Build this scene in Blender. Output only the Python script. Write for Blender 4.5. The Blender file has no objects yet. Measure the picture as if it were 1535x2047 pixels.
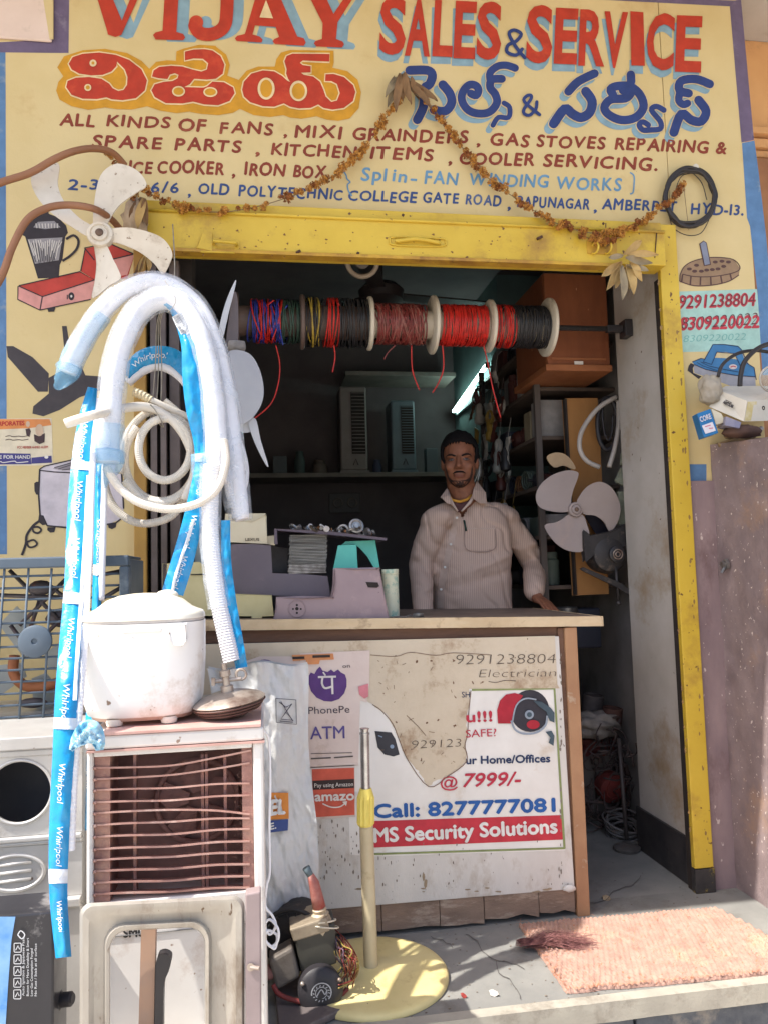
import bpy, math, random
from mathutils import Vector, Matrix, noise
from mathutils.geometry import tessellate_polygon
R_ = math.radians
rnd = random.Random(7)
SC = bpy.context.scene
COL = SC.collection

# ---------------------------------------------------------------- camera
W0, H0, FPX = 1535.0, 2047.0, 1540.0
CAM = Vector((0.0, -2.65, 1.16))
YAW, PITCH, ROLL = R_(8.8), R_(4.5), R_(1.6)
FW = Vector((math.sin(YAW)*math.cos(PITCH), math.cos(YAW)*math.cos(PITCH), math.sin(PITCH)))
R0 = FW.cross(Vector((0, 0, 1))).normalized()
U0 = R0.cross(FW).normalized()
RT = R0*math.cos(ROLL) - U0*math.sin(ROLL)
UP = U0*math.cos(ROLL) + R0*math.sin(ROLL)
cam_d = bpy.data.cameras.new('camera')
cam = bpy.data.objects.new('camera', cam_d); COL.objects.link(cam)
m3 = Matrix((RT, UP, -FW)).transposed()
cam.matrix_world = Matrix.Translation(CAM) @ m3.to_4x4()
cam_d.sensor_fit = 'VERTICAL'; cam_d.sensor_height = 36.0; cam_d.lens = 36.0*FPX/H0
cam_d.clip_start = 0.05; cam_d.clip_end = 400
SC.camera = cam

# ---------------------------------------------------------------- daylight
SUN = Vector((-0.62, -0.18, 1.0)).normalized()
wd = bpy.data.worlds.new('World'); SC.world = wd; wd.use_nodes = True
nt = wd.node_tree; bg = nt.nodes['Background']
sky = nt.nodes.new('ShaderNodeTexSky'); sky.sky_type = 'NISHITA'; sky.sun_disc = False
sky.sun_elevation = math.asin(SUN.z); sky.sun_rotation = math.atan2(SUN.x, SUN.y)
sky.dust_density = 3.0; sky.air_density = 1.0
nt.links.new(sky.outputs[0], bg.inputs[0]); bg.inputs[1].default_value = 0.15
sd = bpy.data.lights.new('sun', 'SUN'); sd.energy = 3.6; sd.angle = R_(0.5); sd.color = (1.0, 0.965, 0.90)
so = bpy.data.objects.new('sun', sd); COL.objects.link(so)
so.rotation_euler = SUN.to_track_quat('Z', 'Y').to_euler(); so.location = (0, 0, 12)
SC.view_settings.view_transform = 'Standard'; SC.view_settings.look = 'None'
SC.view_settings.gamma = 1.0; SC.view_settings.use_curve_mapping = False
SC.view_settings.exposure = 1.14
SC.render.engine = 'CYCLES'
SC.cycles.max_bounces = 10; SC.cycles.diffuse_bounces = 6; SC.cycles.transparent_max_bounces = 16
SC.cycles.sample_clamp_indirect = 6.0

# ---------------------------------------------------------------- photo pixel -> point on a real plane
def ray(px, py): return FW*FPX + RT*(px - W0/2) - UP*(py - H0/2)
def P(px, py, Y=0.0):
    d = ray(px, py); return CAM + d*((Y - CAM.y)/d.y)
def G(px, py, z=0.0):
    d = ray(px, py); return CAM + d*((z - CAM.z)/d.z)
def PX(px, py, X):
    d = ray(px, py); return CAM + d*((X - CAM.x)/d.x)
def onY(Y): return lambda x, y: P(x, y, Y)

# ---------------------------------------------------------------- colours and materials
def lin(c):
    return tuple(((v/255.0)/12.92 if v/255.0 <= 0.04045 else ((v/255.0 + 0.055)/1.055)**2.4) for v in c) + (1.0,)
MATS = {}
def M(name, c1, c2=None, scale=6.0, rough=0.65, bump=0.0, bscale=60.0, metal=0.0, dirt=None, dscale=3.0, dlev=0.62,
      spots=None, sscale=40.0, slev=0.7, emit=None, estr=0.0, alpha=1.0, trans=0.0, coat=0.0, stretch=None, spec=0.4, thin=False):
    """procedural surface: two tones mixed by noise, larger dirt patches, small specks, fine relief"""
    if name in MATS: return MATS[name]
    m = bpy.data.materials.new(name); m.use_nodes = True; t = m.node_tree; N = t.nodes; L = t.links
    b = N['Principled BSDF']; tc = N.new('ShaderNodeTexCoord'); src = tc.outputs['Object']
    if stretch:
        mp = N.new('ShaderNodeMapping'); mp.inputs['Scale'].default_value = stretch
        L.new(src, mp.inputs[0]); src = mp.outputs[0]
    def nz(sc, det=5.0, ro=0.6):
        n = N.new('ShaderNodeTexNoise'); n.inputs['Scale'].default_value = sc
        n.inputs['Detail'].default_value = det; n.inputs['Roughness'].default_value = ro
        L.new(src, n.inputs['Vector']); return n.outputs[0]
    def ramp(f, lo, hi):
        r = N.new('ShaderNodeMapRange'); r.inputs[1].default_value = lo; r.inputs[2].default_value = hi
        L.new(f, r.inputs[0]); return r.outputs[0]
    def mix(f, a, bb):
        x = N.new('ShaderNodeMix'); x.data_type = 'RGBA'
        L.new(f, x.inputs[0])
        if isinstance(a, tuple): x.inputs[6].default_value = a
        else: L.new(a, x.inputs[6])
        x.inputs[7].default_value = bb; return x.outputs[2]
    col = lin(c1)
    if c2 is not None: col = mix(ramp(nz(scale), 0.32, 0.68), col, lin(c2))
    if dirt is not None: col = mix(ramp(nz(dscale, 7, 0.7), dlev - 0.05, dlev + 0.12), col, lin(dirt))
    if spots is not None: col = mix(ramp(nz(sscale, 2, 0.5), slev - 0.01, slev + 0.03), col, lin(spots))
    if isinstance(col, tuple): b.inputs['Base Color'].default_value = col
    else: L.new(col, b.inputs['Base Color'])
    b.inputs['Roughness'].default_value = rough; b.inputs['Metallic'].default_value = metal
    b.inputs['Specular IOR Level'].default_value = spec
    if rough > 0.15 and c2 is not None:
        mr = N.new('ShaderNodeMapRange'); mr.inputs[3].default_value = max(0.05, rough - 0.12); mr.inputs[4].default_value = min(1, rough + 0.15)
        L.new(nz(scale*2.3), mr.inputs[0]); L.new(mr.outputs[0], b.inputs['Roughness'])
    if coat: b.inputs['Coat Weight'].default_value = coat; b.inputs['Coat Roughness'].default_value = 0.15
    if trans: b.inputs['Transmission Weight'].default_value = trans
    if alpha < 1: b.inputs['Alpha'].default_value = alpha
    if emit is not None:
        b.inputs['Emission Color'].default_value = lin(emit); b.inputs['Emission Strength'].default_value = estr
    if bump:
        bp = N.new('ShaderNodeBump'); bp.inputs['Strength'].default_value = bump; bp.inputs['Distance'].default_value = 0.004
        L.new(nz(bscale, 6, 0.65), bp.inputs['Height']); L.new(bp.outputs[0], b.inputs['Normal'])
    MATS[name] = m; return m
def paint(c, name=None, dirt=None): 
    return M(name or 'paint_%d_%d_%d' % c, c, tuple(min(255, int(v*0.88)) for v in c), scale=18, rough=0.7, bump=0.12, bscale=120, dirt=dirt, dscale=5)

# ---------------------------------------------------------------- objects
ORG = {}
def tag(o, label=None, cat=None, group=None, kind=None):
    if label: o['label'] = label
    if cat: o['category'] = cat
    if group: o['group'] = group
    if kind: o['kind'] = kind
    return o
def thing(name, base, label, cat, group=None, kind=None):
    o = bpy.data.objects.new(name, None); COL.objects.link(o); o.location = base; o.empty_display_size = 0.05
    ORG[o.name] = Vector(base)
    return tag(o, label, cat, group, kind)
class MB:
    def __init__(s): s.v = []; s.f = []; s.mi = []; s.cur = 0
    def add(s, vs, fs):
        n = len(s.v); s.v += [Vector(v) for v in vs]; s.f += [tuple(i + n for i in f) for f in fs]; s.mi += [s.cur]*len(fs); return s
    def box(s, a, b, rot=None, piv=None):
        x0, y0, z0 = [min(a[i], b[i]) for i in range(3)]; x1, y1, z1 = [max(a[i], b[i]) for i in range(3)]
        vs = [Vector(p) for p in ((x0,y0,z0),(x1,y0,z0),(x1,y1,z0),(x0,y1,z0),(x0,y0,z1),(x1,y0,z1),(x1,y1,z1),(x0,y1,z1))]
        if rot is not None:
            c = Vector(piv) if piv is not None else sum(vs, Vector())/8
            vs = [c + rot @ (v - c) for v in vs]
        return s.add(vs, [(3,2,1,0),(4,5,6,7),(0,1,5,4),(1,2,6,5),(2,3,7,6),(3,0,4,7)])
    def hexa(s, q, d):
        """four corners (front) + offset vector to the back"""
        q = [Vector(p) for p in q]; d = Vector(d); n = len(q)
        return s.add(q + [p + d for p in q], [tuple(range(n-1, -1, -1)), tuple(range(n, 2*n))] + [(i, (i+1) % n, (i+1) % n + n, i + n) for i in range(n)])
    def prism(s, pts, d):
        pts = [Vector(p) for p in pts]; d = Vector(d); n = len(pts)
        tris = tessellate_polygon([pts])
        s.add(pts + [p + d for p in pts], [tuple(t) for t in tris] + [tuple(i + n for i in reversed(t)) for t in tris] + [(i, (i+1) % n, (i+1) % n + n, i + n) for i in range(n)])
        return s
    def poly(s, pts):
        pts = [Vector(p) for p in pts]
        return s.add(pts, [tuple(t) for t in tessellate_polygon([pts])])
    def tube(s, path, r, n=8, closed=False, cap=True):
        path = [Vector(p) for p in path]; m = len(path)
        rr = r if isinstance(r, (list, tuple)) else [r]*m
        vs = []; prev = None
        for i, p in enumerate(path):
            a = path[(i-1) % m] if (closed or i > 0) else p
            b = path[(i+1) % m] if (closed or i < m-1) else p
            t = (b - a)
            t = t.normalized() if t.length > 1e-9 else Vector((0, 0, 1))
            if prev is None:
                u = t.orthogonal().normalized()
            else:
                u = (prev - t*prev.dot(t)); u = u.normalized() if u.length > 1e-6 else t.orthogonal().normalized()
            prev = u; w = t.cross(u)
            for k in range(n):
                an = 2*math.pi*k/n; vs.append(p + (u*math.cos(an) + w*math.sin(an))*rr[i])
        fs = []
        for i in range(m if closed else m-1):
            j = (i+1) % m
            for k in range(n):
                fs.append((i*n+k, i*n+(k+1) % n, j*n+(k+1) % n, j*n+k))
        if cap and not closed:
            fs.append(tuple(range(n-1, -1, -1))); fs.append(tuple((m-1)*n+k for k in range(n)))
        return s.add(vs, fs)
    def lathe(s, prof, c, axis=(0, 0, 1), n=24, cap=True, sx=1.0, sy=1.0, pw=None):
        """prof: (radius, height) along axis"""
        ax = Vector(axis).normalized(); u = ax.orthogonal().normalized()
        if abs(ax.z) > 0.9: u = Vector((1, 0, 0)) - ax*ax.x; u.normalize()
        w = ax.cross(u); c = Vector(c); vs = []
        for r, h in prof:
            for k in range(n):
                an = 2*math.pi*k/n; ca, sa = math.cos(an), math.sin(an)
                if pw: q = (abs(ca)**pw + abs(sa)**pw)**(-1.0/pw); ca *= q; sa *= q
                vs.append(c + ax*h + (u*ca*sx + w*sa*sy)*r)
        m = len(prof); fs = []
        for i in range(m-1):
            for k in range(n): fs.append((i*n+k, i*n+(k+1) % n, (i+1)*n+(k+1) % n, (i+1)*n+k))
        if cap: fs.append(tuple(range(n-1, -1, -1))); fs.append(tuple((m-1)*n+k for k in range(n)))
        return s.add(vs, fs)
    def ring(s, c, axis, R, r, n=24, k=8, a0=0, a1=None):
        ax = Vector(axis).normalized(); u = ax.orthogonal().normalized(); w = ax.cross(u); c = Vector(c)
        if a1 is None: return s.tube([c + (u*math.cos(2*math.pi*i/n) + w*math.sin(2*math.pi*i/n))*R for i in range(n)], r, k, closed=True)
        return s.tube([c + (u*math.cos(a0+(a1-a0)*i/n) + w*math.sin(a0+(a1-a0)*i/n))*R for i in range(n+1)], r, k)
    def grid(s, fn, nu, nv):
        vs = [fn(i/nu, j/nv) for j in range(nv+1) for i in range(nu+1)]
        return s.add(vs, [(j*(nu+1)+i, j*(nu+1)+i+1, (j+1)*(nu+1)+i+1, (j+1)*(nu+1)+i) for j in range(nv) for i in range(nu)])
    def blob(s, c, r, sub=2, amp=0.0, fr=3.0, sc=(1, 1, 1), seed=0):
        import bmesh
        bm = bmesh.new(); bmesh.ops.create_icosphere(bm, subdivisions=sub, radius=1.0)
        c = Vector(c); vs = []
        for v in bm.verts:
            k = 1 + amp*noise.noise(v.co*fr + Vector((seed*7.3, seed*1.7, 0)))
            vs.append(c + Vector((v.co.x*sc[0], v.co.y*sc[1], v.co.z*sc[2]))*r*k)
        fs = [tuple(v.index for v in f.verts) for f in bm.faces]; bm.free()
        return s.add(vs, fs)
    def build(s, name, mat, parent=None, smooth=False, bevel=0.0, org=None, seg=2, subsurf=0, angle=None):
        if parent is not None: o0 = ORG[parent.name]
        elif org is not None: o0 = Vector(org)
        else:
            xs = [v.x for v in s.v]; ys = [v.y for v in s.v]; zs = [v.z for v in s.v]
            o0 = Vector(((min(xs)+max(xs))/2, (min(ys)+max(ys))/2, min(zs)))
        me = bpy.data.meshes.new(name)
        me.from_pydata([v - o0 for v in s.v], [], s.f)
        for mm in (mat if isinstance(mat, (list, tuple)) else [mat]): me.materials.append(mm)
        if isinstance(mat, (list, tuple)): me.polygons.foreach_set('material_index', s.mi)
        me.validate(); me.update()
        if smooth:
            me.polygons.foreach_set('use_smooth', [True]*len(me.polygons))
            if angle: me.set_sharp_from_angle(angle=R_(angle))
        o = bpy.data.objects.new(name, me); COL.objects.link(o)
        if parent is not None: o.parent = parent
        else: o.location = o0
        ORG[o.name] = o0
        if bevel:
            b = o.modifiers.new('bevel', 'BEVEL'); b.width = bevel; b.segments = seg; b.limit_method = 'ANGLE'; b.angle_limit = R_(35)
        if subsurf:
            b = o.modifiers.new('sub', 'SUBSURF'); b.levels = subsurf; b.render_levels = subsurf
        return o
def copy_of(o, loc, parent=None, rot=None, scale=None):
    c = o.copy(); COL.objects.link(c); c.parent = parent; c.location = loc
    if rot is not None: c.rotation_euler = rot
    if scale is not None: c.scale = scale
    return c

# ---------------------------------------------------------------- curves
def smooth(pts, n=6, closed=False):
    """Catmull-Rom through tuples of any length"""
    m = len(pts); out = []
    rng = range(m if closed else m-1)
    for i in rng:
        if closed: a, b, c, d = pts[(i-1) % m], pts[i], pts[(i+1) % m], pts[(i+2) % m]
        else: a, b, c, d = pts[max(i-1, 0)], pts[i], pts[i+1], pts[min(i+2, m-1)]
        for k in range(n):
            t = k/n
            out.append(tuple(0.5*((2*b[j]) + (-a[j]+c[j])*t + (2*a[j]-5*b[j]+4*c[j]-d[j])*t*t + (-a[j]+3*b[j]-3*c[j]+d[j])*t**3) for j in range(len(b))))
    if not closed: out.append(tuple(pts[-1]))
    return out
def path3(pts, n=6, closed=False):
    """pts: (px, py, Y) -> smoothed world polyline"""
    return [P(*q) for q in smooth(pts, n, closed)]

# ---------------------------------------------------------------- flat painting and printing on real surfaces
class Paint:
    """flat paint laid on a surface; pm maps photo coordinates to that surface; each stroke sits a hair above the last"""
    def __init__(s, base, nrm=(0, -1, 0), off=0.0015, step=0.00025):
        s.base = base; s.n = Vector(nrm); s.off = off; s.step = step; s.k = 0; s.mb = MB()
    def _p(s, x, y): return s.base(x, y) + s.n*(s.off + s.step*(s.k % 24))
    def poly(s, pts, sm=0):
        if sm: pts = smooth(pts, sm, True)
        s.mb.poly([s._p(*q[:2]) for q in pts]); s.k += 1; return s
    def ell(s, cx, cy, rx, ry=None, n=28): 
        ry = rx if ry is None else ry
        return s.poly([(cx+rx*math.cos(2*math.pi*i/n), cy+ry*math.sin(2*math.pi*i/n)) for i in range(n)])
    def line(s, pts, w, sm=4, closed=False, caps=True):
        q = smooth(pts, sm, closed) if sm and len(pts) > 2 else list(pts)
        m = len(q); L = []; Rr = []
        for i in range(m):
            a = q[i-1] if (i > 0 or closed) else q[i]; b = q[(i+1) % m] if (i < m-1 or closed) else q[i]
            dx, dy = b[0]-a[0], b[1]-a[1]; l = math.hypot(dx, dy) or 1
            ww = (w if not isinstance(w, (list, tuple)) else w[0] + (w[1]-w[0])*i/max(1, m-1))/2
            L.append((q[i][0]-dy/l*ww, q[i][1]+dx/l*ww)); Rr.append((q[i][0]+dy/l*ww, q[i][1]-dx/l*ww))
        vs = [s._p(*p)+s.n*(0.0004*i/m) for i, p in enumerate(L)] + [s._p(*p)+s.n*(0.0004*i/m) for i, p in enumerate(Rr)]
        fs = [(i, (i+1) % m, (i+1) % m + m, i + m) for i in range(m if closed else m-1)]
        s.mb.add(vs, fs); s.k += 1
        if caps and not closed and (w if not isinstance(w, (list, tuple)) else w[0]) > 5:
            for e, ww in ((q[0], w if not isinstance(w, (list, tuple)) else w[0]), (q[-1], w if not isinstance(w, (list, tuple)) else w[1])):
                s.ell(e[0], e[1], ww/2, n=12)
        return s
    def text(s, body, p0, p1, h, bold=0.0, shear=0.0, jit=0.0, fat=0.0, hard=False):
        if not hard: fat = fat or max(0.0, bold)*h*1.0; bold = min(bold, 0.0)
        g = glyphs(body, bold, shear); vs, fs, x0, x1 = g
        dx, dy = p1[0]-p0[0], p1[1]-p0[1]; l = math.hypot(dx, dy)
        ux, uy = (dy/l, -dx/l)   # up across the baseline, in the picture
        for (sx, sy) in (((0, 0), (fat, 0), (-fat, 0), (0, fat), (0, -fat)) if fat else ((0, 0),)):
            out = []
            for (x, y) in vs:
                u = (x-x0)/(x1-x0)
                jy = jit*math.sin(u*37.0+h) if jit else 0
                out.append(s._p(p0[0]+dx*u+ux*(y*h+jy)+sx, p0[1]+dy*u+uy*(y*h+jy)+sy))
            s.mb.add(out, fs); s.k += 1
        return s
    def done(s, name, mat, parent, **k):
        # turn faces toward the normal side
        for i, f in enumerate(s.mb.f):
            a, b, c = [s.mb.v[j] for j in f[:3]]
            if (b-a).cross(c-a).dot(s.n) < 0: s.mb.f[i] = tuple(reversed(f))
        return s.mb.build(name, mat, parent, **k)
_gc = {}
def glyphs(body, bold=0.0, shear=0.0):
    """outline of a word as flat triangles; unit = capital height"""
    key = (body, bold, shear)
    if key in _gc: return _gc[key]
    cu = bpy.data.curves.new('t', 'FONT'); cu.body = body; cu.size = 1.0; cu.resolution_u = 3
    cu.offset = bold; cu.shear = shear; cu.fill_mode = 'FRONT'
    ob = bpy.data.objects.new('t', cu); COL.objects.link(ob)
    dg = bpy.context.evaluated_depsgraph_get()
    me = bpy.data.meshes.new_from_object(ob.evaluated_get(dg))
    vs = [(v.co.x/0.73, v.co.y/0.73) for v in me.vertices]; fs = [tuple(p.vertices) for p in me.polygons]
    bpy.data.objects.remove(ob); bpy.data.curves.remove(cu); bpy.data.meshes.remove(me)
    if not vs: vs = [(0, 0), (1, 0), (1, 1)]; fs = []
    r = (vs, fs, min(v[0] for v in vs), max(v[0] for v in vs)); _gc[key] = r; return r
# ================================================================ setting
XL, XR, ZL, ZT = -0.392, 1.48, 2.25, 2.44     # door opening and top of the shutter box
wall_m = M('cream_wall_paint', (210, 189, 140), (198, 175, 122), scale=2.2, rough=0.75, bump=0.25, bscale=45, dirt=(188, 158, 108), dscale=2.6, dlev=0.63, spots=(120, 90, 60), sscale=55, slev=0.79)
conc_m = M('grey_cement', (138, 136, 130), (118, 117, 113), scale=5, rough=0.85, bump=0.3, bscale=70, dirt=(104, 98, 90), dscale=4, dlev=0.6, spots=(90, 80, 70), sscale=60, slev=0.72)
pale_m = M('pale_cement', (172, 166, 152), (150, 144, 132), scale=7, rough=0.85, bump=0.3, bscale=90, dirt=(120, 110, 98), dscale=6, dlev=0.6)
plaster_m = M('old_white_plaster', (188, 181, 174), (168, 160, 150), scale=3, rough=0.8, bump=0.25, bscale=40, dirt=(150, 128, 100), dscale=2.2, dlev=0.58, spots=(110, 92, 76), sscale=30, slev=0.74)
mauve_m = M('mauve_cement_paint', (148, 126, 124), (124, 104, 106), scale=7, rough=0.85, bump=0.5, bscale=60, dirt=(110, 86, 84), dscale=6, dlev=0.58, spots=(196, 178, 168), sscale=60, slev=0.70, stretch=(1, 1, 0.5))
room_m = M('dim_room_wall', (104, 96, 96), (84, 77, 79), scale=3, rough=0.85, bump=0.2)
tube_tint_m = M('tube_tinted_wall', (108, 132, 130), (88, 108, 110), scale=3, rough=0.8, bump=0.2)  # the tube's teal glow is put into this wall's base colour
yel_m = M('yellow_gloss_paint', (208, 176, 62), (194, 160, 50), scale=4, rough=0.42, bump=0.18, bscale=60, dirt=(160, 124, 52), dscale=3.6, dlev=0.59, spots=(104, 72, 40), sscale=44, slev=0.71)
blk_m = M('black_stone', (40, 38, 40), (62, 58, 58), scale=12, rough=0.4, dirt=(90, 82, 74), dscale=9)
dark_m = M('dark_gap', (38, 32, 30), (52, 44, 40), scale=12, rough=0.8)

ground_m = M('street_dust', (196, 188, 176), (178, 170, 156), scale=1.5, rough=0.95, bump=0.5, bscale=40, dirt=(150, 136, 118), dscale=0.7)
mb = MB(); mb.box((-40, -60, -0.62), (40, -0.62, -0.42)); tag(mb.build('ground', ground_m, org=(0, 0, -0.42)), kind='structure')
mb = MB(); mb.box((-40, -0.62, -0.62), (40, 12, -0.5)); tag(mb.build('terrain', ground_m, org=(0, 5, -0.5)), kind='structure')
# raised platform and room floor
def slab_top(u, v):
    x = -3 + 6.5*u; y = -0.60 + 0.6*v
    return Vector((x, y, 0.0 + 0.0015*noise.noise(Vector((x*3, y*3, 0)))))
mb = MB(); mb.box((-3, -0.575, -0.49), (3.5, 0.0, -0.002)); mb.grid(slab_top, 130, 14)
tag(mb.build('platform', conc_m, smooth=False, org=(0, -0.3, -0.42)), kind='structure')
mb = MB(); mb.box((-0.6, 0.001, -0.3), (1.9, 3.2, -0.001)); tag(mb.build('shop_floor', conc_m, org=(0.6, 1.5, 0)), kind='structure')
# stone lip and dark stone riser, each slab its own piece
plat_base = thing('platform_edge', (0.5, -0.6, -0.42), 'pale cement lip over dark stone slabs along the front of the shop step', 'step edge')
mb = MB()
N_ = 60
for i in range(N_):
    x0 = -3 + 6.5*i/N_; x1 = -3 + 6.5*(i+1)/N_
    j = 0.004*noise.noise(Vector((i*0.9, 2, 0)))
    mb.hexa([(x0, -0.612+j, -0.047), (x1, -0.612+0.004*noise.noise(Vector(((i+1)*0.9, 2, 0))), -0.047), (x1, -0.612, 0.004), (x0, -0.612, 0.004)], (0, 0.037, 0))
mb.build('cement_lip', pale_m, plat_base)
xx = -3.0; k = 0
while xx < 3.4:
    w = 0.38 + 0.2*rnd.random(); mb = MB(); mb.box((xx+0.004, -0.600, -0.43), (xx+w-0.004, -0.577, -0.050))
    mb.build('stone_slab', M('dark_riser_stone', (66, 70, 78), (98, 100, 104), scale=14, rough=0.6, bump=0.4, dirt=(150, 140, 126), dscale=5, dlev=0.6), plat_base, bevel=0.004); xx += w

# ---------------------------------------------------------------- shop building
shop = thing('shop_building', (0.5, 0.0, 0.0), 'cream painted shop front with hand painted repair shop sign above its open doorway', 'shop')
ZTOP = 3.42
mb = MB()
mb.box((-3.0, 0.0, -0.40), (XL, 0.22, ZTOP)); mb.box((XL, 0.0, ZT), (1.55, 0.22, ZTOP)); mb.box((1.553, 0.0, 0.0), (1.885, 0.22, ZTOP))
mb.build('front_wall', wall_m, shop)
mb = MB(); mb.box((-5.2, -0.736, ZTOP), (3.6, 3.2, ZTOP+0.14)); mb.build('canopy_slab', plaster_m, shop)
mb = MB(); mb.box((-3.0, -0.012, P(60, 84, 0).z), (P(106, 60, 0).x, -0.001, ZTOP-0.002)); mb.build('beam', M('pink_plaster', (222, 200, 186), (206, 182, 166), scale=3, rough=0.8, bump=0.2, dirt=(170, 150, 130), dscale=4), shop, bevel=0.006)
# room
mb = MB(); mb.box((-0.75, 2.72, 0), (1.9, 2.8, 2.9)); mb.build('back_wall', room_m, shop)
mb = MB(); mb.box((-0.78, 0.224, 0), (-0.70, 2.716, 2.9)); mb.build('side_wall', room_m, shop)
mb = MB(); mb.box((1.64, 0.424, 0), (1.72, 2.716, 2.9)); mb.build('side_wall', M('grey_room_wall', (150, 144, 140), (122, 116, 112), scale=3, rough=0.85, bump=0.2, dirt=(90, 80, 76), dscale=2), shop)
mb = MB(); mb.box((1.37, 1.62, 1.2), (1.638, 2.716, 2.897)); mb.build('side_wall', tube_tint_m, shop)
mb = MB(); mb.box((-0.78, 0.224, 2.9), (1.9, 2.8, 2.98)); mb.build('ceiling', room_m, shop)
# right reveal
mb = MB(); mb.box((1.505, 0.03, 0.0), (1.8, 0.42, 2.9)); mb.build('door_pillar', plaster_m, shop, bevel=0.006)
mb = MB(); mb.box((1.494, 0.032, 0.0), (1.504, 0.432, 0.17)); mb.build('skirting', blk_m, shop)
mb = MB(); mb.box((1.483, -0.005, 0.0), (1.503, 0.028, 2.24)); mb.build('shutter_channel', dark_m, shop)
# yellow jambs and shutter box
mb = MB(); mb.box((1.480, -0.03, 0.085), (1.5525, -0.006, ZT+0.003)); mb.build('door_jamb', yel_m, shop, bevel=0.003)
mb = MB(); mb.box((1.479, -0.032, 0.0), (1.556, -0.004, 0.083)); o = mb.build('jamb_foot', M('chipped_black_foot', (40, 38, 40), (70, 64, 60), scale=14, dirt=(196, 168, 60), dscale=16, dlev=0.60, rough=0.5), shop, bevel=0.003)
mb = MB(); mb.box((-0.425, -0.03, 0.0), (-0.385, -0.003, ZT-0.003)); mb.build('door_jamb', M('brown_yellow_jamb', (168, 130, 62), (140, 104, 50), scale=5, rough=0.6, bump=0.2, dirt=(100, 74, 44), dscale=5), shop, bevel=0.003)
mb = MB(); mb.box((-0.372, -0.02, 0.0), (-0.352, 0.0, ZL)); mb.box((-0.340, -0.02, 0.0), (-0.322, 0.06, ZL)); mb.box((-0.312, 0.0, 0.0), (-0.280, 0.05, ZL)); mb.build('shutter_channel', M('grey_steel_channel', (112, 100, 96), (84, 74, 70), scale=8, rough=0.5, metal=0.3, dirt=(92, 76, 66), dscale=6), shop)
mb = MB(); mb.box((-0.385, 0.06, 0.0), (-0.24, 0.2, ZT-0.002)); mb.build('inner_post', dark_m, shop)
box_ = thing('shutter_box', (0.55, -0.05, ZL), 'yellow painted steel rolling shutter housing across the top of the doorway', 'shutter')
mb = MB(); mb.box((-0.385, -0.075, ZL+0.012), (1.479, 0.012, ZT-0.048)); mb.build('housing', yel_m, box_, bevel=0.004)
mb = MB(); mb.box((-0.395, -0.055, ZT-0.046), (1.479, 0.0, ZT-0.004)); mb.build('top_plate', yel_m, box_, bevel=0.003)
mb = MB(); mb.box((-0.385, -0.083, ZL), (1.30, -0.04, ZL+0.011)); mb.build('bottom_lip', M('worn_yellow_edge', (200, 158, 50), (150, 108, 46), scale=9, rough=0.5, dirt=(90, 62, 40), dscale=12), box_)
mb = MB(); mb.tube([(-0.385, -0.078, ZT-0.05), (1.479, -0.078, ZT-0.05)], 0.006, 8); mb.build('ridge', yel_m, box_, smooth=True)
def hasp(px0, py0, px1, py1):
    a, b = P(px0, py0, -0.082), P(px1, py1, -0.082); mb = MB()
    mb.tube([a, a+Vector((0, -0.018, 0)), b+Vector((0, -0.018, 0)), b], 0.006, 8)
    mb.box((a.x-0.008, -0.079, a.z-0.02), (a.x+0.008, -0.074, a.z+0.02)); mb.box((b.x-0.008, -0.079, b.z-0.02), (b.x+0.008, -0.074, b.z+0.02))
    mb.build('handle', yel_m, box_, smooth=True, angle=40)
hasp(428, 486, 474, 490)
mb = MB(); mb.prism([P(394, 498, -0.076), P(408, 466, -0.076), P(424, 466, -0.076), P(424, 502, -0.076)], (0, -0.008, 0)); mb.build('latch_plate', yel_m, box_, bevel=0.002)
mb = MB(); mb.tube([P(402, 503, -0.08), P(470, 505, -0.08)], 0.004, 6); mb.build('bolt', yel_m, box_, smooth=True)
mb = MB()
sl = [P(778+ (55 if k > 3 else 0)*0 + x, 484+y, -0.077) for k, (x, y) in enumerate([(0, 0)])]
mb.tube([P(x, y, -0.078) for x, y in smooth([(780, 480), (790, 474), (880, 477), (890, 484), (880, 492), (790, 490)], 5, True)], 0.003, 6, closed=True); mb.tube(smooth([tuple(P(790, 482, -0.085)), tuple(P(835, 478, -0.088)), tuple(P(880, 486, -0.085))], 5), 0.007, 8)
mb.build('handle', yel_m, box_, smooth=True)
for q in ((590, 507), (1072, 478)):
    a = P(q[0], q[1], -0.076); mb = MB(); mb.tube([a, a+Vector((0.018, -0.012, 0.006))], 0.005, 6); mb.build('bolt', M('rusty_bolt', (84, 56, 40), (60, 40, 32), scale=30), box_, smooth=True)
for q in ((805, 430), (1205, 447), (760, 514), (716, 506)):
    a = P(q[0], q[1], -0.078); mb = MB(); mb.blob(a, 0.006, 1, sc=(1, 0.4, 1)); mb.build('rivet', M('rusty_bolt', (84, 56, 40)), box_, smooth=True)
mb = MB(); mb.box(tuple(P(1172, 478, -0.079)), tuple(P(1232, 510, -0.074))); mb.build('lock_plate', M('worn_yellow_edge', (200, 158, 50)), box_, bevel=0.002)
a = P(1188, 496, -0.09); mb = MB(); mb.ring(a, (1, 0.3, 0), 0.02, 0.004, 16, 6); b = P(1214, 496, -0.09); mb.ring(b, (1, 0.3, 0), 0.02, 0.004, 16, 6); mb.build('lock_loop', yel_m, box_, smooth=True)
mb = MB()
for a, b in (((1210, 446), (1210, 476)), ((1240, 458), (1312, 462)), ((1312, 462), (1308, 515))): mb.tube([P(a[0], a[1], -0.078), P(b[0], b[1], -0.078)], 0.002, 5)
mb.build('seam', M('rusty_bolt', (84, 56, 40)), box_)

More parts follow.
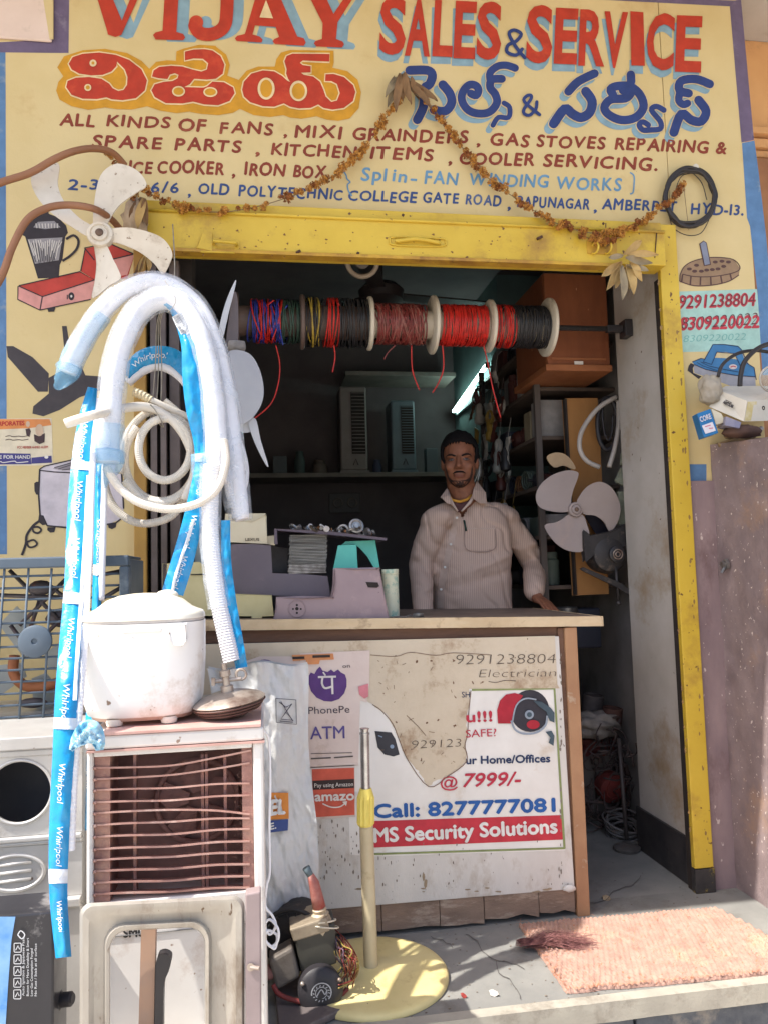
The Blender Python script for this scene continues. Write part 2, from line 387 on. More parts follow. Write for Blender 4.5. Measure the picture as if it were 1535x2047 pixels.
# chips in the yellow paint
rc0 = random.Random(12); qh = Paint(onY(-0.0752), off=0.0005, step=0.00002); qj = Paint(onY(-0.0302), off=0.0005, step=0.00002)
for k in range(70):
    cx_, cy_, r_ = rc0.uniform(320, 1300), rc0.uniform(452, 512), rc0.uniform(0.6, 2.6)
    qh.poly([(cx_+r_*rc0.uniform(.5, 1.6)*math.cos(t), cy_+(cx_-320)*0.012+r_*rc0.uniform(.4, 1.2)*math.sin(t)) for t in [2*math.pi*i/8 for i in range(8)]])
for k in range(90):
    cy_ = rc0.uniform(480, 1720); cx_ = (1313+(cy_-560)*0.0575+2) if k % 2 else (1345+(cy_-480)*0.0575-rc0.uniform(0, 6)*(k % 3 > 0)); cx_ += rc0.uniform(0, 34) if k % 5 == 0 and k % 2 else 0; r_ = rc0.uniform(0.8, 3.2)
    qj.poly([(cx_+r_*rc0.uniform(.4, .9)*math.cos(t), cy_+r_*rc0.uniform(.8, 2.2)*math.sin(t)) for t in [2*math.pi*i/8 for i in range(8)]])
tag(qh.done('paint_chip', paint((126, 88, 48), 'rust_chip'), box_), kind='stuff'); tag(qj.done('paint_chip', paint((150, 118, 66), 'tan_chip'), shop), kind='stuff')
# neighbour's facade set back at the right
nb = thing('neighbour_building', (2.6, 0.5, -0.4), 'orange beige neighbouring facade with a moulded ledge at the right edge of the picture', 'building')
nm_ = M('orange_beige_wall', (214, 164, 110), (196, 146, 96), scale=3, rough=0.8, bump=0.2, dirt=(150, 116, 84), dscale=3)
mb = MB(); mb.box((1.887, 0.24, -0.4), (5.5, 0.6, ZTOP-0.002)); mb.build('facade', nm_, nb)
zz = P(1520, 262, 0.2).z
for k, (z, t, h) in enumerate(((zz, 0.05, 0.03), (zz-0.045, 0.03, 0.04), (zz-0.085, 0.015, 0.03))):
    mb = MB(); mb.box((1.887, 0.24-t, z-h/2), (5.5, 0.238, z+h/2)); mb.build('ledge_moulding', nm_, nb, bevel=0.004)
mb = MB(); mb.box((1.9, 0.2, 1.6), (5.5, 0.236, zz-0.12)); mb.build('recess_shade', M('recess_shade_brown', (170, 118, 78), (140, 96, 62), scale=6, rough=0.6), nb)  # darker sheet stands in for the shaded recess below the ledge

# mauve dado beside the jamb and the rough low wall
mb = MB(); mb.box((1.5575, -0.012, 0.0), (1.66, -0.002, P(1390, 962).z)); mb.build('dado', mauve_m, shop)
lw = thing('low_wall', (1.8, -0.7, 0), 'rough mauve cement side wall standing right of the doorway with clutter on its top', 'wall')
LWS = max(0.0, (1.605 - PX(1532, 873, 1.645).z)/(-0.003-PX(1532, 873, 1.645).y)*1.5)
def lowface(u, v):
    y = -0.003 - 1.5*u; z = (1.605 - LWS*u)*v
    d = 0.006*noise.noise(Vector((y*14, z*14, 3))) + 0.012*noise.noise(Vector((y*3, z*3, 1)))
    return Vector((1.645 + d*(1 if 0 < u < 1 else 0.2) + 0.01*(v), y, z))
mb = MB(); mb.grid(lowface, 110, 110)
def lowtop(u, v): return Vector((1.655+0.35*v + 0.006*noise.noise(Vector((u*30, v*9, 5))), -0.003-1.5*u, 1.605-LWS*u+0.006*noise.noise(Vector((u*40, v*9, 9)))))
mb.grid(lowtop, 60, 8); mb.hexa([(1.67, -0.004, 0), (1.67, -1.5, 0), (1.67, -1.5, 1.585-LWS), (1.67, -0.004, 1.585)], (0.33, 0, 0))
mb.build('masonry', M('rough_mauve_cement', (146, 128, 126), (122, 106, 106), scale=9, rough=0.9, bump=0.9, bscale=75, dirt=(158, 128, 108), dscale=3.2, dlev=0.62, spots=(208, 192, 182), sscale=70, slev=0.69), lw, smooth=True, angle=50)

# ---------------------------------------------------------------- painted sign
sp = lambda off: Paint(onY(0.0), off=off*0.35, step=0.00004)
purple = (108, 94, 120); blue = (92, 128, 168)
b_ = sp(0.001)
b_.poly([(-30, 105), (12, 104), (15, 1108), (-30, 1108)]); b_.poly([(1376, 928), (1411, 928), (1411, 968), (1379, 966)])
b_.poly([(1482, 286), (1492, 436), (1498, 452), (1513, 584), (1523, 750), (1545, 750), (1545, 640), (1530, 470), (1516, 350), (1507, 281)])
b_.done('blue_border', paint(blue, 'blue_border_paint', dirt=(170, 170, 160)), shop)
b_ = sp(0.001)
b_.poly([(108, -60), (140, -60), (138, 106), (108, 106)]); b_.poly([(-30, 86), (108, 79), (108, 106), (-30, 104.5)])
b_.poly([(1457, 5), (1480, -2), (1506, 280), (1481, 285)]); b_.poly([(1130, -14), (1480, 2), (1480, 14), (1130, -4)])
b_.done('purple_border', paint(purple, 'purple_border_paint', dirt=(150, 140, 150)), shop)

z1 = lambda pts, dx=0, dy=0: [((x+dx)/1.994, (y+dy)/1.994) for x, y in pts]
V_ = [(350,-95),(450,-95),(450,-75),(425,-66),(488,85),(545,-66),(515,-78),(515,-95),(600,-95),(600,-78),(582,-70),(486,142),(462,150),(432,140),(430,128),(370,-70),(350,-78)]
I_ = [(622,160),(612,142),(622,132),(650,125),(662,-80),(625,-85),(625,-100),(752,-90),(750,-75),(717,-72),(705,130),(732,138),(740,152),(732,163)]
A_ = [(945,166),(938,155),(948,145),(978,138),(1045,-95),(1082,-92),(1186,148),(1212,155),(1220,172),(1212,185),(1098,178),(1088,168),(1095,158),(1114,150),(1100,110),(1018,104),(1008,140),(1036,148),(1048,160),(1044,172)]
Y_ = [(1190,-92),(1300,-84),(1302,-66),(1276,-60),(1330,58),(1402,-50),(1366,-62),(1366,-80),(1460,-72),(1460,-55),(1432,-44),(1346,92),(1340,158),(1366,168),(1372,180),(1364,192),(1262,188),(1252,176),(1258,166),(1284,158),(1287,95),(1208,-62),(1190,-72)]
sh = sp(0.0012)
for g in (V_, I_, A_, Y_): sh.poly(z1(g, 46, 6))
sh.line(z1([(908, -85), (906, 40), (895, 108), (850, 135), (800, 132), (775, 105)], 40, -4), 27); sh.ell((782+40)/1.994, 88/1.994, 12)
def wtext(pt, body, x0, y0, x1, y1, h, **k): pt.text(body, (x0, y0), (x1, y1), h, **k)
for (ch, x0, x1, by, hh) in (('S',757,809,104,112),('A',808,858,108,112),('L',863,903,109,111),('E',905,948,113,113),('S',950,999,114,112),('S',1049,1101,121,112),('E',1105,1151,124,110),('R',1154,1206,128,111),('V',1202,1249,131,110),('I',1258,1287,133,108),('C',1289,1344,135,110),('E',1347,1399,140,111)):
    if ch != 'I': sh.text(ch, (x0-3, by+14), (x1-3, by+15), hh, bold=0.030, hard=True)
    else: sh.poly([(1257, 120), (1284, 121), (1284, 148), (1257, 147)])
# blue Telugu words, shadow first
zC = lambda pts: [(x/4.515+760, y/4.515+110) for x, y in pts]
zD = lambda pts: [(x/4.039+1060, y/4.039+120) for x, y in pts]
TB = [(zC([(262,145),(420,145),(465,190),(440,270),(395,310),(385,470),(330,590)]), 18), (zC([(560,275),(620,350),(640,430),(600,500),(540,515),(480,500)]), 18),
      (zC([(812,355),(860,370),(880,320),(850,280),(790,280),(735,350),(735,430),(790,505),(880,535),(980,520),(1045,440),(1030,360),(985,300),(1000,230),(1090,222)]), 16), (zC([(985,230),(985,165),(1050,110),(1130,100),(1210,125)]), 15), (zC([(1110,440),(1160,480),(1150,570),(1060,570),(1010,640)]), 10),
      (zD([(300,260),(380,180),(510,115)]), 17), (zD([(440,260),(490,340),(470,430),(400,470),(330,440),(270,400),(180,520)]), 19), (zD([(803,125),(805,180)]), 17),
      (zD([(660,285),(640,240),(700,215),(800,220),(880,290),(905,390),(840,470),(730,490),(630,450),(590,390),(640,325),(760,315),(800,270),(740,250)]), 17),
      (zD([(1070,410),(1010,380),(970,410),(1040,500),(1040,560),(960,570),(900,570),(870,530),(900,505),(945,530)]), 11), (zD([(1440,200),(1330,160),(1210,175),(1195,250),(1270,275)]), 17), (zD([(1200,260),(1190,330),(1225,365),(1260,355)]), 15), (zD([(1350,330),(1410,420),(1370,500),(1290,490),(1210,440),(1150,590)]), 18)]
for q, w in TB: sh.line([(x-8, y+9) for x, y in q], w+2)
sh.done('letter_shadow', paint((134, 164, 178), 'light_blue_paint'), shop)
# amber ground and cream outline of the red Telugu word
A2 = lambda x, y: (x/4.515+100, y/4.515+80)
B2 = lambda x, y: (x/4.386+380, y/4.386+80)
am = sp(0.0045)
am.poly([A2(*q) for q in ((70,250),(130,150),(300,95),(500,82),(700,120),(830,190),(900,262),(960,200),(1060,185),(1140,190),(1145,105),(1210,80),(1350,45),(1500,55))] + [B2(*q) for q in ((230,60),(320,130),(352,220),(330,315),(430,352),(500,270),(600,235),(745,235),(760,170),(800,112),(880,90),(1260,95),(1262,200),(1250,245),(1380,275),(1470,350),(1500,460),(1480,600),(1400,690),(1300,710),(1200,700),(1110,670),(980,692),(880,682),(820,660),(700,677),(560,660),(440,605),(380,640),(250,660),(100,650),(0,632))] + [A2(*q) for q in ((1280,645),(1150,662),(1000,640),(880,600),(740,630),(600,625),(500,610),(350,632),(200,600),(90,540),(60,460),(80,380),(125,330))])
am.done('amber_ground', paint((206, 148, 38), 'amber_paint'), shop)
T1 = [A2(*q) for q in ((175,220),(210,160),(300,130),(450,118),(600,140),(720,185),(830,270),(880,370),(860,460),(780,530),(660,548),(560,540),(515,522),(430,538),(300,535),(200,500),(152,430),(165,375),(240,345),(360,340),(470,355),(540,400),(570,440),(620,465),(670,455),(700,410),(705,340),(680,270),(610,200),(605,240),(560,290),(480,320),(380,325),(270,310),(200,270))]
T2 = [A2(*q) for q in ((925,335),(940,280),(990,248),(1100,238),(1200,245),(1290,272),(1370,290),(1420,272),(1432,215),(1385,175),(1300,172),(1222,190),(1222,110),(1300,92),(1400,88),(1470,100))] + [B2(*q) for q in ((270,145),(305,220),(290,300),(230,345),(150,352),(40,345))] + [A2(*q) for q in ((1265,405),(1215,430),(1390,435))] + [B2(*q) for q in ((155,410),(200,370),(300,375),(380,420),(395,470),(350,540),(250,577),(130,570),(30,545))] + [A2(*q) for q in ((1200,578),(1050,575),(950,520),(920,460),(950,405),(1030,383),(1110,375),(1155,352),(1165,320),(1130,305),(1085,318),(1065,358),(985,350))]
T3 = [B2(*q) for q in ((460,440),(475,370),(540,300),(640,272),(740,280),(810,320),(855,362),(880,372),(862,345),(845,300),(850,262),(830,190),(850,145),(900,125),(1225,128),(1222,195),(990,185),(965,205),(990,225),(1060,235),(1060,290),(975,292),(1000,310),(1080,325),(1140,370),(1170,440),(1190,500),(1240,548),(1290,535),(1315,470),(1290,390),(1240,365),(1185,365),(1190,305),(1260,303),(1350,330),(1430,400),(1450,460),(1430,540),(1350,600),(1250,615),(1170,600),(1125,570),(1060,600),(960,605),(880,590),(825,560),(740,590),(640,585),(530,550),(475,500))]
cr = sp(0.0070)
for t in (T1, T2, T3): cr.line(t, 5.5, sm=0, closed=True)
for q, w in TB: cr.line(q, w+3)
cr.done('letter_outline', paint((232, 206, 158), 'pale_cream_paint'), shop)
rd = sp(0.0100)
for t in (T1, T2, T3): rd.poly(t)
for g in (V_, I_, A_, Y_): rd.poly(z1(g))
rd.line(z1([(908, -85), (906, 40), (895, 108), (850, 138), (800, 135), (778, 105)]), 26); rd.ell(784/1.994, 92/1.994, 14); rd.poly(z1([(860,-92),(960,-88),(958,-70),(860,-74)]))
for (ch, x0, x1, by, hh) in (('S',757,809,104,112),('A',808,858,108,112),('L',863,903,109,111),('E',905,948,113,113),('S',950,999,114,112),('S',1049,1101,121,112),('E',1105,1151,124,110),('R',1154,1206,128,111),('V',1202,1249,131,110),('C',1289,1344,135,110),('E',1347,1399,140,111)):
    rd.text(ch, (x0, by), (x1, by+2), hh, bold=0.030, hard=True)
rd.poly([(1258, 24), (1284, 26), (1287, 133), (1260, 132)])
rd.done('red_lettering', paint((186, 58, 36), 'red_sign_paint', dirt=(206, 84, 50)), shop)
ho = sp(0.0165)
for (c, rx, ry) in ((A2(395,218),7,7),(A2(348,438),7,7),(A2(1165,472),13,10.5),(B2(182,465),14,10),(B2(670,435),17,22),(B2(952,455),17.5,20.5)): ho.ell(c[0], c[1], rx, ry)
ho.poly(z1([(1036,74),(1062,4),(1090,78)]))
ho.done('letter_outline', paint((232, 206, 158), 'pale_cream_paint'), shop)
ho = sp(0.0185)
for (c, rx, ry) in ((A2(395,218),3,3),(A2(348,438),4,4),(A2(1165,472),10,7.5),(B2(182,465),11,7),(B2(670,435),12,17.5),(B2(952,458),13,16)): ho.ell(c[0], c[1], rx, ry)
ho.done('amber_ground', paint((206, 148, 38), 'amber_paint'), shop)
bl = sp(0.0130)
for q, w in TB: bl.line(q, w)
bl.line(zC([(1430,545),(1295,430),(1310,380),(1350,370),(1352,405),(1292,490),(1290,535),(1340,550),(1395,495),(1405,430)]), 6.5)
bl.line([(1047,117), (1030,96), (1016,70), (1026,62), (1040,70), (1030,84), (1014,92), (1012,106), (1030,112), (1042,100)], 7)
bl.done('blue_lettering', paint((44, 62, 118), 'navy_sign_paint'), shop)

rows = sp(0.0015)
rwd = random.Random(5)
def words(pt, lst, h, **k):
    k.pop('jit', None)
    for (w, x0, x1, y) in lst:
        ws = [max(0.10, glyphs(c, 0.0, k.get('shear', 0))[3]-glyphs(c, 0.0, k.get('shear', 0))[2]) for c in w]; gap = 0.17
        s = (x1-x0)/(sum(ws)+gap*(len(w)-1)); x = x0
        for c, wc in zip(w, ws):
            yy = y+(x-x0)*0.036+rwd.uniform(-1.3, 1.3); hh = h*rwd.uniform(0.93, 1.07); r = rwd.uniform(-0.03, 0.05)
            pt.text(c, (x, yy), (x+wc*s*rwd.uniform(0.94, 1.03), yy+wc*s*(0.036+r)), hh, **k); x += (wc+gap)*s
HK = dict(bold=0.05, shear=0.10, jit=0.9)
words(rows, [('ALL',120,190,250),('KINDS',214,340,252),('OF',358,412,262),('FANS',440,546,266),(',',568,574,272),('MIXI',590,684,274),('GRAINDERS',706,935,279),(',',952,958,290),('GAS',980,1056,290),('STOVES',1072,1208,293),('REPAIRING',1228,1415,299),('&',1430,1450,306)], 24, **HK)
words(rows, [('SPARE',185,326,294),('PARTS',350,482,300),(',',512,519,308),('KITCHEN',543,712,309),('ITEMS',740,866,317),(',',896,902,326),('COOLER',918,1066,327),('SERVICING.',1085,1312,332)], 25, **HK)
words(rows, [('RICE',238,305,346),('COOKER',316,448,345),(',',465,470,352),('IRON',490,570,350),('BOX',587,652,354),(',',664,668,358)], 26, **HK)
rows.done('brown_lettering', paint((138, 60, 42), 'brown_sign_paint', dirt=(170, 104, 72)), shop)
rows = sp(0.0018)
words(rows, [('2-3',136,198,378),('6/6',303,358,384),(',',377,382,392),('OLD',398,458,388),('POLYTECHNIC',478,686,392),('COLLEGE',697,832,401),('GATE',845,916,405),('ROAD',930,1000,409),(',',1014,1019,418),('BAPUNAGAR',1033,1176,413),(',',1186,1191,424),('AMBERPET',1202,1352,418),('HYD-13.',1380,1484,427)], 22, bold=0.04, shear=0.08, jit=0.8)
rows.done('navy_lettering', paint((56, 78, 128), 'navy_small_paint', dirt=(98, 112, 140)), shop)
rows = sp(0.0021)
words(rows, [('Spl',722,773,360),('in',784,812,363),('-',820,832,366),('FAN',848,914,366),('WINDING',938,1094,370),('WORKS',1112,1240,377)], 26, bold=0.032, shear=0.08, jit=0.6)
rows.line([(684,338),(692,350),(694,358),(700,364),(695,370),(697,382),(704,392)], 3); rows.line([(1258,345),(1266,352),(1266,370),(1264,385),(1258,388)], 3)
rows.done('pale_blue_lettering', paint((104, 146, 176), 'soft_blue_paint'), shop)

# telephone numbers
t_ = sp(0.0012); t_.poly([(1352,583),(1512,578),(1522,700),(1358,704)]); t_.done('number_panel', paint((168, 204, 192), 'mint_paint', dirt=(196, 200, 176)), shop)
t_ = sp(0.0030); t_.text('9291238804', (1357,617), (1509,611), 27, bold=0.045, shear=0.15); t_.text('8309220022', (1358,660), (1516,655), 26, bold=0.045, shear=0.15); t_.done('number_lettering', paint((190, 62, 74), 'crimson_paint'), shop)
t_ = sp(0.0045); t_.text('8309220022', (1362,658), (1514,648), 25, bold=-0.02, shear=0.3); t_.text('9291238804', (1360,615), (1508,610), 25, bold=-0.02, shear=0.2); t_.done('number_lettering', paint((96, 56, 60), 'dark_thin_paint'), shop)
t_ = sp(0.0030); t_.text('8309220022', (1365,684), (1490,679), 14, bold=-0.012, shear=0.2); t_.done('number_lettering', paint((120, 176, 166), 'faded_teal_paint'), shop)

# painted appliances (flat pictures on the wall)
K_ = paint((52, 46, 50), 'black_outline_paint')
def pic(c, polys, off, name='painted_picture', sm=0):
    q = sp(off)
    for p in polys: q.poly(p, sm)
    q.done(name, c, shop)
def zz_(lst, s, ox, oy): return [(x/s+ox, y/s+oy) for x, y in lst]
Zc = lambda l: zz_(l, 2.741, 0, 400)     # from crop [0,400,560,1000]
pic(K_, [Zc([(112,185),(125,150),(175,95),(232,75),(235,50),(265,50),(270,75),(320,95),(365,140),(375,180),(360,200),(345,325),(330,355),(325,425),(210,430),(188,355),(140,200)])], 0.0015)
pic(paint((150, 146, 148), 'grey_wash'), [Zc([(155,215),(345,205),(325,330),(195,350)]), Zc([(185,150),(210,120),(300,115),(335,150),(250,160)])], 0.003)
q = sp(0.0045)
for k in range(15): q.line(Zc([(160+k*13, 215+rnd.random()*20), (190+k*9, 250+rnd.random()*90)]), 1.6, 0)
for k in range(8): q.line(Zc([(200+k*17, 130), (206+k*16, 155)]), 2.2, 0)
q.done('brush_strokes', paint((214, 208, 200), 'white_wash'), shop)
q = sp(0.0045)
for k in range(12): q.line(Zc([(165+k*15, 235), (200+k*9, 330+rnd.random()*20)]), 1.3, 0)
q.line(Zc([(365,215),(405,195),(432,220),(425,265),(390,305),(345,335)]), 5); q.done('painted_outline', K_, shop)
pic(paint((186, 66, 56), 'stove_red'), [Zc([(105,470),(440,393),(522,438),(235,528)]), Zc([(445,390),(470,265),(600,240),(740,300),(700,430),(522,438)])], 0.0012)
pic(paint((214, 150, 142), 'stove_pink'), [Zc([(105,475),(232,532),(222,602),(100,545)]), Zc([(235,532),(522,440),(500,545),(225,602)]), Zc([(600,330),(740,300),(700,410),(640,420)])], 0.003)
q = sp(0.0050)
for l in ([(105,470),(440,393),(522,438),(235,530),(105,472)], [(102,472),(100,545),(222,604),(500,545)], [(235,530),(222,604)], [(445,390),(470,262),(600,238),(745,300)], [(620,325),(740,296)], [(465,262),(520,330)]): q.line(Zc(l), 2.2, 0)
q.poly(Zc([(262,595),(308,585),(300,612),(268,614)])); q.ell(394/2.741, 400+528/2.741, 6, 8); q.line(Zc([(372,520),(372,545)]), 2, 0); q.done('painted_outline', K_, shop)
q = sp(0.0062); q.ell(394/2.741, 400+528/2.741, 2, 2.6); q.done('brush_strokes', paint((214, 208, 200), 'white_wash'), shop)
pic(paint((68, 62, 64), 'fan_black'), [Zc([(38,800),(75,800),(180,860),(270,950),(265,1050),(210,1050),(45,860)]), Zc([(268,975),(400,900),(440,890),(470,960),(540,965),(700,990),(560,1040),(440,1080),(330,1150),(240,1185),(180,1170),(185,1130),(270,1060)]), Zc([(342,690),(368,690),(385,800),(375,900),(362,895)])], 0.0014)
Zt = lambda l: zz_(l, 5.117, 0, 800)     # from crop [0,800,300,1110]
pic(paint((206, 196, 200), 'toaster_grey'), [Zt([(412,705),(550,645),(740,610),(1235,650),(1270,1100),(1250,1210),(1100,1275),(560,1300),(470,1270),(415,1170),(400,960)])], 0.0014)
pic(paint((150, 142, 146), 'slot_grey'), [Zt([(545,700),(740,630),(1000,640),(960,720),(640,715)])], 0.0024)
pic(K_, [Zt([(355,850),(375,835),(408,835),(405,970),(375,965),(358,930)]), Zt([(490,1300),(575,1300),(560,1350),(520,1355),(488,1330)]), Zt([(1110,1275),(1195,1260),(1190,1300),(1150,1320),(1115,1305)]), Zt([(405,1170),(450,1180),(490,1270),(440,1280),(395,1240)]), Zt([(1275,805),(1300,815),(1295,845),(1272,840)])], 0.0030)
q = sp(0.0042)
for l, w in (([(412,705),(400,960),(415,1170),(490,1285),(690,1303)], 3.4), ([(412,705),(460,675),(740,612)], 2.4), ([(412,718),(560,735),(740,742)], 2.2), ([(1220,660),(1245,690),(1270,1110)], 3), ([(1055,1278),(1190,1255),(1255,1205)], 3), ([(560,690),(740,640)], 1.4), ([(600,705),(740,660)], 1.2), ([(640,715),(745,700)], 1.2)): q.line(Zt(l), w, 0)
q.line(Zt([(420,1230),(350,1280),(280,1380),(270,1470),(230,1586)]), 5); q.line(Zt([(340,1290),(345,1340),(390,1360),(428,1330),(400,1298),(345,1300)]), 4); q.line(Zt([(275,1440),(300,1500),(350,1500),(385,1470),(350,1430),(285,1450)]), 4)
q.done('painted_outline', K_, shop)
# right side pictures: burner and iron; crop [1300,300,1535,960] scale 3.102
Zr = lambda l: zz_(l, 3.102, 1300, 300)
Zi = lambda l: zz_(l, 8.53, 1380, 680)
pic(paint((152, 124, 96), 'burner_brown'), [Zr([(180,775),(205,725),(260,690),(350,668),(450,668),(520,685),(552,735),(545,775),(480,815),(380,838),(270,842),(180,815)])], 0.0014)
q = sp(0.0026)
for l, w in (([(180,775),(205,725),(260,690),(350,668),(450,668),(520,685),(552,735),(500,765),(380,785),(270,785),(195,770)], 2), ([(180,815),(270,842),(380,838),(480,815),(545,775)], 2.2), ([(180,775),(178,815)], 2)): q.line(Zr(l), w)
for a, b in (((196,772),(190,818)),((248,785),(243,835)),((308,785),(305,838)),((370,785),(372,835)),((432,780),(440,825)),((490,768),(500,808))): q.line(Zr([a, b]), 3, 0)
for c in ((238,738),(282,715),(398,695),(440,690),(480,695),(270,752),(312,752),(345,745),(380,742),(415,738),(450,722)): q.ell(1300+c[0]/3.102, 300+c[1]/3.102, 5, 3)
q.poly(Zr([(298,582),(325,562),(345,575),(372,712),(328,722)])); q.done('painted_outline', paint((88, 62, 58), 'dark_brown_paint'), shop)
pic(paint((126, 130, 146), 'burner_stem'), [Zr([(304,584),(325,568),(340,578),(364,708),(332,716)]), ], 0.0085)
pic(paint((66, 122, 168), 'iron_blue'), [Zi([(20,372),(170,312),(235,322),(300,200),(372,75),(560,75),(800,105),(855,160),(900,300),(1010,430),(1075,470),(1095,620),(780,605),(540,565),(250,500),(60,420)])], 0.0014)
pic(paint((212, 192, 148), 'cream_gap'), [Zi([(440,205),(600,205),(740,230),(800,330),(620,310),(400,300)])], 0.0024)
pic(paint((160, 158, 164), 'iron_grey'), [Zi([(40,420),(260,510),(560,580),(1095,630),(1105,790),(700,790),(300,640),(60,560)])], 0.0016)
pic(K_, [Zi([(-5,390),(60,420),(30,480),(40,560),(180,620),(130,665),(-5,560),(-60,520),(-40,440)])], 0.0030)
q = sp(0.0036)
for l, w in (([(20,372),(170,312),(235,322),(372,75),(560,75),(800,105),(860,165),(960,400),(1075,470),(1110,680)], 1.6), ([(235,322),(205,370),(350,415),(440,205),(740,230),(850,460)], 1.6), ([(160,370),(300,440),(560,500),(900,560)], 1.1), ([(60,420),(250,500),(540,565),(780,605),(1095,625)], 1.6), ([(100,380),(200,440),(500,540)], 1)): q.line(Zi(l), w, 0)
q.done('painted_outline', paint((34, 44, 76), 'navy_outline'), shop)
q = sp(0.0048); q.ell(1380+715/8.53, 680+455/8.53, 8, 5); q.done('painted_emblem', paint((214, 200, 196), 'emblem_white'), shop)
q = sp(0.0058); q.line(Zi([(670,465),(715,445),(760,460)]), 2); q.done('painted_emblem', paint((190, 62, 74), 'crimson_paint'), shop)

# paint of the cut corner
q = Paint(onY(-0.0125), off=0.0005); q.poly([(78,-60),(107,-60),(107,78),(100,79)]); q.done('cream_wedge', wall_m, shop)
# paper notice at the left edge
no = thing('notice', P(50, 930, -0.004), 'printed paper election notice with orange top and purple band pasted on the left wall', 'poster')
q = sp(0.002); q.poly([(-40,838),(104,836),(107,930),(-40,932)]); q.done('paper', paint((222, 208, 180), 'notice_paper'), no)
q = sp(0.003); q.poly([(-40,838),(100,838),(104,850),(60,856),(-40,860)]); q.done('orange_band', paint((220, 140, 80), 'notice_orange'), no)
q = sp(0.003); q.poly([(-40,905),(62,907),(64,928),(-40,929)]); q.poly([(64,915),(104,911),(105,925),(64,927)]); q.done('purple_band', paint((72, 66, 124), 'notice_purple'), no)
q = sp(0.0075); q.text('VOTE FOR HAND', (-22,917), (62,917), 7, bold=0.03); q.line([(-20,924),(2,923),(8,925),(30,922),(36,925),(58,923)], 1.6); q.ell(94,914,4,3); q.done('lettering', paint((226, 220, 214), 'notice_white'), no)
q = sp(0.0045); q.text('PCC MEMBER AHMED ALEEM', (36,897), (97,896), 5, bold=0.02); q.text('CORPORATES', (-18,852), (50,850), 9, bold=0.05); q.done('lettering', paint((180, 56, 50), 'notice_red'), no)
q = sp(0.0045)
for y in (872, 879): q.line([(12,y+1),(20,y-1),(27,y+1),(38,y),(46,y+1),(58,y-1)], 1.3)
q.poly([(52,858),(60,856),(63,862),(60,874),(54,870)]); q.poly([(69,868),(78,872),(91,866),(90,884),(80,888),(70,882)]); q.done('portrait', paint((70, 52, 54), 'notice_dark'), no)
q = sp(0.0060); q.ell(80, 860, 8, 12); q.ell(57, 848, 4, 6); q.done('portrait', paint((206, 178, 150), 'notice_skin'), no)
q = sp(0.0072); q.poly([(70,868),(73,872),(80,876),(87,872),(90,866),(88,878),(80,880),(72,878)]); q.done('portrait', paint((70, 52, 54), 'notice_dark'), no)
# ================================================================ counter
YC = -0.11
ct = thing('counter', (0.45, 0.2, 0), 'long wooden service counter with poster covered white front in the doorway', 'counter')
tan_m = M('worn_cream_edge', (206, 184, 150), (190, 166, 132), scale=8, rough=0.7, bump=0.3, dirt=(120, 92, 70), dscale=9, dlev=0.6)
topm = M('dusty_counter_top', (120, 104, 92), (100, 84, 74), scale=6, rough=0.55, bump=0.15, dirt=(160, 146, 130), dscale=4)
brn = M('dark_brown_wood', (112, 82, 64), (88, 62, 48), scale=5, rough=0.7, bump=0.3, stretch=(1, 1, 6), dirt=(66, 48, 40), dscale=6)
post_m = M('tan_post_paint', (172, 132, 98), (152, 112, 82), scale=5, rough=0.65, bump=0.2, dirt=(200, 190, 168), dscale=10, dlev=0.66)
def zt(x): return 1.0205 + (0.9885-1.0205)*(x+0.05)/1.19       # the top runs slightly downhill to the right
x0, x1 = -0.31, 1.14
mb = MB(); mb.hexa([(x0, YC, zt(x0)-0.03), (x1, YC, zt(x1)-0.03), (x1, YC, zt(x1)), (x0, YC, zt(x0))], (0, 0.70, 0)); o = mb.build('top_board', topm, ct, bevel=0.003)
def lip(u, v): 
    x = x0 + (x1-x0)*u; return Vector((x, YC-0.006+0.0018*noise.noise(Vector((x*25, v*2, 0))), zt(x)-0.033+0.034*v + (0.0012*noise.noise(Vector((x*40, 0, 3))))))
mb = MB(); mb.grid(lip, 90, 3); mb.grid(lambda u, v: Vector((x0+(x1-x0)*u, YC-0.006+0.009*v, zt(x0+(x1-x0)*u)+0.001)), 90, 1); mb.grid(lambda u, v: Vector((x0+(x1-x0)*u, YC-0.006+0.012*v, zt(x0+(x1-x0)*u)-0.033)), 90, 1); mb.build('edge_strip', tan_m, ct)
mb = MB(); mb.hexa([(x1+0.001, YC-0.006, zt(x1)-0.033), (x1+0.005, YC-0.006, zt(x1)-0.033), (x1+0.005, YC-0.006, zt(x1)+0.001), (x1+0.001, YC-0.006, zt(x1)+0.001)], (0, 0.706, 0)); mb.build('edge_strip', tan_m, ct)
mb = MB(); mb.hexa([(x0, YC+0.018, zt(x0)-0.075), (1.0, YC+0.018, zt(1.0)-0.072), (1.0, YC+0.018, zt(1.0)-0.0345), (x0, YC+0.018, zt(x0)-0.0345)], (0, 0.03, 0)); mb.build('top_rail', brn, ct)
pan = M('white_board_paint', (212, 207, 200), (196, 190, 182), scale=4, rough=0.6, bump=0.25, bscale=60, dirt=(166, 148, 128), dscale=3.5, dlev=0.62, spots=(112, 100, 92), sscale=52, slev=0.72, stretch=(1.6, 1, 0.8))
mb = MB(); mb.hexa([(x0, YC, 0.105), (1.0, YC, 0.09), (0.985, YC, zt(1.0)-0.066), (x0, YC, zt(x0)-0.078)], (0, 0.018, 0)); mb.build('front_panel', pan, ct, bevel=0.002)
mb = MB(); mb.box((0.985, YC+0.010, 0.02), (1.012, YC+0.05, 0.953)); mb.build('inner_post', brn, ct)
mb = MB(); mb.box((1.006, YC-0.001, 0.0), (1.050, YC+0.04, 0.9545)); mb.build('corner_post', post_m, ct, bevel=0.002)
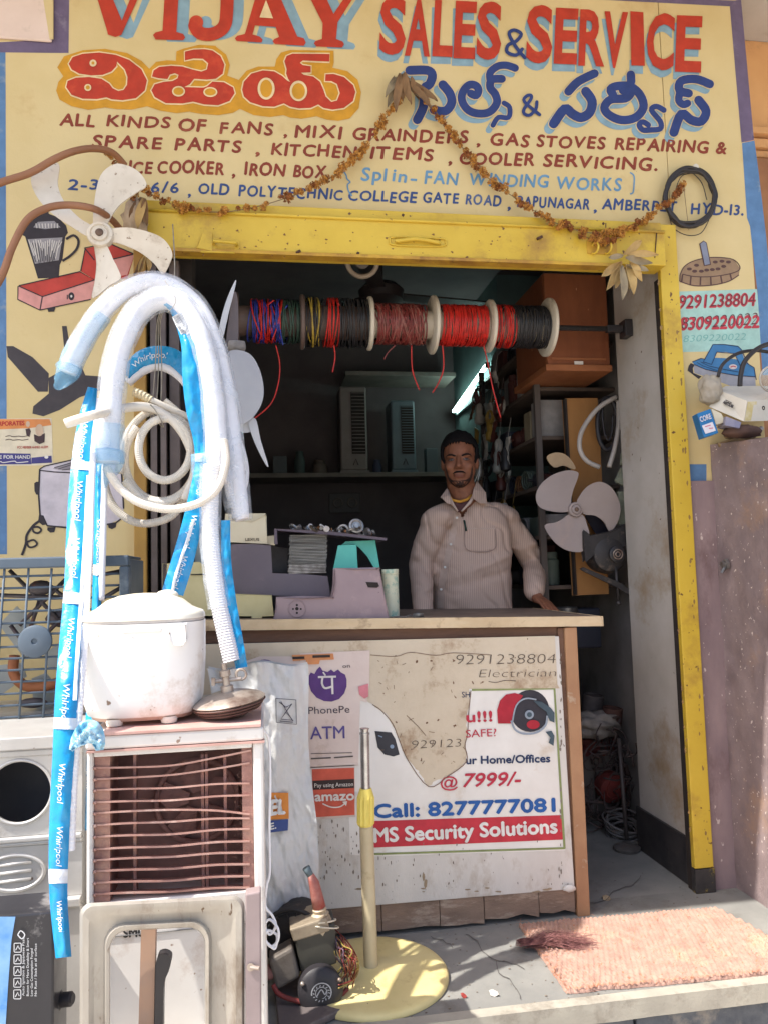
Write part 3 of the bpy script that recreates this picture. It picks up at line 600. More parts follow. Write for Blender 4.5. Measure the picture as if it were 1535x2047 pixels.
mb = MB(); mb.box((1.030, YC+0.042, 0.01), (1.046, 0.58, 0.952)); mb.build('side_panel', brn, ct)
mb = MB(); mb.box((1.006, 0.55, 0.0), (1.048, 0.585, 0.951)); mb.build('corner_post', post_m, ct)
mb = MB(); mb.box((x0, 0.56, 0.03), (1.0, 0.575, 0.95)); mb.build('back_panel', brn, ct)
# ragged kick boards
kick = M('weathered_board', (150, 126, 108), (118, 98, 84), scale=6, rough=0.85, bump=0.6, bscale=50, stretch=(1, 1, 3), dirt=(178, 160, 142), dscale=8, dlev=0.58)
xx = -0.30; r3 = random.Random(3)
while xx < 0.99:
    w = min(0.06+0.14*r3.random(), 1.0-xx); z0 = 0.012*r3.random()+0.004
    pts = [(xx+0.001, YC+0.004, z0+0.01*r3.random()), (xx+w*0.4, YC+0.004, z0+0.006*r3.random()), (xx+w*0.7, YC+0.004, z0+0.014*r3.random()), (xx+w-0.002, YC+0.004, z0), (xx+w-0.002, YC+0.004, 0.094+0.004*r3.random()), (xx+0.001, YC+0.004, 0.098)]
    mb = MB(); mb.prism(pts, (0, 0.012+0.006*r3.random(), 0)); mb.build('kick_board', kick, ct, bevel=0.0015); xx += w
mb = MB(); a = P(1137, 1776, YC-0.008); mb.blob(a, 0.02, 2, amp=0.4, sc=(1.1, 0.35, 0.6)); mb.build('filler_lump', pan, ct, smooth=True)

# papers on the counter front; each a thing
fy = lambda off: Paint(onY(YC), off=off, step=0.00012)
pa = thing('torn_paper', P(830, 1450, YC), 'brown stained torn backing paper glued over the upper right of the counter front', 'paper')
q = fy(0.0012); rt = random.Random(4)
def rag(pts):
    out = []
    for a, b in zip(pts, pts[1:]):
        n = max(1, int(math.hypot(b[0]-a[0], b[1]-a[1])/6)) if 700 < a[0] < 945 and a[1] > 1378 else 1
        for i in range(n): out.append((a[0]+(b[0]-a[0])*i/n+(rt.uniform(-2.2, 2.2) if n > 1 else 0), a[1]+(b[1]-a[1])*i/n+(rt.uniform(-2.2, 2.2) if n > 1 else 0)))
    return out+[pts[-1]]
q.poly(rag([(330,1290),(1108,1271),(1113,1368),(1118,1376),(938,1379),(936,1420),(930,1436),(933,1468),(928,1490),(931,1522),(915,1540),(893,1552),(872,1560),(856,1572),(845,1555),(835,1540),(826,1530),(815,1520),(809,1508),(802,1495),(797,1478),(790,1460),(784,1446),(775,1432),(762,1420),(745,1408),(733,1402),(722,1394),(715,1380),(600,1385),(330,1390)]))
old = M('stained_backing_paper', (204, 190, 168), (190, 174, 150), scale=5, rough=0.85, bump=0.5, bscale=30, dirt=(146, 116, 88), dscale=5, dlev=0.58, spots=(104, 74, 56), sscale=42, slev=0.70)
q.done('paper', old, pa)
q = fy(0.0030); q.line([(740,1309),(790,1312),(820,1304),(870,1310),(905,1305),(980,1309)], 1.2); q.line([(744,1408),(762,1420),(784,1446),(797,1478),(815,1520),(856,1572),(893,1552),(931,1522),(928,1490),(933,1468),(936,1420),(940,1380)], 1.6)
for k in range(22): 
    x, y = 745+rnd.random()*180, 1320+rnd.random()*210; a = rnd.random()*3.1; l = 3+rnd.random()*9; q.line([(x, y), (x+l*math.cos(a), y+l*math.sin(a))], 1.0, 0)
q.line([(812,1430),(835,1452),(850,1470)], 1.2, 0); q.done('scratches', paint((122, 96, 78), 'scratch_brown'), pa)
q = fy(0.0034); q.text('9291238804', (911,1328), (1109,1326), 21, bold=-0.022, shear=0.1); q.text('Electrician', (956,1354), (1110,1352), 17, bold=-0.024, shear=0.15); q.text('929123', (823,1496), (921,1492), 17, bold=-0.022, shear=0.1); q.line([(975,1362),(990,1364),(1008,1360),(1030,1361)], 1.3); q.done('handwriting', paint((92, 80, 70), 'pencil_grey'), pa)

po = thing('security_poster', P(935, 1540, YC), 'white camera security advertisement with blue phone number and red band on the counter front', 'poster')
pw_ = M('poster_white', (226, 222, 216), (212, 206, 198), scale=5, rough=0.45, bump=0.1, dirt=(196, 180, 160), dscale=6, dlev=0.64)
q = fy(0.0004); q.poly([(690,1378),(1110,1372),(1129,1700),(742,1712),(700,1708)]); q.done('paper', pw_, po)
q = fy(0.0016); q.line([(942,1379),(1107,1377),(1127,1696)], 4.5, 0); q.line([(748,1707),(1128,1695)], 4, 0); q.done('border', paint((138, 148, 96), 'olive_border'), po)
q = fy(0.0016); q.poly([(746,1641),(1123,1629),(1124,1678),(747,1694)]); q.done('red_band', paint((196, 54, 66), 'band_red'), po)
q = fy(0.0030); q.text('MS Security Solutions', (748,1683), (1112,1664), 29, bold=0.05); q.done('lettering', paint((232, 228, 222), 'letter_white'), po)
q = fy(0.0022); q.text('Call: 8277777081', (748,1634), (1108,1621), 27, bold=0.06); q.done('lettering', paint((40, 92, 160), 'letter_blue'), po)
q = fy(0.0022); q.text('7999/-', (925,1573), (1040,1569), 28, bold=0.03, shear=0.25); q.text('@', (880,1574), (914,1573), 22, bold=0.02); q.text('u!!!', (932,1443), (982,1441), 21, bold=0.05); q.text('SAFE?', (930,1474), (991,1471), 16, bold=0.0); q.done('lettering', paint((190, 52, 72), 'letter_crimson'), po)
q = fy(0.0022); q.text('ur Home/Offices', (931,1527), (1098,1523), 16, bold=0.045); q.text('SH', (922,1394), (938,1394), 12); q.done('lettering', paint((42, 56, 92), 'letter_navy'), po)
q = fy(0.0016); q.ell(1058, 1421, 39, 42); q.done('camera_picture', paint((54, 52, 60), 'dome_grey'), po)
q = fy(0.0034); q.poly([(994,1446),(992,1420),(998,1400),(1010,1388),(1028,1385),(1044,1390),(1034,1405),(1026,1425),(1022,1446)]); q.ell(1064, 1448, 13, 9); q.done('camera_picture', paint((176, 38, 54), 'dome_red'), po)
q = fy(0.0050); q.line([(1020,1440),(1028,1458),(1045,1466),(1070,1464),(1088,1450),(1092,1430)], 4); q.line([(1022,1445),(1030,1410),(1048,1396),(1070,1398)], 3); q.ell(1056, 1428, 9, 9); q.done('camera_picture', paint((150, 160, 172), 'dome_light'), po)
q = fy(0.0066); q.ell(1056, 1428, 5, 5); q.poly([(1064,1400),(1080,1402),(1098,1414),(1106,1424),(1106,1444),(1096,1440),(1090,1422),(1076,1412)]); q.poly([(1088,1462),(1100,1460),(1106,1470),(1104,1490),(1094,1484),(1098,1474)]); q.done('camera_picture', paint((70, 86, 96), 'dome_slate'), po)
q = fy(0.0018); q.poly([(749,1461),(782,1464),(790,1478),(798,1508),(786,1512),(768,1508),(755,1494)]); q.done('camera_picture', paint((58, 58, 64), 'bullet_camera_black'), po)
q = fy(0.0030); q.ell(783, 1492, 4, 4); q.line([(756,1470),(764,1473)], 2, 0); q.done('camera_picture', paint((132, 150, 172), 'lens_blue'), po)

pp = thing('payment_poster', P(675, 1420, YC), 'pale pink payment sticker with a purple round emblem and letters ATM', 'poster')
q = fy(0.0034); q.poly([(600,1306),(739,1300),(738,1370),(733,1404),(720,1400),(716,1530),(600,1536)]); q.done('paper', M('pink_white_paper', (216, 200, 190), (204, 184, 174), scale=5, rough=0.6, bump=0.15, dirt=(170, 146, 124), dscale=6, dlev=0.64), pp)
q = fy(0.0048); q.poly([(617,1365),(618,1350),(622,1344),(629,1347),(634,1338),(640,1332),(645,1340),(655,1343),(662,1338),(668,1343),(676,1338),(682,1344),(690,1348),(693,1358),(693,1372),(688,1386),(678,1397),(663,1402),(648,1401),(633,1394),(622,1381)]); q.done('emblem', paint((92, 58, 122), 'emblem_purple'), pp)
q = fy(0.0062); q.line([(636,1353),(672,1352)], 4, 0); q.line([(664,1353),(665,1387)], 4.2, 0); q.line([(645,1354),(644,1366),(650,1375),(663,1372)], 4); q.line([(651,1350),(646,1343)], 3, 0); q.done('emblem_letter', paint((228, 220, 214), 'emblem_letter_white'), pp)
q = fy(0.0048); q.text('PhonePe', (617,1427), (699,1424), 15, bold=0.0); q.text('on', (685,1335), (700,1334), 8); q.done('lettering', paint((70, 60, 72), 'poster_grey_ink'), pp)
q = fy(0.0048); q.text('ATM', (621,1477), (689,1475), 26, bold=0.012); q.done('lettering', paint((92, 80, 140), 'poster_violet_ink'), pp)
q = fy(0.0048); q.line([(622,1506),(704,1504)], 1.4, 0); q.line([(622,1516),(662,1514)], 2.6, 0); q.line([(668,1514),(706,1511)], 2.6, 0); q.done('print_line', paint((90, 84, 80), 'print_grey'), pp)
q = fy(0.0064); q.poly([(584,1309),(666,1306),(668,1318),(640,1319),(638,1327),(612,1328),(612,1319),(586,1321)]); q.done('orange_strip', paint((214, 142, 92), 'orange_tape'), pp)
q = fy(0.0078); q.line([(585,1315),(609,1314)], 5, 0); q.line([(625,1312),(660,1311)], 5, 0); q.done('print_line', paint((60, 48, 42), 'tape_print'), pp)
q = fy(0.0064); q.poly([(716,1372),(736,1366),(736,1392),(728,1396),(718,1388)]); q.done('sticker_scrap', paint((214, 132, 140), 'scrap_pink'), pp)
p2 = thing('round_sticker', P(530, 1345, YC), 'worn sticker with a purple disc half hidden behind the white sack', 'sticker')
q = fy(0.0034); q.poly([(490,1322),(520,1312),(580,1312),(600,1322),(604,1400),(490,1400)]); q.done('paper', MATS['pink_white_paper'], p2)
q = fy(0.0050); q.ell(530, 1350, 30, 32); q.done('emblem', MATS['emblem_purple'], p2); q = fy(0.0064); q.line([(520,1328),(542,1326)], 3, 0); q.line([(530,1328),(526,1342)], 3, 0); q.done('emblem_letter', MATS['emblem_letter_white'], p2)
am_ = thing('orange_poster', P(667, 1585, YC), 'small orange payment sticker with a black band and a smile mark below the ATM poster', 'poster')
q = fy(0.0034); q.poly([(620,1533),(709,1528),(711,1632),(622,1638)]); q.done('paper', MATS['pink_white_paper'], am_)
q = fy(0.0046); q.poly([(624,1537),(708,1534),(709,1628),(627,1633)]); q.done('orange_field', paint((212, 96, 74), 'sticker_orange'), am_)
q = fy(0.0060); q.poly([(625,1560),(708,1556),(708,1574),(626,1578)]); q.done('black_band', paint((58, 44, 42), 'sticker_black'), am_)
q = fy(0.0074); q.text('Pay using Amazon', (629,1573), (706,1570), 8.5, bold=0.0); q.text('amazon', (630,1600), (722,1597), 19, bold=0.045); q.line([(645,1605),(662,1612),(680,1611),(692,1602)], 2.4); q.poly([(684,1601),(694,1600),(692,1610)]); q.done('lettering', paint((236, 226, 216), 'sticker_white'), am_)

# chips, drips and flaked patches on the white board
rc_ = random.Random(17)
def blot(q, cx, cy, r, sx=1.0, sy=1.0):
    n = rc_.randrange(6, 11); q.poly([(cx+r*sx*rc_.uniform(.5, 1.2)*math.cos(2*math.pi*i/n), cy+r*sy*rc_.uniform(.5, 1.2)*math.sin(2*math.pi*i/n)) for i in range(n)])
q = fy(0.0006)
for k in range(50): blot(q, rc_.uniform(630, 1140), rc_.uniform(1655, 1775) if k % 3 else rc_.uniform(1715, 1778), rc_.uniform(0.7, 2.6), 0.6, rc_.uniform(1, 2.4))
for k in range(30): blot(q, 1118+rc_.uniform(-3, 26)*0+ (rc_.random()*3), 1280+rc_.random()*480, rc_.uniform(1, 3), 0.7, 2)
for k in range(26): blot(q, rc_.uniform(640, 720), rc_.uniform(1640, 1770), rc_.uniform(1.2, 3.4), 0.6, 1.6)
tag(q.done('paint_chip', paint((134, 122, 110), 'chip_brown'), ct), kind='stuff')
q = fy(0.0004)
for k in range(16): blot(q, rc_.uniform(420, 1130), 1776+rc_.uniform(-3, 8), rc_.uniform(2, 6), 1.8, 0.5)
for cx_, cy_ in ((850, 1765), (846, 1752)): blot(q, cx_, cy_, 6, 0.6, 1.8)
tag(q.done('stain', paint((158, 138, 112), 'stain_tan'), ct), kind='stuff')

# ---------------------------------------------------------------- goods on the counter
Z7 = lambda l: [(x/3.337+400, y/3.337+980) for x, y in l]
def slabpx(pts, Y, d, base=None): return [P(x, y, Y) for x, y in pts], (0, d, 0)
mauve_pl = M('mauve_plastic', (156, 136, 138), (142, 122, 126), scale=5, rough=0.5, bump=0.05, dirt=(174, 150, 146), dscale=7, dlev=0.6, spots=(90, 70, 74), sscale=60, slev=0.74)
slate_pl = M('slate_purple_plastic', (108, 98, 106), (94, 86, 94), scale=4, rough=0.5, bump=0.05, dirt=(130, 112, 120), dscale=6)
def on_top(px, Y): x = P(px, 1200, Y).x; return Vector((x, Y, zt(x)))
g = thing('appliance_housing', on_top(670, -0.05), 'mauve plastic appliance housing with a four hole vent, frontmost on the counter', 'casing')
mb = MB(); mb.prism(*slabpx(Z7([(498,866),(505,800),(520,728),(700,722),(885,715),(900,640),(915,530),(1050,528),(1195,524),(1225,680),(1250,850)]), -0.075, 0.09)); mb.build('shell', mauve_pl, g, bevel=0.006)
q = Paint(onY(-0.075), off=0.001)
for c in ((648,790,9),(648,766,6),(648,818,6),(622,792,5),(674,792,5)): q.ell(400+c[0]/3.337, 980+c[1]/3.337, c[2]/2.6, n=14)
q.poly(Z7([(1105,612),(1185,615),(1195,640),(1180,650),(1120,648)])); q.done('vent_hole', dark_m, g)
mb = MB(); c = P(648/3.337+400, 790/3.337+980, -0.0765); mb.ring(c, (0, 1, 0), 0.028, 0.0018, 28, 5); mb.build('vent_rim', mauve_pl, g, smooth=True)
g = thing('appliance_housing.001', on_top(560, 0.05), 'dark purple grey stepped plastic housing lying on a cream board beside the white box', 'casing')
mb = MB(); mb.prism(*slabpx(Z7([(150,690),(165,520),(175,440),(215,362),(340,360),(475,366),(480,460),(485,552),(700,562),(850,572),(862,640),(868,712),(500,700),(190,692)]), 0.03, 0.10)); mb.build('shell', slate_pl, g, bevel=0.005)
crm = M('aged_cream_board', (206, 196, 150), (188, 176, 128), scale=7, rough=0.6, bump=0.1, dirt=(150, 134, 92), dscale=6)
g = thing('cream_board', on_top(500, -0.02), 'aged cream panel under the dark purple housing on the counter', 'board')
mb = MB(); mb.prism(*slabpx(Z7([(-250,490),(-10,480),(130,560),(180,690),(480,702),(492,838),(415,842),(412,862),(350,862),(345,840),(-250,835)]), -0.02, 0.05)); mb.build('board', crm, g, bevel=0.003)
mb = MB(); mb.prism(*slabpx(Z7([(-60,560),(120,555),(120,562),(-60,567)]), -0.024, 0.003)); mb.build('slot', dark_m, g)
g = thing('plastic_sheet', on_top(375, 0.07), 'pale grey green plastic panel standing behind the hanging hoses on the counter', 'panel')
mb = MB(); mb.prism(*slabpx([(338,1072),(352,1066),(412,1064),(416,1128),(402,1180),(318,1180)], 0.075, 0.02)); mb.build('panel', M('grey_green_plastic', (160, 168, 166), (146, 154, 152), scale=5, rough=0.5), g, bevel=0.003)
g = thing('cream_box', tuple(P(492, 1086, 0.06)), 'off white appliance box with dark lettering resting on the dark purple housing', 'box')
ob_ = M('offwhite_card', (216, 206, 180), (204, 192, 164), scale=5, rough=0.6, bump=0.08, dirt=(170, 150, 118), dscale=5)
mb = MB(); mb.prism(*slabpx(Z7([(160,345),(160,205),(355,210),(440,165),(445,352)]), 0.04, 0.09)); mb.build('carton', ob_, g, bevel=0.003)
mb = MB(); mb.prism(*slabpx(Z7([(170,205),(175,160),(435,158),(425,200),(350,208)]), 0.06, 0.08)); mb.build('flap', ob_, g, bevel=0.002)
q = Paint(onY(0.04), off=0.001); q.text('LEXUS', (491,1081), (519,1081), 5.5, bold=0.03); q.done('lettering', paint((80, 70, 62), 'box_ink'), g)
mb = MB(); mb.prism(*slabpx(Z7([(446,310),(496,300),(498,362),(446,356)]), 0.05, 0.05)); mb.build('side_tab', ob_, g, bevel=0.002)
# laminated iron core
steel = M('core_steel', (150, 148, 142), (92, 88, 84), scale=16, rough=0.4, metal=0.6, bump=0.3, stretch=(0.6, 1, 9))
g = thing('lamination_stack', tuple(P(618, 1148, 0.06)), 'stack of thin steel transformer laminations under the tilted tray', 'metal stack')
a, b = P(*Z7([(600,300)])[0], 0.03), P(*Z7([(590,560)])[0], 0.03); wv = P(*Z7([(850,300)])[0], 0.03) - a
n_ = 26
for i in range(n_):
    p = a.lerp(b, i/n_); h = (a.z-b.z)/n_*0.62; j = rnd.uniform(-0.0022, 0.0022); mb = MB()
    mb.box((p.x+j, 0.03+rnd.uniform(-0.002, 0.002), p.z-h), (p.x+wv.x+j, 0.13, p.z)); mb.build('lamination', steel if i < 20 else M('pale_core_steel', (186, 180, 174), (120, 114, 108), scale=30, rough=0.5, metal=0.3), g)
mb = MB(); mb.box((a.x+0.006, 0.036, b.z-0.002), (a.x+wv.x-0.006, 0.125, a.z)); mb.build('core', dark_m, g)
g = thing('grey_block', on_top(560, 0.16), 'dark grey metal block standing behind the dark purple housing', 'metal block')
mb = MB(); mb.prism(*slabpx(Z7([(476,370),(560,385),(590,380),(590,552),(480,548)]), 0.15, 0.05)); mb.build('block', M('dark_metal', (92, 88, 88), (66, 62, 64), scale=9, rough=0.5, metal=0.5), g, bevel=0.003)
# tilted tray with small motor parts
g = thing('parts_tray', tuple(P(660, 1075, 0.05)), 'thin dark tray tilted across the lamination stack and teal cover, loaded with small metal parts', 'tray')
mb = MB(); mb.prism(*slabpx(Z7([(512,256),(860,272),(1246,318),(1242,332),(860,296),(516,268),(516,356),(500,356),(500,258)]), 0.0, 0.16)); mb.build('tray', M('dark_mauve_tray', (92, 80, 90), (80, 70, 80), scale=5, rough=0.45), g, bevel=0.002)
zm = [M('zinc_part', (176, 174, 172), (110, 106, 102), scale=20, rough=0.35, metal=0.7), M('dark_bronze_part', (84, 72, 56), (58, 50, 42), scale=20, rough=0.5, metal=0.4), M('white_part', (214, 210, 206), (180, 174, 170), scale=20, rough=0.5), M('copper_part', (140, 98, 62), (100, 70, 50), scale=20, rough=0.4, metal=0.6)]
r5 = random.Random(5)
def ztray(px): t = (px-554)/(773-554); return P(px, 980+(262+t*56)/3.337, 0.0).z
kinds = ['washer', 'bolt', 'bearing', 'bush']
for i in range(34):
    px = 585 + 165*(i+0.5)/34 + r5.uniform(-4, 4); y = r5.uniform(0.01, 0.09); x = P(px, 1060, y).x; z = ztray(px)+0.005; r = r5.uniform(0.007, 0.018); k = i % 4; mb = MB()
    ax = Vector((r5.uniform(-1, 1), r5.uniform(-1, 1), r5.uniform(-0.4, 1))).normalized(); c = Vector((x, y, z+r*r5.uniform(0.5, 1.2)))
    if k == 0: mb.ring(c, ax, r, r*0.3, 14, 6)
    elif k == 1: mb.lathe([(r*0.25, -r*1.6), (r*0.25, r), (r*0.6, r), (r*0.6, r*1.5)], c, ax, 8)
    elif k == 2: mb.lathe([(r, -r*0.4), (r, r*0.4), (r*0.7, r*0.45), (r*0.6, r*0.3), (r*0.4, r*0.3), (r*0.35, r*0.5), (0.0001, r*0.5)], c, ax, 16)
    else: mb.lathe([(r*0.6, -r), (r*0.8, -r*0.6), (r*0.6, -r*0.2), (r*0.7, r*0.6), (r*0.3, r)], c, ax, 10)
    o = mb.build(kinds[k], zm[r5.randrange(4) if i % 3 else 0], None, smooth=True, angle=40)
    tag(o, 'one of the small greasy metal motor parts heaped on the tilted tray', 'metal part', 'small motor parts heaped on the tray')
mb = MB(); c = P(712, 1052, 0.02); mb.lathe([(0.026, -0.01), (0.026, 0.006), (0.02, 0.008), (0.016, 0.004), (0.01, 0.004), (0.008, 0.01), (0.0001, 0.01)], c, (0.1, -1, 0.25), 24); tag(mb.build('motor_rotor', zm[0], smooth=True, angle=35), 'round ribbed metal rotor standing on edge at the right of the tilted tray', 'rotor')
teal = M('teal_plastic', (92, 186, 170), (82, 172, 158), scale=5, rough=0.45)
g = thing('teal_cover', on_top(710, 0.02), 'bright teal plastic cover split in two pieces above the mauve housing', 'cover')
mb = MB(); mb.prism(*slabpx(Z7([(896,526),(925,372),(1040,366),(1052,518)]), 0.016, 0.03)); mb.build('front_piece', teal, g, bevel=0.002)
mb = MB(); mb.prism(*slabpx(Z7([(955,362),(975,345),(1168,334),(1196,522),(1165,518),(1120,440),(1070,385),(1035,360)]), 0.048, 0.03)); mb.build('rear_piece', teal, g, bevel=0.002)
g = thing('tin_can', on_top(781, 0.03), 'cream tin with worn green print standing right of the mauve housing', 'tin')
c = on_top(781, 0.04); h = P(780, 1138, 0.04).z - c.z; r = 0.029
mb = MB(); mb.lathe([(r, 0), (r, h*0.93), (r*1.03, h*0.94), (r*1.03, h), (r*0.95, h), (r*0.95, h*0.97), (0.0001, h*0.97)], c, n=28); mb.build('body', M('cream_tin', (212, 214, 190), (196, 198, 170), scale=8, rough=0.45, dirt=(84, 160, 150), dscale=22, dlev=0.56), g, smooth=True, angle=40)
mb = MB(); mb.ring(c+Vector((0, 0, h*0.9)), (0, 0, 1), r*1.02, 0.0015, 28, 6); mb.build('rim', M('dull_cream', (206, 200, 168)), g, smooth=True)
g = on_top(835, -0.06); mb = MB(); mb.lathe([(0.017, 0), (0.019, 0.004), (0.019, 0.012), (0.012, 0.014), (0.011, 0.009), (0.0001, 0.009)], g, n=20); tag(mb.build('metal_puck', zm[0], smooth=True, angle=40), 'small round metal cup lying on the counter in front of the man', 'metal part')
mb = MB(); mb.tube([on_top(x, y)+Vector((0, 0, 0.004+0.003*math.sin(x))) for x, y in ((785,-0.08),(795,-0.06),(808,-0.085),(818,-0.05),(828,-0.07))], 0.0022, 6); tag(mb.build('wire_scrap', M('grey_wire', (110, 104, 100)), smooth=True), 'short grey wire scrap on the counter beside the tin', 'wire')
# ================================================================ things hung and stacked at the left
class Strip:
    """a flattened bag or band following a path; at(u, v) u along, v -1..1 across"""
    def __init__(s, pts, bulge=0.008, n=10, wr=0.002, seed=0):
        q = smooth(pts, n); s.q = q; s.m = len(q)-1; s.b = bulge; s.wr = wr; s.seed = seed
        d = [0]
        for i in range(s.m): d.append(d[-1]+math.hypot(q[i+1][0]-q[i][0], q[i+1][1]-q[i][1]))
        s.d = d; s.len = d[-1]
    def at(s, u, v, lift=0.0):
        t = max(0, min(1, u))*s.len; i = 0
        lo, hi = 0, s.m-1
        while lo < hi:
            mid = (lo+hi+1)//2
            if s.d[mid] <= t: lo = mid
            else: hi = mid-1
        i = lo; f = (t-s.d[i])/max(1e-6, s.d[i+1]-s.d[i]); a, b = s.q[i], s.q[i+1]
        j = min(i+1, s.m-1); k0 = max(i-1, 0)
        t1 = (s.q[i+1][0]-s.q[k0][0], s.q[i+1][1]-s.q[k0][1]); t2 = (s.q[min(i+2, s.m)][0]-s.q[i][0], s.q[min(i+2, s.m)][1]-s.q[i][1])
        tx = t1[0]/(math.hypot(*t1) or 1)*(1-f)+t2[0]/(math.hypot(*t2) or 1)*f; ty = t1[1]/(math.hypot(*t1) or 1)*(1-f)+t2[1]/(math.hypot(*t2) or 1)*f
        l = math.hypot(tx, ty) or 1; nx, ny = -ty/l, tx/l
        c = [a[z]+(b[z]-a[z])*f for z in range(4)]
        w = noise.noise(Vector((t*0.05, v*1.6, s.seed)))*s.wr*2 + noise.noise(Vector((t*0.16, v*3.0, s.seed+5)))*s.wr
        return P(c[0]+nx*c[3]*v, c[1]+ny*c[3]*v, c[2] - s.b*(1-abs(v)**2.2) - lift + w)
    def mesh(s, nu=80, nv=8, both=True):
        mb = MB(); mb.grid(lambda u, v: s.at(u, v*2-1), nu, nv)
        if both: mb.grid(lambda u, v: s.at(u, 1-v*2, -2*s.b*(1-abs(1-2*v)**2.2)-0.001), nu, nv)
        return mb
    def paint(s, off=0.0012): return Paint(lambda x, y: s.at(x/s.len, y), off=off, step=0.0002)
def strip_text(st, body, u0, u1, h, vc, mat, parent, name='lettering', flip=False, bold=0.02, shear=0.15):
    """lettering running down the strip; h is the height as a share of the half width"""
    q = st.paint(); vs, fs, x0, x1 = glyphs(body, 0.0, shear)
    for e in (0.0, bold):
        out = []
        for x, y in vs:
            k = (x-x0)/(x1-x0); u = u0+(u1-u0)*k
            out.append(st.at(u, vc + (-1 if flip else 1)*-(y-0.35+e)*h) + Vector((0, -1, 0))*(0.0014+0.0004*(e > 0)))
        q.mb.add(out, fs)
    q.k += 1
    return q.done(name, mat, parent)

white_pl = M('white_hose_plastic', (232, 230, 232), (218, 216, 220), scale=5, rough=0.45, dirt=(200, 196, 196), dscale=6)
cream_pl = M('cream_hose_plastic', (224, 216, 204), (206, 196, 182), scale=6, rough=0.5, dirt=(176, 164, 150), dscale=6)
cyan = M('cyan_print_film', (14, 150, 200), (20, 132, 190), scale=9, rough=0.22, bump=0.5, bscale=34, spec=0.6)
wfilm = M('white_print_film', (228, 230, 234), (210, 214, 220), scale=9, rough=0.25, bump=0.5, bscale=34, spec=0.6)
def film_mat():
    m = bpy.data.materials.new('clear_film'); m.use_nodes = True; t = m.node_tree; N = t.nodes; L = t.links
    b = N['Principled BSDF']; b.inputs['Base Color'].default_value = lin((226, 232, 240)); b.inputs['Roughness'].default_value = 0.16
    tr = N.new('ShaderNodeBsdfTransparent'); mx = N.new('ShaderNodeMixShader'); out = N['Material Output']
    tc = N.new('ShaderNodeTexCoord'); nz = N.new('ShaderNodeTexNoise'); nz.inputs['Scale'].default_value = 16; nz.inputs['Detail'].default_value = 6
    L.new(tc.outputs['Object'], nz.inputs['Vector'])
    bp = N.new('ShaderNodeBump'); bp.inputs['Strength'].default_value = 0.8; bp.inputs['Distance'].default_value = 0.01; L.new(nz.outputs[0], bp.inputs['Height']); L.new(bp.outputs[0], b.inputs['Normal'])
    mr = N.new('ShaderNodeMapRange'); mr.inputs[1].default_value = 0.35; mr.inputs[2].default_value = 0.7; mr.inputs[3].default_value = 0.12; mr.inputs[4].default_value = 0.42
    L.new(nz.outputs[0], mr.inputs[0]); L.new(mr.outputs[0], mx.inputs[0]); L.new(tr.outputs[0], mx.inputs[1]); L.new(b.outputs[0], mx.inputs[2]); L.new(mx.outputs[0], out.inputs[0])
    return m
film = film_mat()
fblue = M('blue_tint_film', (110, 180, 224), (150, 206, 236), scale=14, rough=0.2, bump=0.8, bscale=40, alpha=0.28)
def pr(px, Y): return px/FPX*(Y-CAM.y)*1.0      # a radius seen as px pixels at depth Y
def hose(pts, rpx, corr=0.0, n=10, k=12, nn=8, pitch=0.008):
    c = path3(pts, nn)
    # resample evenly so the corrugation is regular
    L = [0]
    for i in range(len(c)-1): L.append(L[-1]+(c[i+1]-c[i]).length)
    step = pitch/2 if corr else 0.012; N = max(2, int(L[-1]/step)); out = []; j = 0
    for i in range(N+1):
        d = L[-1]*i/N
        while j < len(L)-2 and L[j+1] < d: j += 1
        out.append(c[j].lerp(c[j+1], (d-L[j])/max(1e-9, L[j+1]-L[j])))
    Y = sum(p[2] for p in pts)/len(pts); r = pr(rpx, Y)
    rr = [r*(1 - corr*(i % 2)) for i in range(N+1)] if corr else [r*(1+0.03*math.sin(i*0.7)) for i in range(N+1)]
    mb = MB(); mb.tube(out, rr, k); return mb
def bag(pts, rpx, mat, parent, seed=0, flat=0.75, amp=0.05):
    """loose crinkled film sleeve round a hose"""
    c = path3(pts, 10); r = pr(rpx, pts[0][2]); mb = MB(); mb.tube(c, r, 18, cap=False); mid = 0
    for i, v in enumerate(mb.v):
        a = c[i//18]; d = v-a; w = 1+amp*noise.noise(v*30+Vector((seed, 0, 0)))*1.2+amp*2.2*noise.noise(v*9+Vector((seed, 3, 0)))
        mb.v[i] = a + d*w
    return mb.build('plastic_bag', mat, parent, smooth=True)

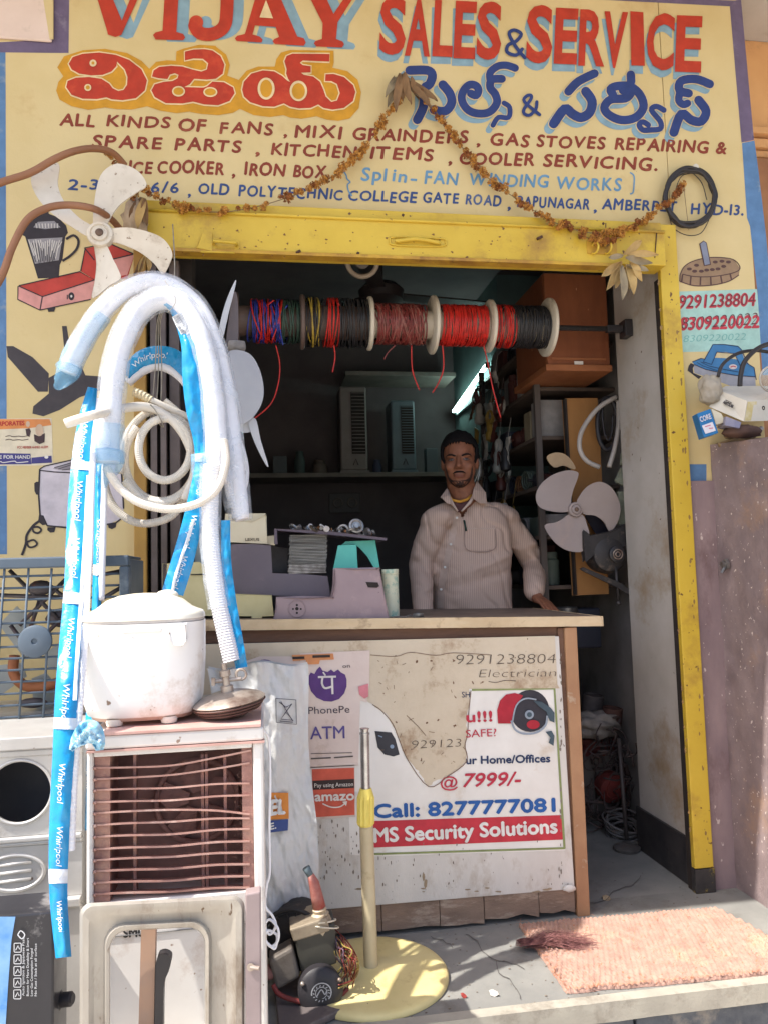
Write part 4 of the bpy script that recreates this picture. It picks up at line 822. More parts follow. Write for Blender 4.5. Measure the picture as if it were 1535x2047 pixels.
# --- white fan blade set high on the wall
wf_m = M('dusty_white_plastic', (222, 212, 196), (204, 192, 174), scale=7, rough=0.5, bump=0.1, dirt=(170, 154, 134), dscale=9, dlev=0.6, spots=(150, 130, 110), sscale=70, slev=0.7)
def fanblades(name, label, hub, Y, blades, hubr, mat, tw=0.03, group=None, rim=True, th=0.004):
    h = P(hub[0], hub[1], Y); g = thing(name, tuple(h), label, 'fan blades', group)
    for k, b in enumerate(blades):
        q = smooth(b, 4, True); pts = []
        cx = sum(p[0] for p in b)/len(b)-hub[0]; cy = sum(p[1] for p in b)/len(b)-hub[1]; l = math.hypot(cx, cy); tx, ty = -cy/l, cx/l
        def yy(p): return Y + tw*((p[0]-hub[0])*tx+(p[1]-hub[1])*ty)/60.0
        tri = tessellate_polygon([[Vector((p[0], p[1], 0)) for p in q]])
        n = len(q); mb = MB()
        mb.add([P(p[0], p[1], yy(p)) for p in q]+[P(p[0], p[1], yy(p))+Vector((0, th, 0)) for p in q], [tuple(t) for t in tri]+[tuple(i+n for i in reversed(t)) for t in tri]+[(i, (i+1) % n, (i+1) % n+n, i+n) for i in range(n)])
        mb.build('blade', mat, g, bevel=0.0012)
    r = pr(hubr, Y); mb = MB(); mb.lathe([(r*0.96, 0.012), (r, -0.006), (r*0.92, -0.014), (r*0.72, -0.016), (r*0.68, -0.012), (r*0.62, -0.012), (r*0.55, -0.018), (r*0.3, -0.02)], h, (0, 1, 0), 28)
    # axis points into the shop; profile heights are negative toward the street
    hub_ = mb.build('hub', mat, g, smooth=True, angle=35)
    mb = MB(); mb.lathe([(r*0.30, -0.021), (r*0.22, -0.024), (0.0001, -0.024)], h, (0, 1, 0), 16); mb.build('hub_cap', M('brown_hub_cap', (120, 96, 80), (90, 72, 60), scale=30), hub_, smooth=True)
    return g
z1p = lambda l: [(x/1.994, y/1.994) for x, y in l]
z3p = lambda l: [(x/2.741, y/2.741+400) for x, y in l]
fanblades('fan_blade_set', 'dusty white four blade plastic fan rotor hung high on the wall above the painted jar', (202, 470), -0.24, [
    z1p([(128,700),(165,662),(215,648),(238,662),(232,740),(262,810),(320,870),(372,905),(352,940),(290,905),(215,855),(160,800),(130,745)]),
    z1p([(375,905),(378,800),(402,700),(455,655),(510,660),(560,690),(585,738),(545,768),(480,815),(440,870),(415,915)]),
    z3p([(585,165),(700,150),(820,175),(900,215),(945,285),(935,340),(895,405),(845,345),(760,280),(650,235),(580,222)]),
    z3p([(520,240),(580,240),(620,320),(650,380),(662,430),(600,470),(540,520),(505,530),(520,450),(530,350)])], 26, wf_m)
# crumpled grey plastic bag behind it
mb = MB(); a = P(272, 445, -0.10); mb.blob(a, 0.055, 3, amp=0.5, fr=3, sc=(0.7, 0.5, 1.3)); tag(mb.build('plastic_bag', M('tan_dried_leaf', (186, 164, 136), (140, 118, 96), scale=14, rough=0.7, bump=0.5), smooth=True), 'crumpled tan wrapping tied at the left end of the shutter box', 'bag')

# brown gas pipes
brn_h = M('brown_rubber_hose', (150, 104, 74), (130, 88, 62), scale=6, rough=0.5)
mb = MB(); mb.tube(path3([(-60,395,-0.3),(0,366,-0.3),(60,346,-0.28),(110,318,-0.26),(150,302,-0.24),(190,297,-0.2),(225,305,-0.15),(250,330,-0.10)], 8), pr(7, -0.25), 12); tag(mb.build('gas_pipe', brn_h, smooth=True), 'brown rubber pipe arching from the left edge up to the end of the flower garland', 'pipe')
mb = MB(); mb.tube(path3([(-60,650,-0.36),(0,560,-0.35),(25,495,-0.34),(55,440,-0.33),(95,416,-0.31),(140,410,-0.30),(190,418,-0.30),(225,440,-0.2),(245,465,-0.12)], 8), pr(7, -0.3), 12); tag(mb.build('gas_pipe', brn_h, smooth=True), 'brown rubber pipe looping lower across the painted jar and behind the white fan blades', 'pipe')

# --- packaged drain hoses
grp = 'washing machine hoses hung by the doorway'
def pk(label, base): return thing('packaged_hose', base, label, 'hose', grp)
H1 = [(136,745,-0.46),(160,692,-0.46),(200,628,-0.46),(248,582,-0.45),(300,564,-0.44),(350,576,-0.44),(400,620,-0.45),(434,700,-0.46),(456,800,-0.48),(468,900,-0.50),(476,970,-0.52),(482,1038,-0.53)]
g = pk('outermost bagged white hose arching over the bundle, tip left of the painted fan', tuple(P(*H1[4])))
hose(H1, 17).build('hose', white_pl, g, smooth=True); bag(H1, 22.5, film, g, 1); bag(H1[:3], 23, fblue, g, 2, amp=0.09)
mb = MB(); c = P(120, 758, -0.46); mb.tube(path3([(140,735,-0.46),(132,752,-0.465),(118,768,-0.46),(110,770,-0.46)], 5), [0.034, 0.036, 0.034, 0.03, 0.03, 0.028, 0.026, 0.024, 0.022, 0.02, 0.018, 0.016, 0.014, 0.012, 0.01, 0.006][:16], 12)
for i, v in enumerate(mb.v): mb.v[i] = v + Vector((noise.noise(v*60), noise.noise(v*60+Vector((5, 0, 0))), 0))*0.006
mb.build('bag_end', fblue, g, smooth=True)
H2 = [(217,925,-0.54),(219,850,-0.54),(226,765,-0.53),(242,690,-0.52),(272,630,-0.50),(310,602,-0.49),(352,604,-0.49),(390,648,-0.50),(416,730,-0.52),(429,820,-0.53),(434,900,-0.54),(434,965,-0.55)]
g = pk('fat white hose in clear film, bagged end hanging before the coiled hose', tuple(P(*H2[5])))
hose(H2, 21).build('hose', white_pl, g, smooth=True); bag(H2, 27, film, g, 3); bag(H2[:2], 29, fblue, g, 4, amp=0.08)
mb = MB(); mb.tube(path3([(218,905,-0.545),(216,930,-0.55),(211,955,-0.55),(206,975,-0.55)], 4), [0.043, 0.042, 0.041, 0.04, 0.037, 0.034, 0.030, 0.026, 0.021, 0.016, 0.012, 0.009, 0.006][:13], 14)
for i, v in enumerate(mb.v): mb.v[i] = v + Vector((noise.noise(v*50), noise.noise(v*50+Vector((5, 0, 0))), 0))*0.007
mb.build('bag_end', fblue, g, smooth=True)
H3 = [(405,690,-0.43),(430,780,-0.45),(448,870,-0.47),(458,930,-0.49),(466,990,-0.50)]
H4 = [(424,930,-0.575),(421,1000,-0.58),(421,1060,-0.58),(428,1140,-0.59),(440,1215,-0.60),(464,1322,-0.62)]
g = pk('ribbed white hose hanging down to the burner cap with blue film along its right side', tuple(P(*H4[-1])))
hose(H4, 17, corr=0.07, k=14, pitch=0.007).build('hose', white_pl, g, smooth=False); bag(H4[:5], 22, film, g, 6)
st = Strip([(452,1040,-0.585,9),(453,1120,-0.59,10),(462,1200,-0.60,11),(472,1270,-0.61,13),(484,1335,-0.62,12)], 0.006, wr=0.004, seed=4); st.mesh(60, 6).build('film_edge', cyan, g, smooth=True)
st = Strip([(402,905,-0.56,20),(408,940,-0.57,24),(412,975,-0.57,18),(404,1000,-0.565,10)], 0.01, wr=0.006, seed=9); st.mesh(40, 8).build('bag_end', fblue, g, smooth=True)
g = pk('narrow white hose stub in film ending above the lettered cream box', tuple(P(480, 1000, -0.5)))
H5 = [(455,940,-0.52),(462,985,-0.53),(472,1010,-0.535),(482,1040,-0.54)]
bag([(446,860,-0.50),(458,930,-0.51),(464,990,-0.52),(470,1020,-0.53)], 19, film, g, 8); hose(H5, 11, corr=0.1).build('hose', white_pl, g)

# --- printed sleeves
wl = paint((236, 240, 244), 'print_white')
def printed(pts, label, texts, tubes=(), gaps=(), n=120, hw=0.62, wr=0.0025):
    g = pk(label, tuple(P(*pts[0][:3]))); st = Strip(pts, 0.010, wr=wr, seed=len(label)); st.mesh(n, 8).build('printed_sleeve', cyan, g, smooth=True)
    for (u0, u1) in gaps:
        q = Strip(pts, 0.0122, wr=wr, seed=len(label)); mb = MB(); mb.grid(lambda u, v: q.at(u0+(u1-u0)*u, v*2-1, 0.0012), 8, 8); mb.build('white_band', wfilm, g, smooth=True)
    for (u0, u1, vc) in texts: strip_text(st, 'Whirlpool', u0, u1, hw, vc, wl, g)
    for t in tubes: hose(t[0], t[1], corr=t[2] if len(t) > 2 else 0.0).build('hose', white_pl, g, smooth=not (len(t) > 2 and t[2]))
    return g, st
S1 = [(186,775,-0.42,10),(172,850,-0.50,17),(162,950,-0.60,21),(156,1050,-0.70,22),(151,1150,-0.80,21),(146,1220,-0.88,21),(139,1310,-0.98,22),(133,1400,-1.03,23),(128,1500,-1.06,22),(122,1600,-1.08,21),(118,1700,-1.09,20),(118,1800,-1.10,18),(128,1914,-1.11,16)]
g, st = printed(S1, 'long cyan printed sleeve hanging from the painted fan down past the metal cabinet', [(0.06,0.13,0.1),(0.165,0.235,0.1),(0.265,0.335,0.1),(0.405,0.475,0.1),(0.52,0.60,0.1),(0.66,0.73,0.1),(0.77,0.84,0.0),(0.90,0.955,0.0)], [([(198,800,-0.43),(188,900,-0.56),(183,1000,-0.66),(180,1100,-0.76),(174,1200,-0.86),(168,1300,-0.96),(160,1400,-1.02),(152,1500,-1.05),(146,1600,-1.07),(142,1700,-1.08)], 7, 0.08)], [(0.13,0.145),(0.36,0.38),(0.58,0.60),(0.845,0.87)])
q = Strip([(x+w*0.75, y, Y-0.014, 4) for x, y, Y, w in S1[2:8]], 0.003, wr=0.002); q.mesh(60, 3).build('sleeve_edge', wfilm, g, smooth=True)
S2 = [(203,830,-0.40,8),(200,930,-0.46,9),(198,1030,-0.52,9),(196,1120,-0.58,9),(192,1250,-0.64,9),(187,1400,-0.68,12),(180,1490,-0.72,14),(176,1550,-0.73,10),(172,1660,-0.74,7)]
printed(S2, 'narrow cyan printed sleeve with a pale hose beside it, just left of the rice cooker', [(0.25,0.36,0.0),(0.62,0.72,0.0),(0.80,0.9,0.0)], [([(215,800,-0.40),(211,900,-0.46),(209,1000,-0.52),(206,1100,-0.58),(203,1200,-0.62)], 6)], [(0.36,0.385)])
S2b = [(142,1500,-1.085,4),(158,1478,-1.09,16),(180,1462,-1.095,24),(196,1478,-1.09,16),(200,1500,-1.08,8)]
g = pk('crumpled cyan and white sleeve end bunched at the top left corner of the air cooler', tuple(P(175, 1480, -1.09)))
st = Strip(S2b, 0.014, wr=0.012, seed=3); st.mesh(50, 14).build('printed_sleeve', M('pale_cyan_film', (60, 176, 214), (196, 222, 236), scale=26, rough=0.22, bump=0.6, bscale=40), g, smooth=True); strip_text(st, 'Whirlpool', 0.2, 0.8, 0.4, 0, wl, g)
S3 = [(282,632,-0.50,6),(300,606,-0.50,10),(325,600,-0.50,12),(348,612,-0.50,12),(364,645,-0.50,13),(378,690,-0.525,15),(384,750,-0.535,19),(392,820,-0.54,19),(402,880,-0.53,15),(404,930,-0.54,14),(396,990,-0.55,18),(384,1050,-0.56,20),(366,1120,-0.57,22),(346,1185,-0.58,22)]
g, st = printed(S3, 'cyan printed sleeve slanting down from the coiled hose to behind the rice cooker', [(0.60,0.70,0.0),(0.76,0.86,0.0),(0.885,0.985,0.0)], [], [(0.575,0.60)], wr=0.003)
q = Strip([(355,628,-0.512,12),(364,645,-0.512,13),(376,668,-0.516,12)], 0.010, wr=0.003); mb = MB(); mb.grid(lambda u, v: q.at(u, v*2-1), 20, 8); mb.build('white_band', wfilm, g, smooth=True)
qq = q.paint(0.0015)
for k in range(9): qq.line([(q.len*(0.05+0.0*k), -0.85+0.2*k), (q.len*0.95, -0.85+0.2*k+0.05)], 0.07, 0, caps=False)
qq.done('fine_print', paint((70, 70, 84), 'print_dark'), g)
q = Strip([(432-88,1195,-0.595,3),(352,1150,-0.59,3),(372,1090,-0.58,3),(388,1040,-0.57,3)], 0.002); q.mesh(40, 3).build('sleeve_edge', wfilm, g, smooth=True)
S4 = [(252,750,-0.36,12),(283,718,-0.36,17),(320,709,-0.36,18),(352,718,-0.36,18),(380,744,-0.37,17),(402,780,-0.38,12)]
printed(S4, 'short cyan printed arch of sleeve inside the hose bundle over a white hose', [(0.12,0.50,0.1)], [([(256,765,-0.35),(285,742,-0.35),(320,732,-0.35),(355,748,-0.35),(385,785,-0.36),(408,840,-0.37)], 9)], hw=0.7)
# twine holding the bundle, nail
mb = MB(); tw = M('grey_twine', (170, 162, 148), (140, 132, 120), scale=30, rough=0.9)
for k in range(3): mb.tube(path3([(345,490-60,-0.03),(350,540,-0.30),(338+k*4,590,-0.46),(316+k*3,640,-0.44),(312+k*6,720,-0.42),(306+k*8,800,-0.42),(300+k*3,850,-0.42)], 6), 0.0016, 5)
mb.tube(path3([(330,560,-0.50),(352,600,-0.53),(336,625,-0.52)], 6), 0.001, 5)
tag(mb.build('twine', tw, smooth=True), 'grey twine holding the bundle of hoses below the shutter box', 'twine')

# --- coiled ribbed hose
g = thing('coiled_hose', tuple(P(320, 930, -0.44)), 'cream ribbed hose coiled in loops and tied with twine, in the middle of the bundle', 'hose')
rib = dict(corr=0.09, k=10, pitch=0.0052)
def ell(cx, cy, rx, ry, a0, a1, Y, n=14): return [(cx+rx*math.cos(R_(a0+(a1-a0)*i/n)), cy+ry*math.sin(R_(a0+(a1-a0)*i/n)), Y-0.01*i/n) for i in range(n+1)]
hose(ell(330, 898, 52, 62, -100, 262, -0.46), 8.5, **rib).build('loop', cream_pl, g)
hose(ell(322, 918, 72, 84, -80, 230, -0.44), 8.5, **rib).build('loop', cream_pl, g)
hose([(206,900,-0.43),(208,960,-0.43),(226,1010,-0.43),(262,1040,-0.43),(300,1046,-0.43),(345,1030,-0.42),(375,985,-0.41),(392,940,-0.40)], 8, **rib).build('loop', cream_pl, g)
hose([(213,935,-0.565),(240,975,-0.57),(280,1005,-0.58),(340,1018,-0.59),(400,1005,-0.60),(436,975,-0.60),(452,925,-0.59),(448,880,-0.57)], 8.5, **rib).build('loop', cream_pl, g)
hose([(238,945,-0.47),(255,870,-0.45),(290,828,-0.44),(330,822,-0.43),(372,850,-0.43),(396,905,-0.43),(385,965,-0.44),(340,1003,-0.45),(290,1000,-0.46),(250,960,-0.47)], 8, **rib).build('loop', cream_pl, g)
hose([(132,847,-0.60),(160,838,-0.60),(200,827,-0.59),(255,815,-0.49),(300,815,-0.46),(345,840,-0.46),(376,885,-0.46),(390,940,-0.46),(370,1000,-0.47)], 9).build('hose_end', cream_pl, g, smooth=True)
hose([(268,783,-0.45),(285,790,-0.45),(302,800,-0.45)], 9.5, corr=0.16, k=12, pitch=0.010).build('coupling', M('tan_coupling', (198, 184, 152), (176, 160, 130), scale=20, rough=0.5), g)
hose([(300,798,-0.45),(335,815,-0.44),(380,835,-0.43),(420,862,-0.42)], 6.5).build('hose_end', cream_pl, g, smooth=True)
hose([(330,800,-0.43),(365,830,-0.42),(400,870,-0.41)], 6, **rib).build('loop', cream_pl, g)
mb = MB(); mb.ring(P(314, 832, -0.46), (1, 0.2, 0.6), 0.035, 0.0018, 20, 5); mb.build('twine_knot', tw, g, smooth=True)
mb = MB(); mb.tube(path3([(455,858,-0.40),(478,880,-0.40),(492,925,-0.40),(492,965,-0.41),(476,1010,-0.43)], 8), pr(5, -0.4), 8); tag(mb.build('hose_loop', white_pl, smooth=True), 'thin pale hose loop showing right of the bagged hoses', 'hose')

# --- hanging exhaust blades, smoky clear plastic
cl = M('smoky_clear_plastic', (196, 196, 200), (176, 176, 182), scale=5, rough=0.2, alpha=0.62)
h = P(470, 692, -0.16); g = thing('clear_fan_blades', tuple(h), 'smoky translucent fan rotor hanging edge on beside the wire spools', 'fan blades')
def leafy(pts, Y, nm, mat, th=0.003, tw=0.0):
    q = smooth(pts, 4, True); mb = MB(); mb.prism([P(x, y, Y+tw*(y-pts[0][1])/100) for x, y in q], (0, th, 0)); mb.build(nm, mat, g)
leafy([(456,706),(480,700),(505,712),(522,745),(528,785),(520,815),(500,840),(478,845),(468,800),(460,750)], -0.19, 'blade', cl)
leafy([(460,712),(478,730),(490,775),(496,815),(508,842),(508,860),(480,862),(462,820)], -0.17, 'blade', M('smoky_plastic_light', (206, 206, 208), (190, 190, 194), rough=0.3, alpha=0.8))
leafy([(496,840),(512,838),(522,880),(537,930),(530,925),(510,885)], -0.18, 'blade', M('smoky_plastic_light', (206, 206, 208)))
leafy([(469,564),(472,568),(458,625),(446,678),(438,690),(436,670),(450,610)], -0.17, 'blade', M('smoky_plastic_light', (206, 206, 208)))
leafy([(466,590),(476,600),(476,690),(462,700),(452,690)], -0.14, 'blade', M('brown_smoky_blade', (104, 92, 90), (84, 74, 74), rough=0.4))
mb = MB(); mb.lathe([(0.016, -0.02), (0.02, 0), (0.02, 0.03), (0.008, 0.035)], h+Vector((0, 0, 0)), (1, 0.3, 0), 16); mb.build('hub', M('grey_hub', (150, 146, 142), (110, 104, 100), scale=20), g, smooth=True)
# ================================================================ coolers, rice cooker, panels and the pump at the lower left
GZ = -0.42
silver = M('silver_sheet', (196, 194, 190), (176, 172, 168), scale=5, rough=0.42, metal=0.35, bump=0.12, dirt=(148, 138, 128), dscale=6, dlev=0.6, spots=(120, 104, 92), sscale=60, slev=0.73)
bluegrey = M('blue_grey_plastic', (86, 98, 110), (72, 84, 96), scale=6, rough=0.5, dirt=(130, 138, 142), dscale=7)
# --- metal cabinet with a round opening (old speaker like cooler body)
YM = -0.78
xl, xr = -1.35, P(165, 1640, YM).x; zc = P(80, 1470, YM).z
g = thing('metal_cabinet', ((xl+xr)/2, -0.5, GZ), 'dented silver metal cooler body with a round hole and an embossed oval vent', 'cabinet')
cx = P(40, 1583, YM).x; cz = P(40, 1583, YM).z; R = 0.073*0.95
# face with a real hole: ring of quads blended out to the rectangle
def face_with_hole(x0, x1, z0, z1, cx, cz, rx, rz, Y, pw=2.0, n=48):
    mb = MB(); inn = []; out = []
    for i in range(n):
        a = 2*math.pi*i/n; ca, sa = math.cos(a), math.sin(a); q = (abs(ca)**pw+abs(sa)**pw)**(-1/pw)
        inn.append(Vector((cx+rx*ca*q, Y, cz+rz*sa*q)))
        t = min(((x1-cx) if ca > 0 else (cx-x0))/max(1e-6, abs(ca)), ((z1-cz) if sa > 0 else (cz-z0))/max(1e-6, abs(sa)))
        out.append(Vector((cx+ca*t, Y, cz+sa*t)))
    # snap the nearest spokes to the corners
    for cxx, czz in ((x0, z0), (x1, z0), (x1, z1), (x0, z1)):
        k = min(range(n), key=lambda i: (out[i].x-cxx)**2+(out[i].z-czz)**2); out[k] = Vector((cxx, Y, czz))
    bk = [v+Vector((0, 0.012, 0)) for v in inn]
    mb.add(inn+out+bk, [(i, (i+1) % n, (i+1) % n+n, i+n) for i in range(n)]+[(i, i+2*n, (i+1) % n+2*n, (i+1) % n) for i in range(n)])
    return mb, inn
zl = P(80, 1668, YM).z; zb = P(80, 1795, YM).z
mb, inn = face_with_hole(xl, xr, zl, zc-0.03, cx, cz, R, R, YM); uf = mb.build('upper_face', silver, g)
mb = MB(); mb.tube([v+Vector((0, -0.001, 0)) for v in inn], 0.004, 6, closed=True); mb.build('hole_rim', silver, uf, smooth=True)
mb = MB(); mb.box((xl, YM-0.012, zc-0.029), (xr, -0.2, zc)); mb.box((xl, YM-0.004, zc-0.045), (xr, YM+0.01, zc-0.030)); mb.build('top_sheet', silver, g, bevel=0.003)
mb = MB(); mb.box((xl, YM-0.010, zl-0.012), (xr, YM+0.01, zl-0.001)); mb.box((xl, YM-0.004, zl-0.022), (xr, YM+0.01, zl-0.013)); mb.build('ridge', silver, g, bevel=0.003)
mb = MB(); mb.box((xl, YM, zb), (xr, YM+0.01, zl-0.023)); mb.build('lower_face', silver, g)
mb = MB(); mb.box((xl, YM-0.018, zb-0.02), (xr, YM+0.01, zb-0.001)); mb.box((xl, YM-0.006, GZ), (xr, YM+0.01, zb-0.021)); mb.build('base_face', silver, g, bevel=0.003)
mb = MB(); mb.box((xr-0.01, YM+0.011, GZ), (xr, -0.2, zc-0.030)); mb.build('side_face', silver, g)
mb = MB(); mb.box((xl, YM+0.20, GZ), (xr-0.012, YM+0.21, zc-0.032)); mb.build('inner_sheet', M('dim_inner_metal', (92, 92, 98), (76, 76, 84), scale=5, rough=0.6), g)
c = P(75, 1590, YM); mb = MB(); mb.lathe([(0.045, 0.0), (0.04, -0.05), (0.03, -0.055), (0.028, -0.04), (0.02, -0.04), (0.018, -0.055), (0.0001, -0.055)], Vector((cx+0.06, YM+0.19, cz)), (0, 1, 0), 24); mb.build('motor', M('blue_black_motor', (50, 58, 96), (34, 40, 66), scale=8, rough=0.4), g, smooth=True, angle=40)
c = P(30, 1745, YM-0.001); mb = MB(); mb.tube([c+Vector((0.062*math.cos(t), 0, 0.038*math.sin(t))) for t in [2*math.pi*i/40 for i in range(40)]], 0.0045, 8, closed=True)
for dz in (-0.018, 0.0, 0.018): mb.tube([c+Vector((-0.04, 0, dz)), c+Vector((0.035, 0, dz+0.003))], 0.004, 6)
mb.build('embossed_vent', silver, g, smooth=True)
# --- desert cooler grille standing on it
YG = -0.55
g = thing('grille_cooler', tuple(P(100, 1462, YG)), 'blue grey desert cooler grille with fan behind it, at the left edge', 'cooler')
XR_, XL_ = P(258, 1300, YG).x, -1.2; Zt_, Zb_ = P(150, 1112, YG).z, P(150, 1460, YG).z
mb = MB(); mb.box((XL_, YG, Zt_-0.028), (XR_, YG+0.03, Zt_)); mb.build('frame', bluegrey, g, bevel=0.004)
mb = MB(); mb.box((XL_, YG, Zb_), (XR_, YG+0.03, Zb_+0.022)); mb.build('frame', bluegrey, g, bevel=0.004)
mb = MB(); mb.box((XR_-0.024, YG+0.001, Zb_+0.0225), (XR_, YG+0.03, Zt_-0.0285)); mb.build('frame', bluegrey, g, bevel=0.004)
mb = MB(); mb.box((XR_-0.006, YG+0.031, Zb_), (XR_, YG+0.25, Zt_-0.01)); mb.box((XL_, YG+0.031, Zt_-0.008), (XR_-0.007, YG+0.25, Zt_)); mb.build('casing', bluegrey, g, bevel=0.002)
z = Zb_+0.034
ys = [1149+23.3*i for i in range(14)]
for i, y in enumerate(ys):
    zz = P(150, y, YG).z
    if zz < Zb_+0.025 or zz > Zt_-0.03: continue
    mb = MB(); mb.tube([(XL_, YG+0.012, zz), (XR_-0.02, YG+0.012, zz)], 0.0032, 6); mb.build('bar', bluegrey, g, smooth=True)
for px0, px1 in ((58, 38), (104, 86), (20-10, -12), (150, 134), (204, 192)):
    mb = MB(); mb.tube([P(px0, 1136, YG+0.008), P(px1, 1452, YG+0.008)], 0.0034, 6); mb.build('bar', bluegrey, g, smooth=True)
mb = MB(); mb.lathe([(0.041, 0.006), (0.041, -0.004), (0.034, -0.008), (0.008, -0.008), (0.006, -0.004), (0.0001, -0.004)], P(71, 1282, YG), (0, 1, 0), 28); mb.build('centre_cap', bluegrey, g, smooth=True, angle=40)
fr = M('frame_dark_metal', (96, 90, 92), (70, 62, 64), scale=8, rough=0.5, metal=0.4, dirt=(140, 84, 56), dscale=8, dlev=0.6)
mb = MB(); yb = YG+0.12
for a, b in (((20,1140),(130,1250)),((40,1250),(140,1150)),((22,1250),(60,1300)),((60,1300),(140,1220)),((80,1200),(60,1260)),((100,1170),(150,1210)),((0,1190),(150,1195)),((110,1420),(170,1400)),((200,1150),(250,1140)),((200,1200),(250,1170)),((200,1230),(250,1200))):
    mb.tube([P(a[0], a[1], yb), P(b[0], b[1], yb)], 0.006, 6)
mb.build('fan_bracket', fr, g, smooth=True)
mb = MB(); mb.tube(path3([(30,1310,yb),(28,1345,yb),(50,1370,yb),(90,1372,yb),(130,1355,yb),(140,1320,yb)], 6), 0.014, 8); mb.build('pipe_arc', M('rust_orange_metal', (170, 104, 62), (130, 76, 50), scale=8, rough=0.6), g, smooth=True)
mb = MB(); mb.blob(P(82, 1175, yb), 0.03, 2, amp=0.1, sc=(1.1, 0.5, 0.7)); mb.blob(P(66, 1405, yb), 0.035, 2, amp=0.1, sc=(1.1, 0.4, 0.4)); mb.blob(P(130, 1235, yb+0.02), 0.04, 2, amp=0.1, sc=(1.3, 0.5, 0.7)); mb.build('fan_motor', fr, g, smooth=True)
mb = MB()
for a in (20, 110, 200, 290): 
    c = P(71, 1330, yb+0.04); d = Vector((math.cos(R_(a)), 0, math.sin(R_(a)))); e = Vector((-d.z, 0, d.x))
    mb.prism([c+d*0.03+e*0.02, c+d*0.14+e*0.05, c+d*0.17-e*0.01, c+d*0.1-e*0.04, c+d*0.03-e*0.02], (0, 0.003, 0))
mb.build('blade', M('pale_blade', (170, 172, 166), (140, 142, 138), rough=0.5), g)

# --- white air cooler
YA = -1.00; a0, a1 = P(173, 1640, YA), P(529, 1640, YA); zt_ = P(350, 1462, YA).z; dA = 0.34
ac = thing('air_cooler', ((a0.x+a1.x)/2, YA+dA/2, GZ), 'white plastic air cooler with dusty brown louvres and a missing front, under the rice cooker', 'air cooler')
wp = M('white_appliance_plastic', (226, 222, 216), (210, 204, 198), scale=4, rough=0.42, dirt=(180, 160, 144), dscale=6, dlev=0.6, spots=(150, 126, 110), sscale=55, slev=0.74)
brownp = M('dusty_brown_plastic', (170, 128, 116), (128, 90, 82), scale=12, rough=0.8, bump=0.5, bscale=80, dirt=(176, 136, 116), dscale=9, dlev=0.56)
ol, orr = P(187, 1650, YA).x, P(507, 1650, YA).x; ot, obm = P(350, 1506, YA).z, P(350, 1795, YA).z
mb = MB()
mb.box((a0.x, YA, GZ), (ol-0.001, YA+dA, zt_-0.03)); mb.build('side_panel', wp, ac, bevel=0.006)
mb = MB(); mb.box((orr+0.001, YA, GZ), (a1.x, YA+dA, zt_-0.03)); mb.build('side_panel', wp, ac, bevel=0.006)
mb = MB(); mb.box((ol, YA+0.002, ot+0.001), (orr, YA+dA, zt_-0.03)); mb.build('upper_panel', wp, ac, bevel=0.003)
mb = MB(); mb.box((a0.x-0.002, YA-0.004, zt_-0.028), (a1.x+0.002, YA+dA, zt_)); mb.build('top_tray', wp, ac, bevel=0.006)
mb = MB(); mb.box((ol-0.012, YA-0.006, zt_-0.0325), (a1.x+0.003, YA+0.02, zt_-0.0285)); mb.box((a0.x+0.03, YA-0.008, zt_+0.001), (a1.x-0.004, YA+dA-0.02, zt_+0.006)); mb.build('red_gasket', M('pink_red_gasket', (204, 168, 158), (180, 138, 128), scale=8, rough=0.5), ac)
mb = MB(); mb.box((ol, YA+0.004, GZ), (orr, YA+dA, obm-0.001)); mb.build('lower_panel', wp, ac, bevel=0.003)
zs = P(250, 1870, YA).z; mb = MB(); mb.box((ol, YA+0.001, zs-0.0015), (orr, YA+0.0035, zs)); mb.build('seam', paint((130, 128, 126), 'seam_grey'), ac)
q = Paint(onY(YA+0.004), off=0.001); q.text('SMU', (248,1873), (292,1871), 17, bold=0.05); q.done('lettering', paint((44, 40, 40), 'ink_black'), ac)
mb = MB(); mb.box((ol, YA+0.102, obm), (orr, YA+0.11, ot)); mb.build('inner_wall', M('deep_brown_inside', (168, 126, 114), (126, 90, 82), scale=10, rough=0.8), ac)
mb = MB(); mb.box((ol, YA+0.012, obm), (ol+0.03, YA+0.101, ot)); mb.build('inner_cheek', brownp, ac)
mb = MB(); mb.box((orr-0.022, YA+0.012, obm), (orr, YA+0.101, ot)); mb.build('inner_cheek', brownp, ac)
fc = P(395, 1600, YA+0.085); mb = MB(); mb.ring(fc, (0, 1, 0), 0.085, 0.006, 36, 8); mb.build('fan_ring', brownp, ac, smooth=True)
for k in range(5):
    an = 2*math.pi*k/5+0.3; d = Vector((math.cos(an), 0, math.sin(an))); e = Vector((-d.z, 0, d.x)); mb = MB()
    mb.prism([fc+d*0.015+e*0.01, fc+d*0.05+e*0.035, fc+d*0.078+e*0.02, fc+d*0.078-e*0.02, fc+d*0.02-e*0.01], (0, 0.004, 0)); mb.build('blade', brownp, ac)
for x in (270, 405, 413, 450): 
    mb = MB(); p, b = P(x, 1508, YA+0.03), P(x-2, 1790, YA+0.03); mb.box((p.x-0.003, YA+0.03, b.z), (p.x+0.003, YA+0.05, p.z)); mb.build('rib', brownp, ac)
lv = M('pale_dusty_louvre', (192, 152, 138), (164, 120, 108), scale=16, rough=0.6, dirt=(220, 190, 176), dscale=14)
yl = [1535,1558,1580,1604,1626,1650,1673,1698,1720,1742,1765,1788]; yr = [1500,1525,1566,1590,1628,1636,1657,1682,1705,1728,1752,1775]; ym = [1530,1549,1575,1600,1619,1643,1668,1692,1713,1737,1761,1783]
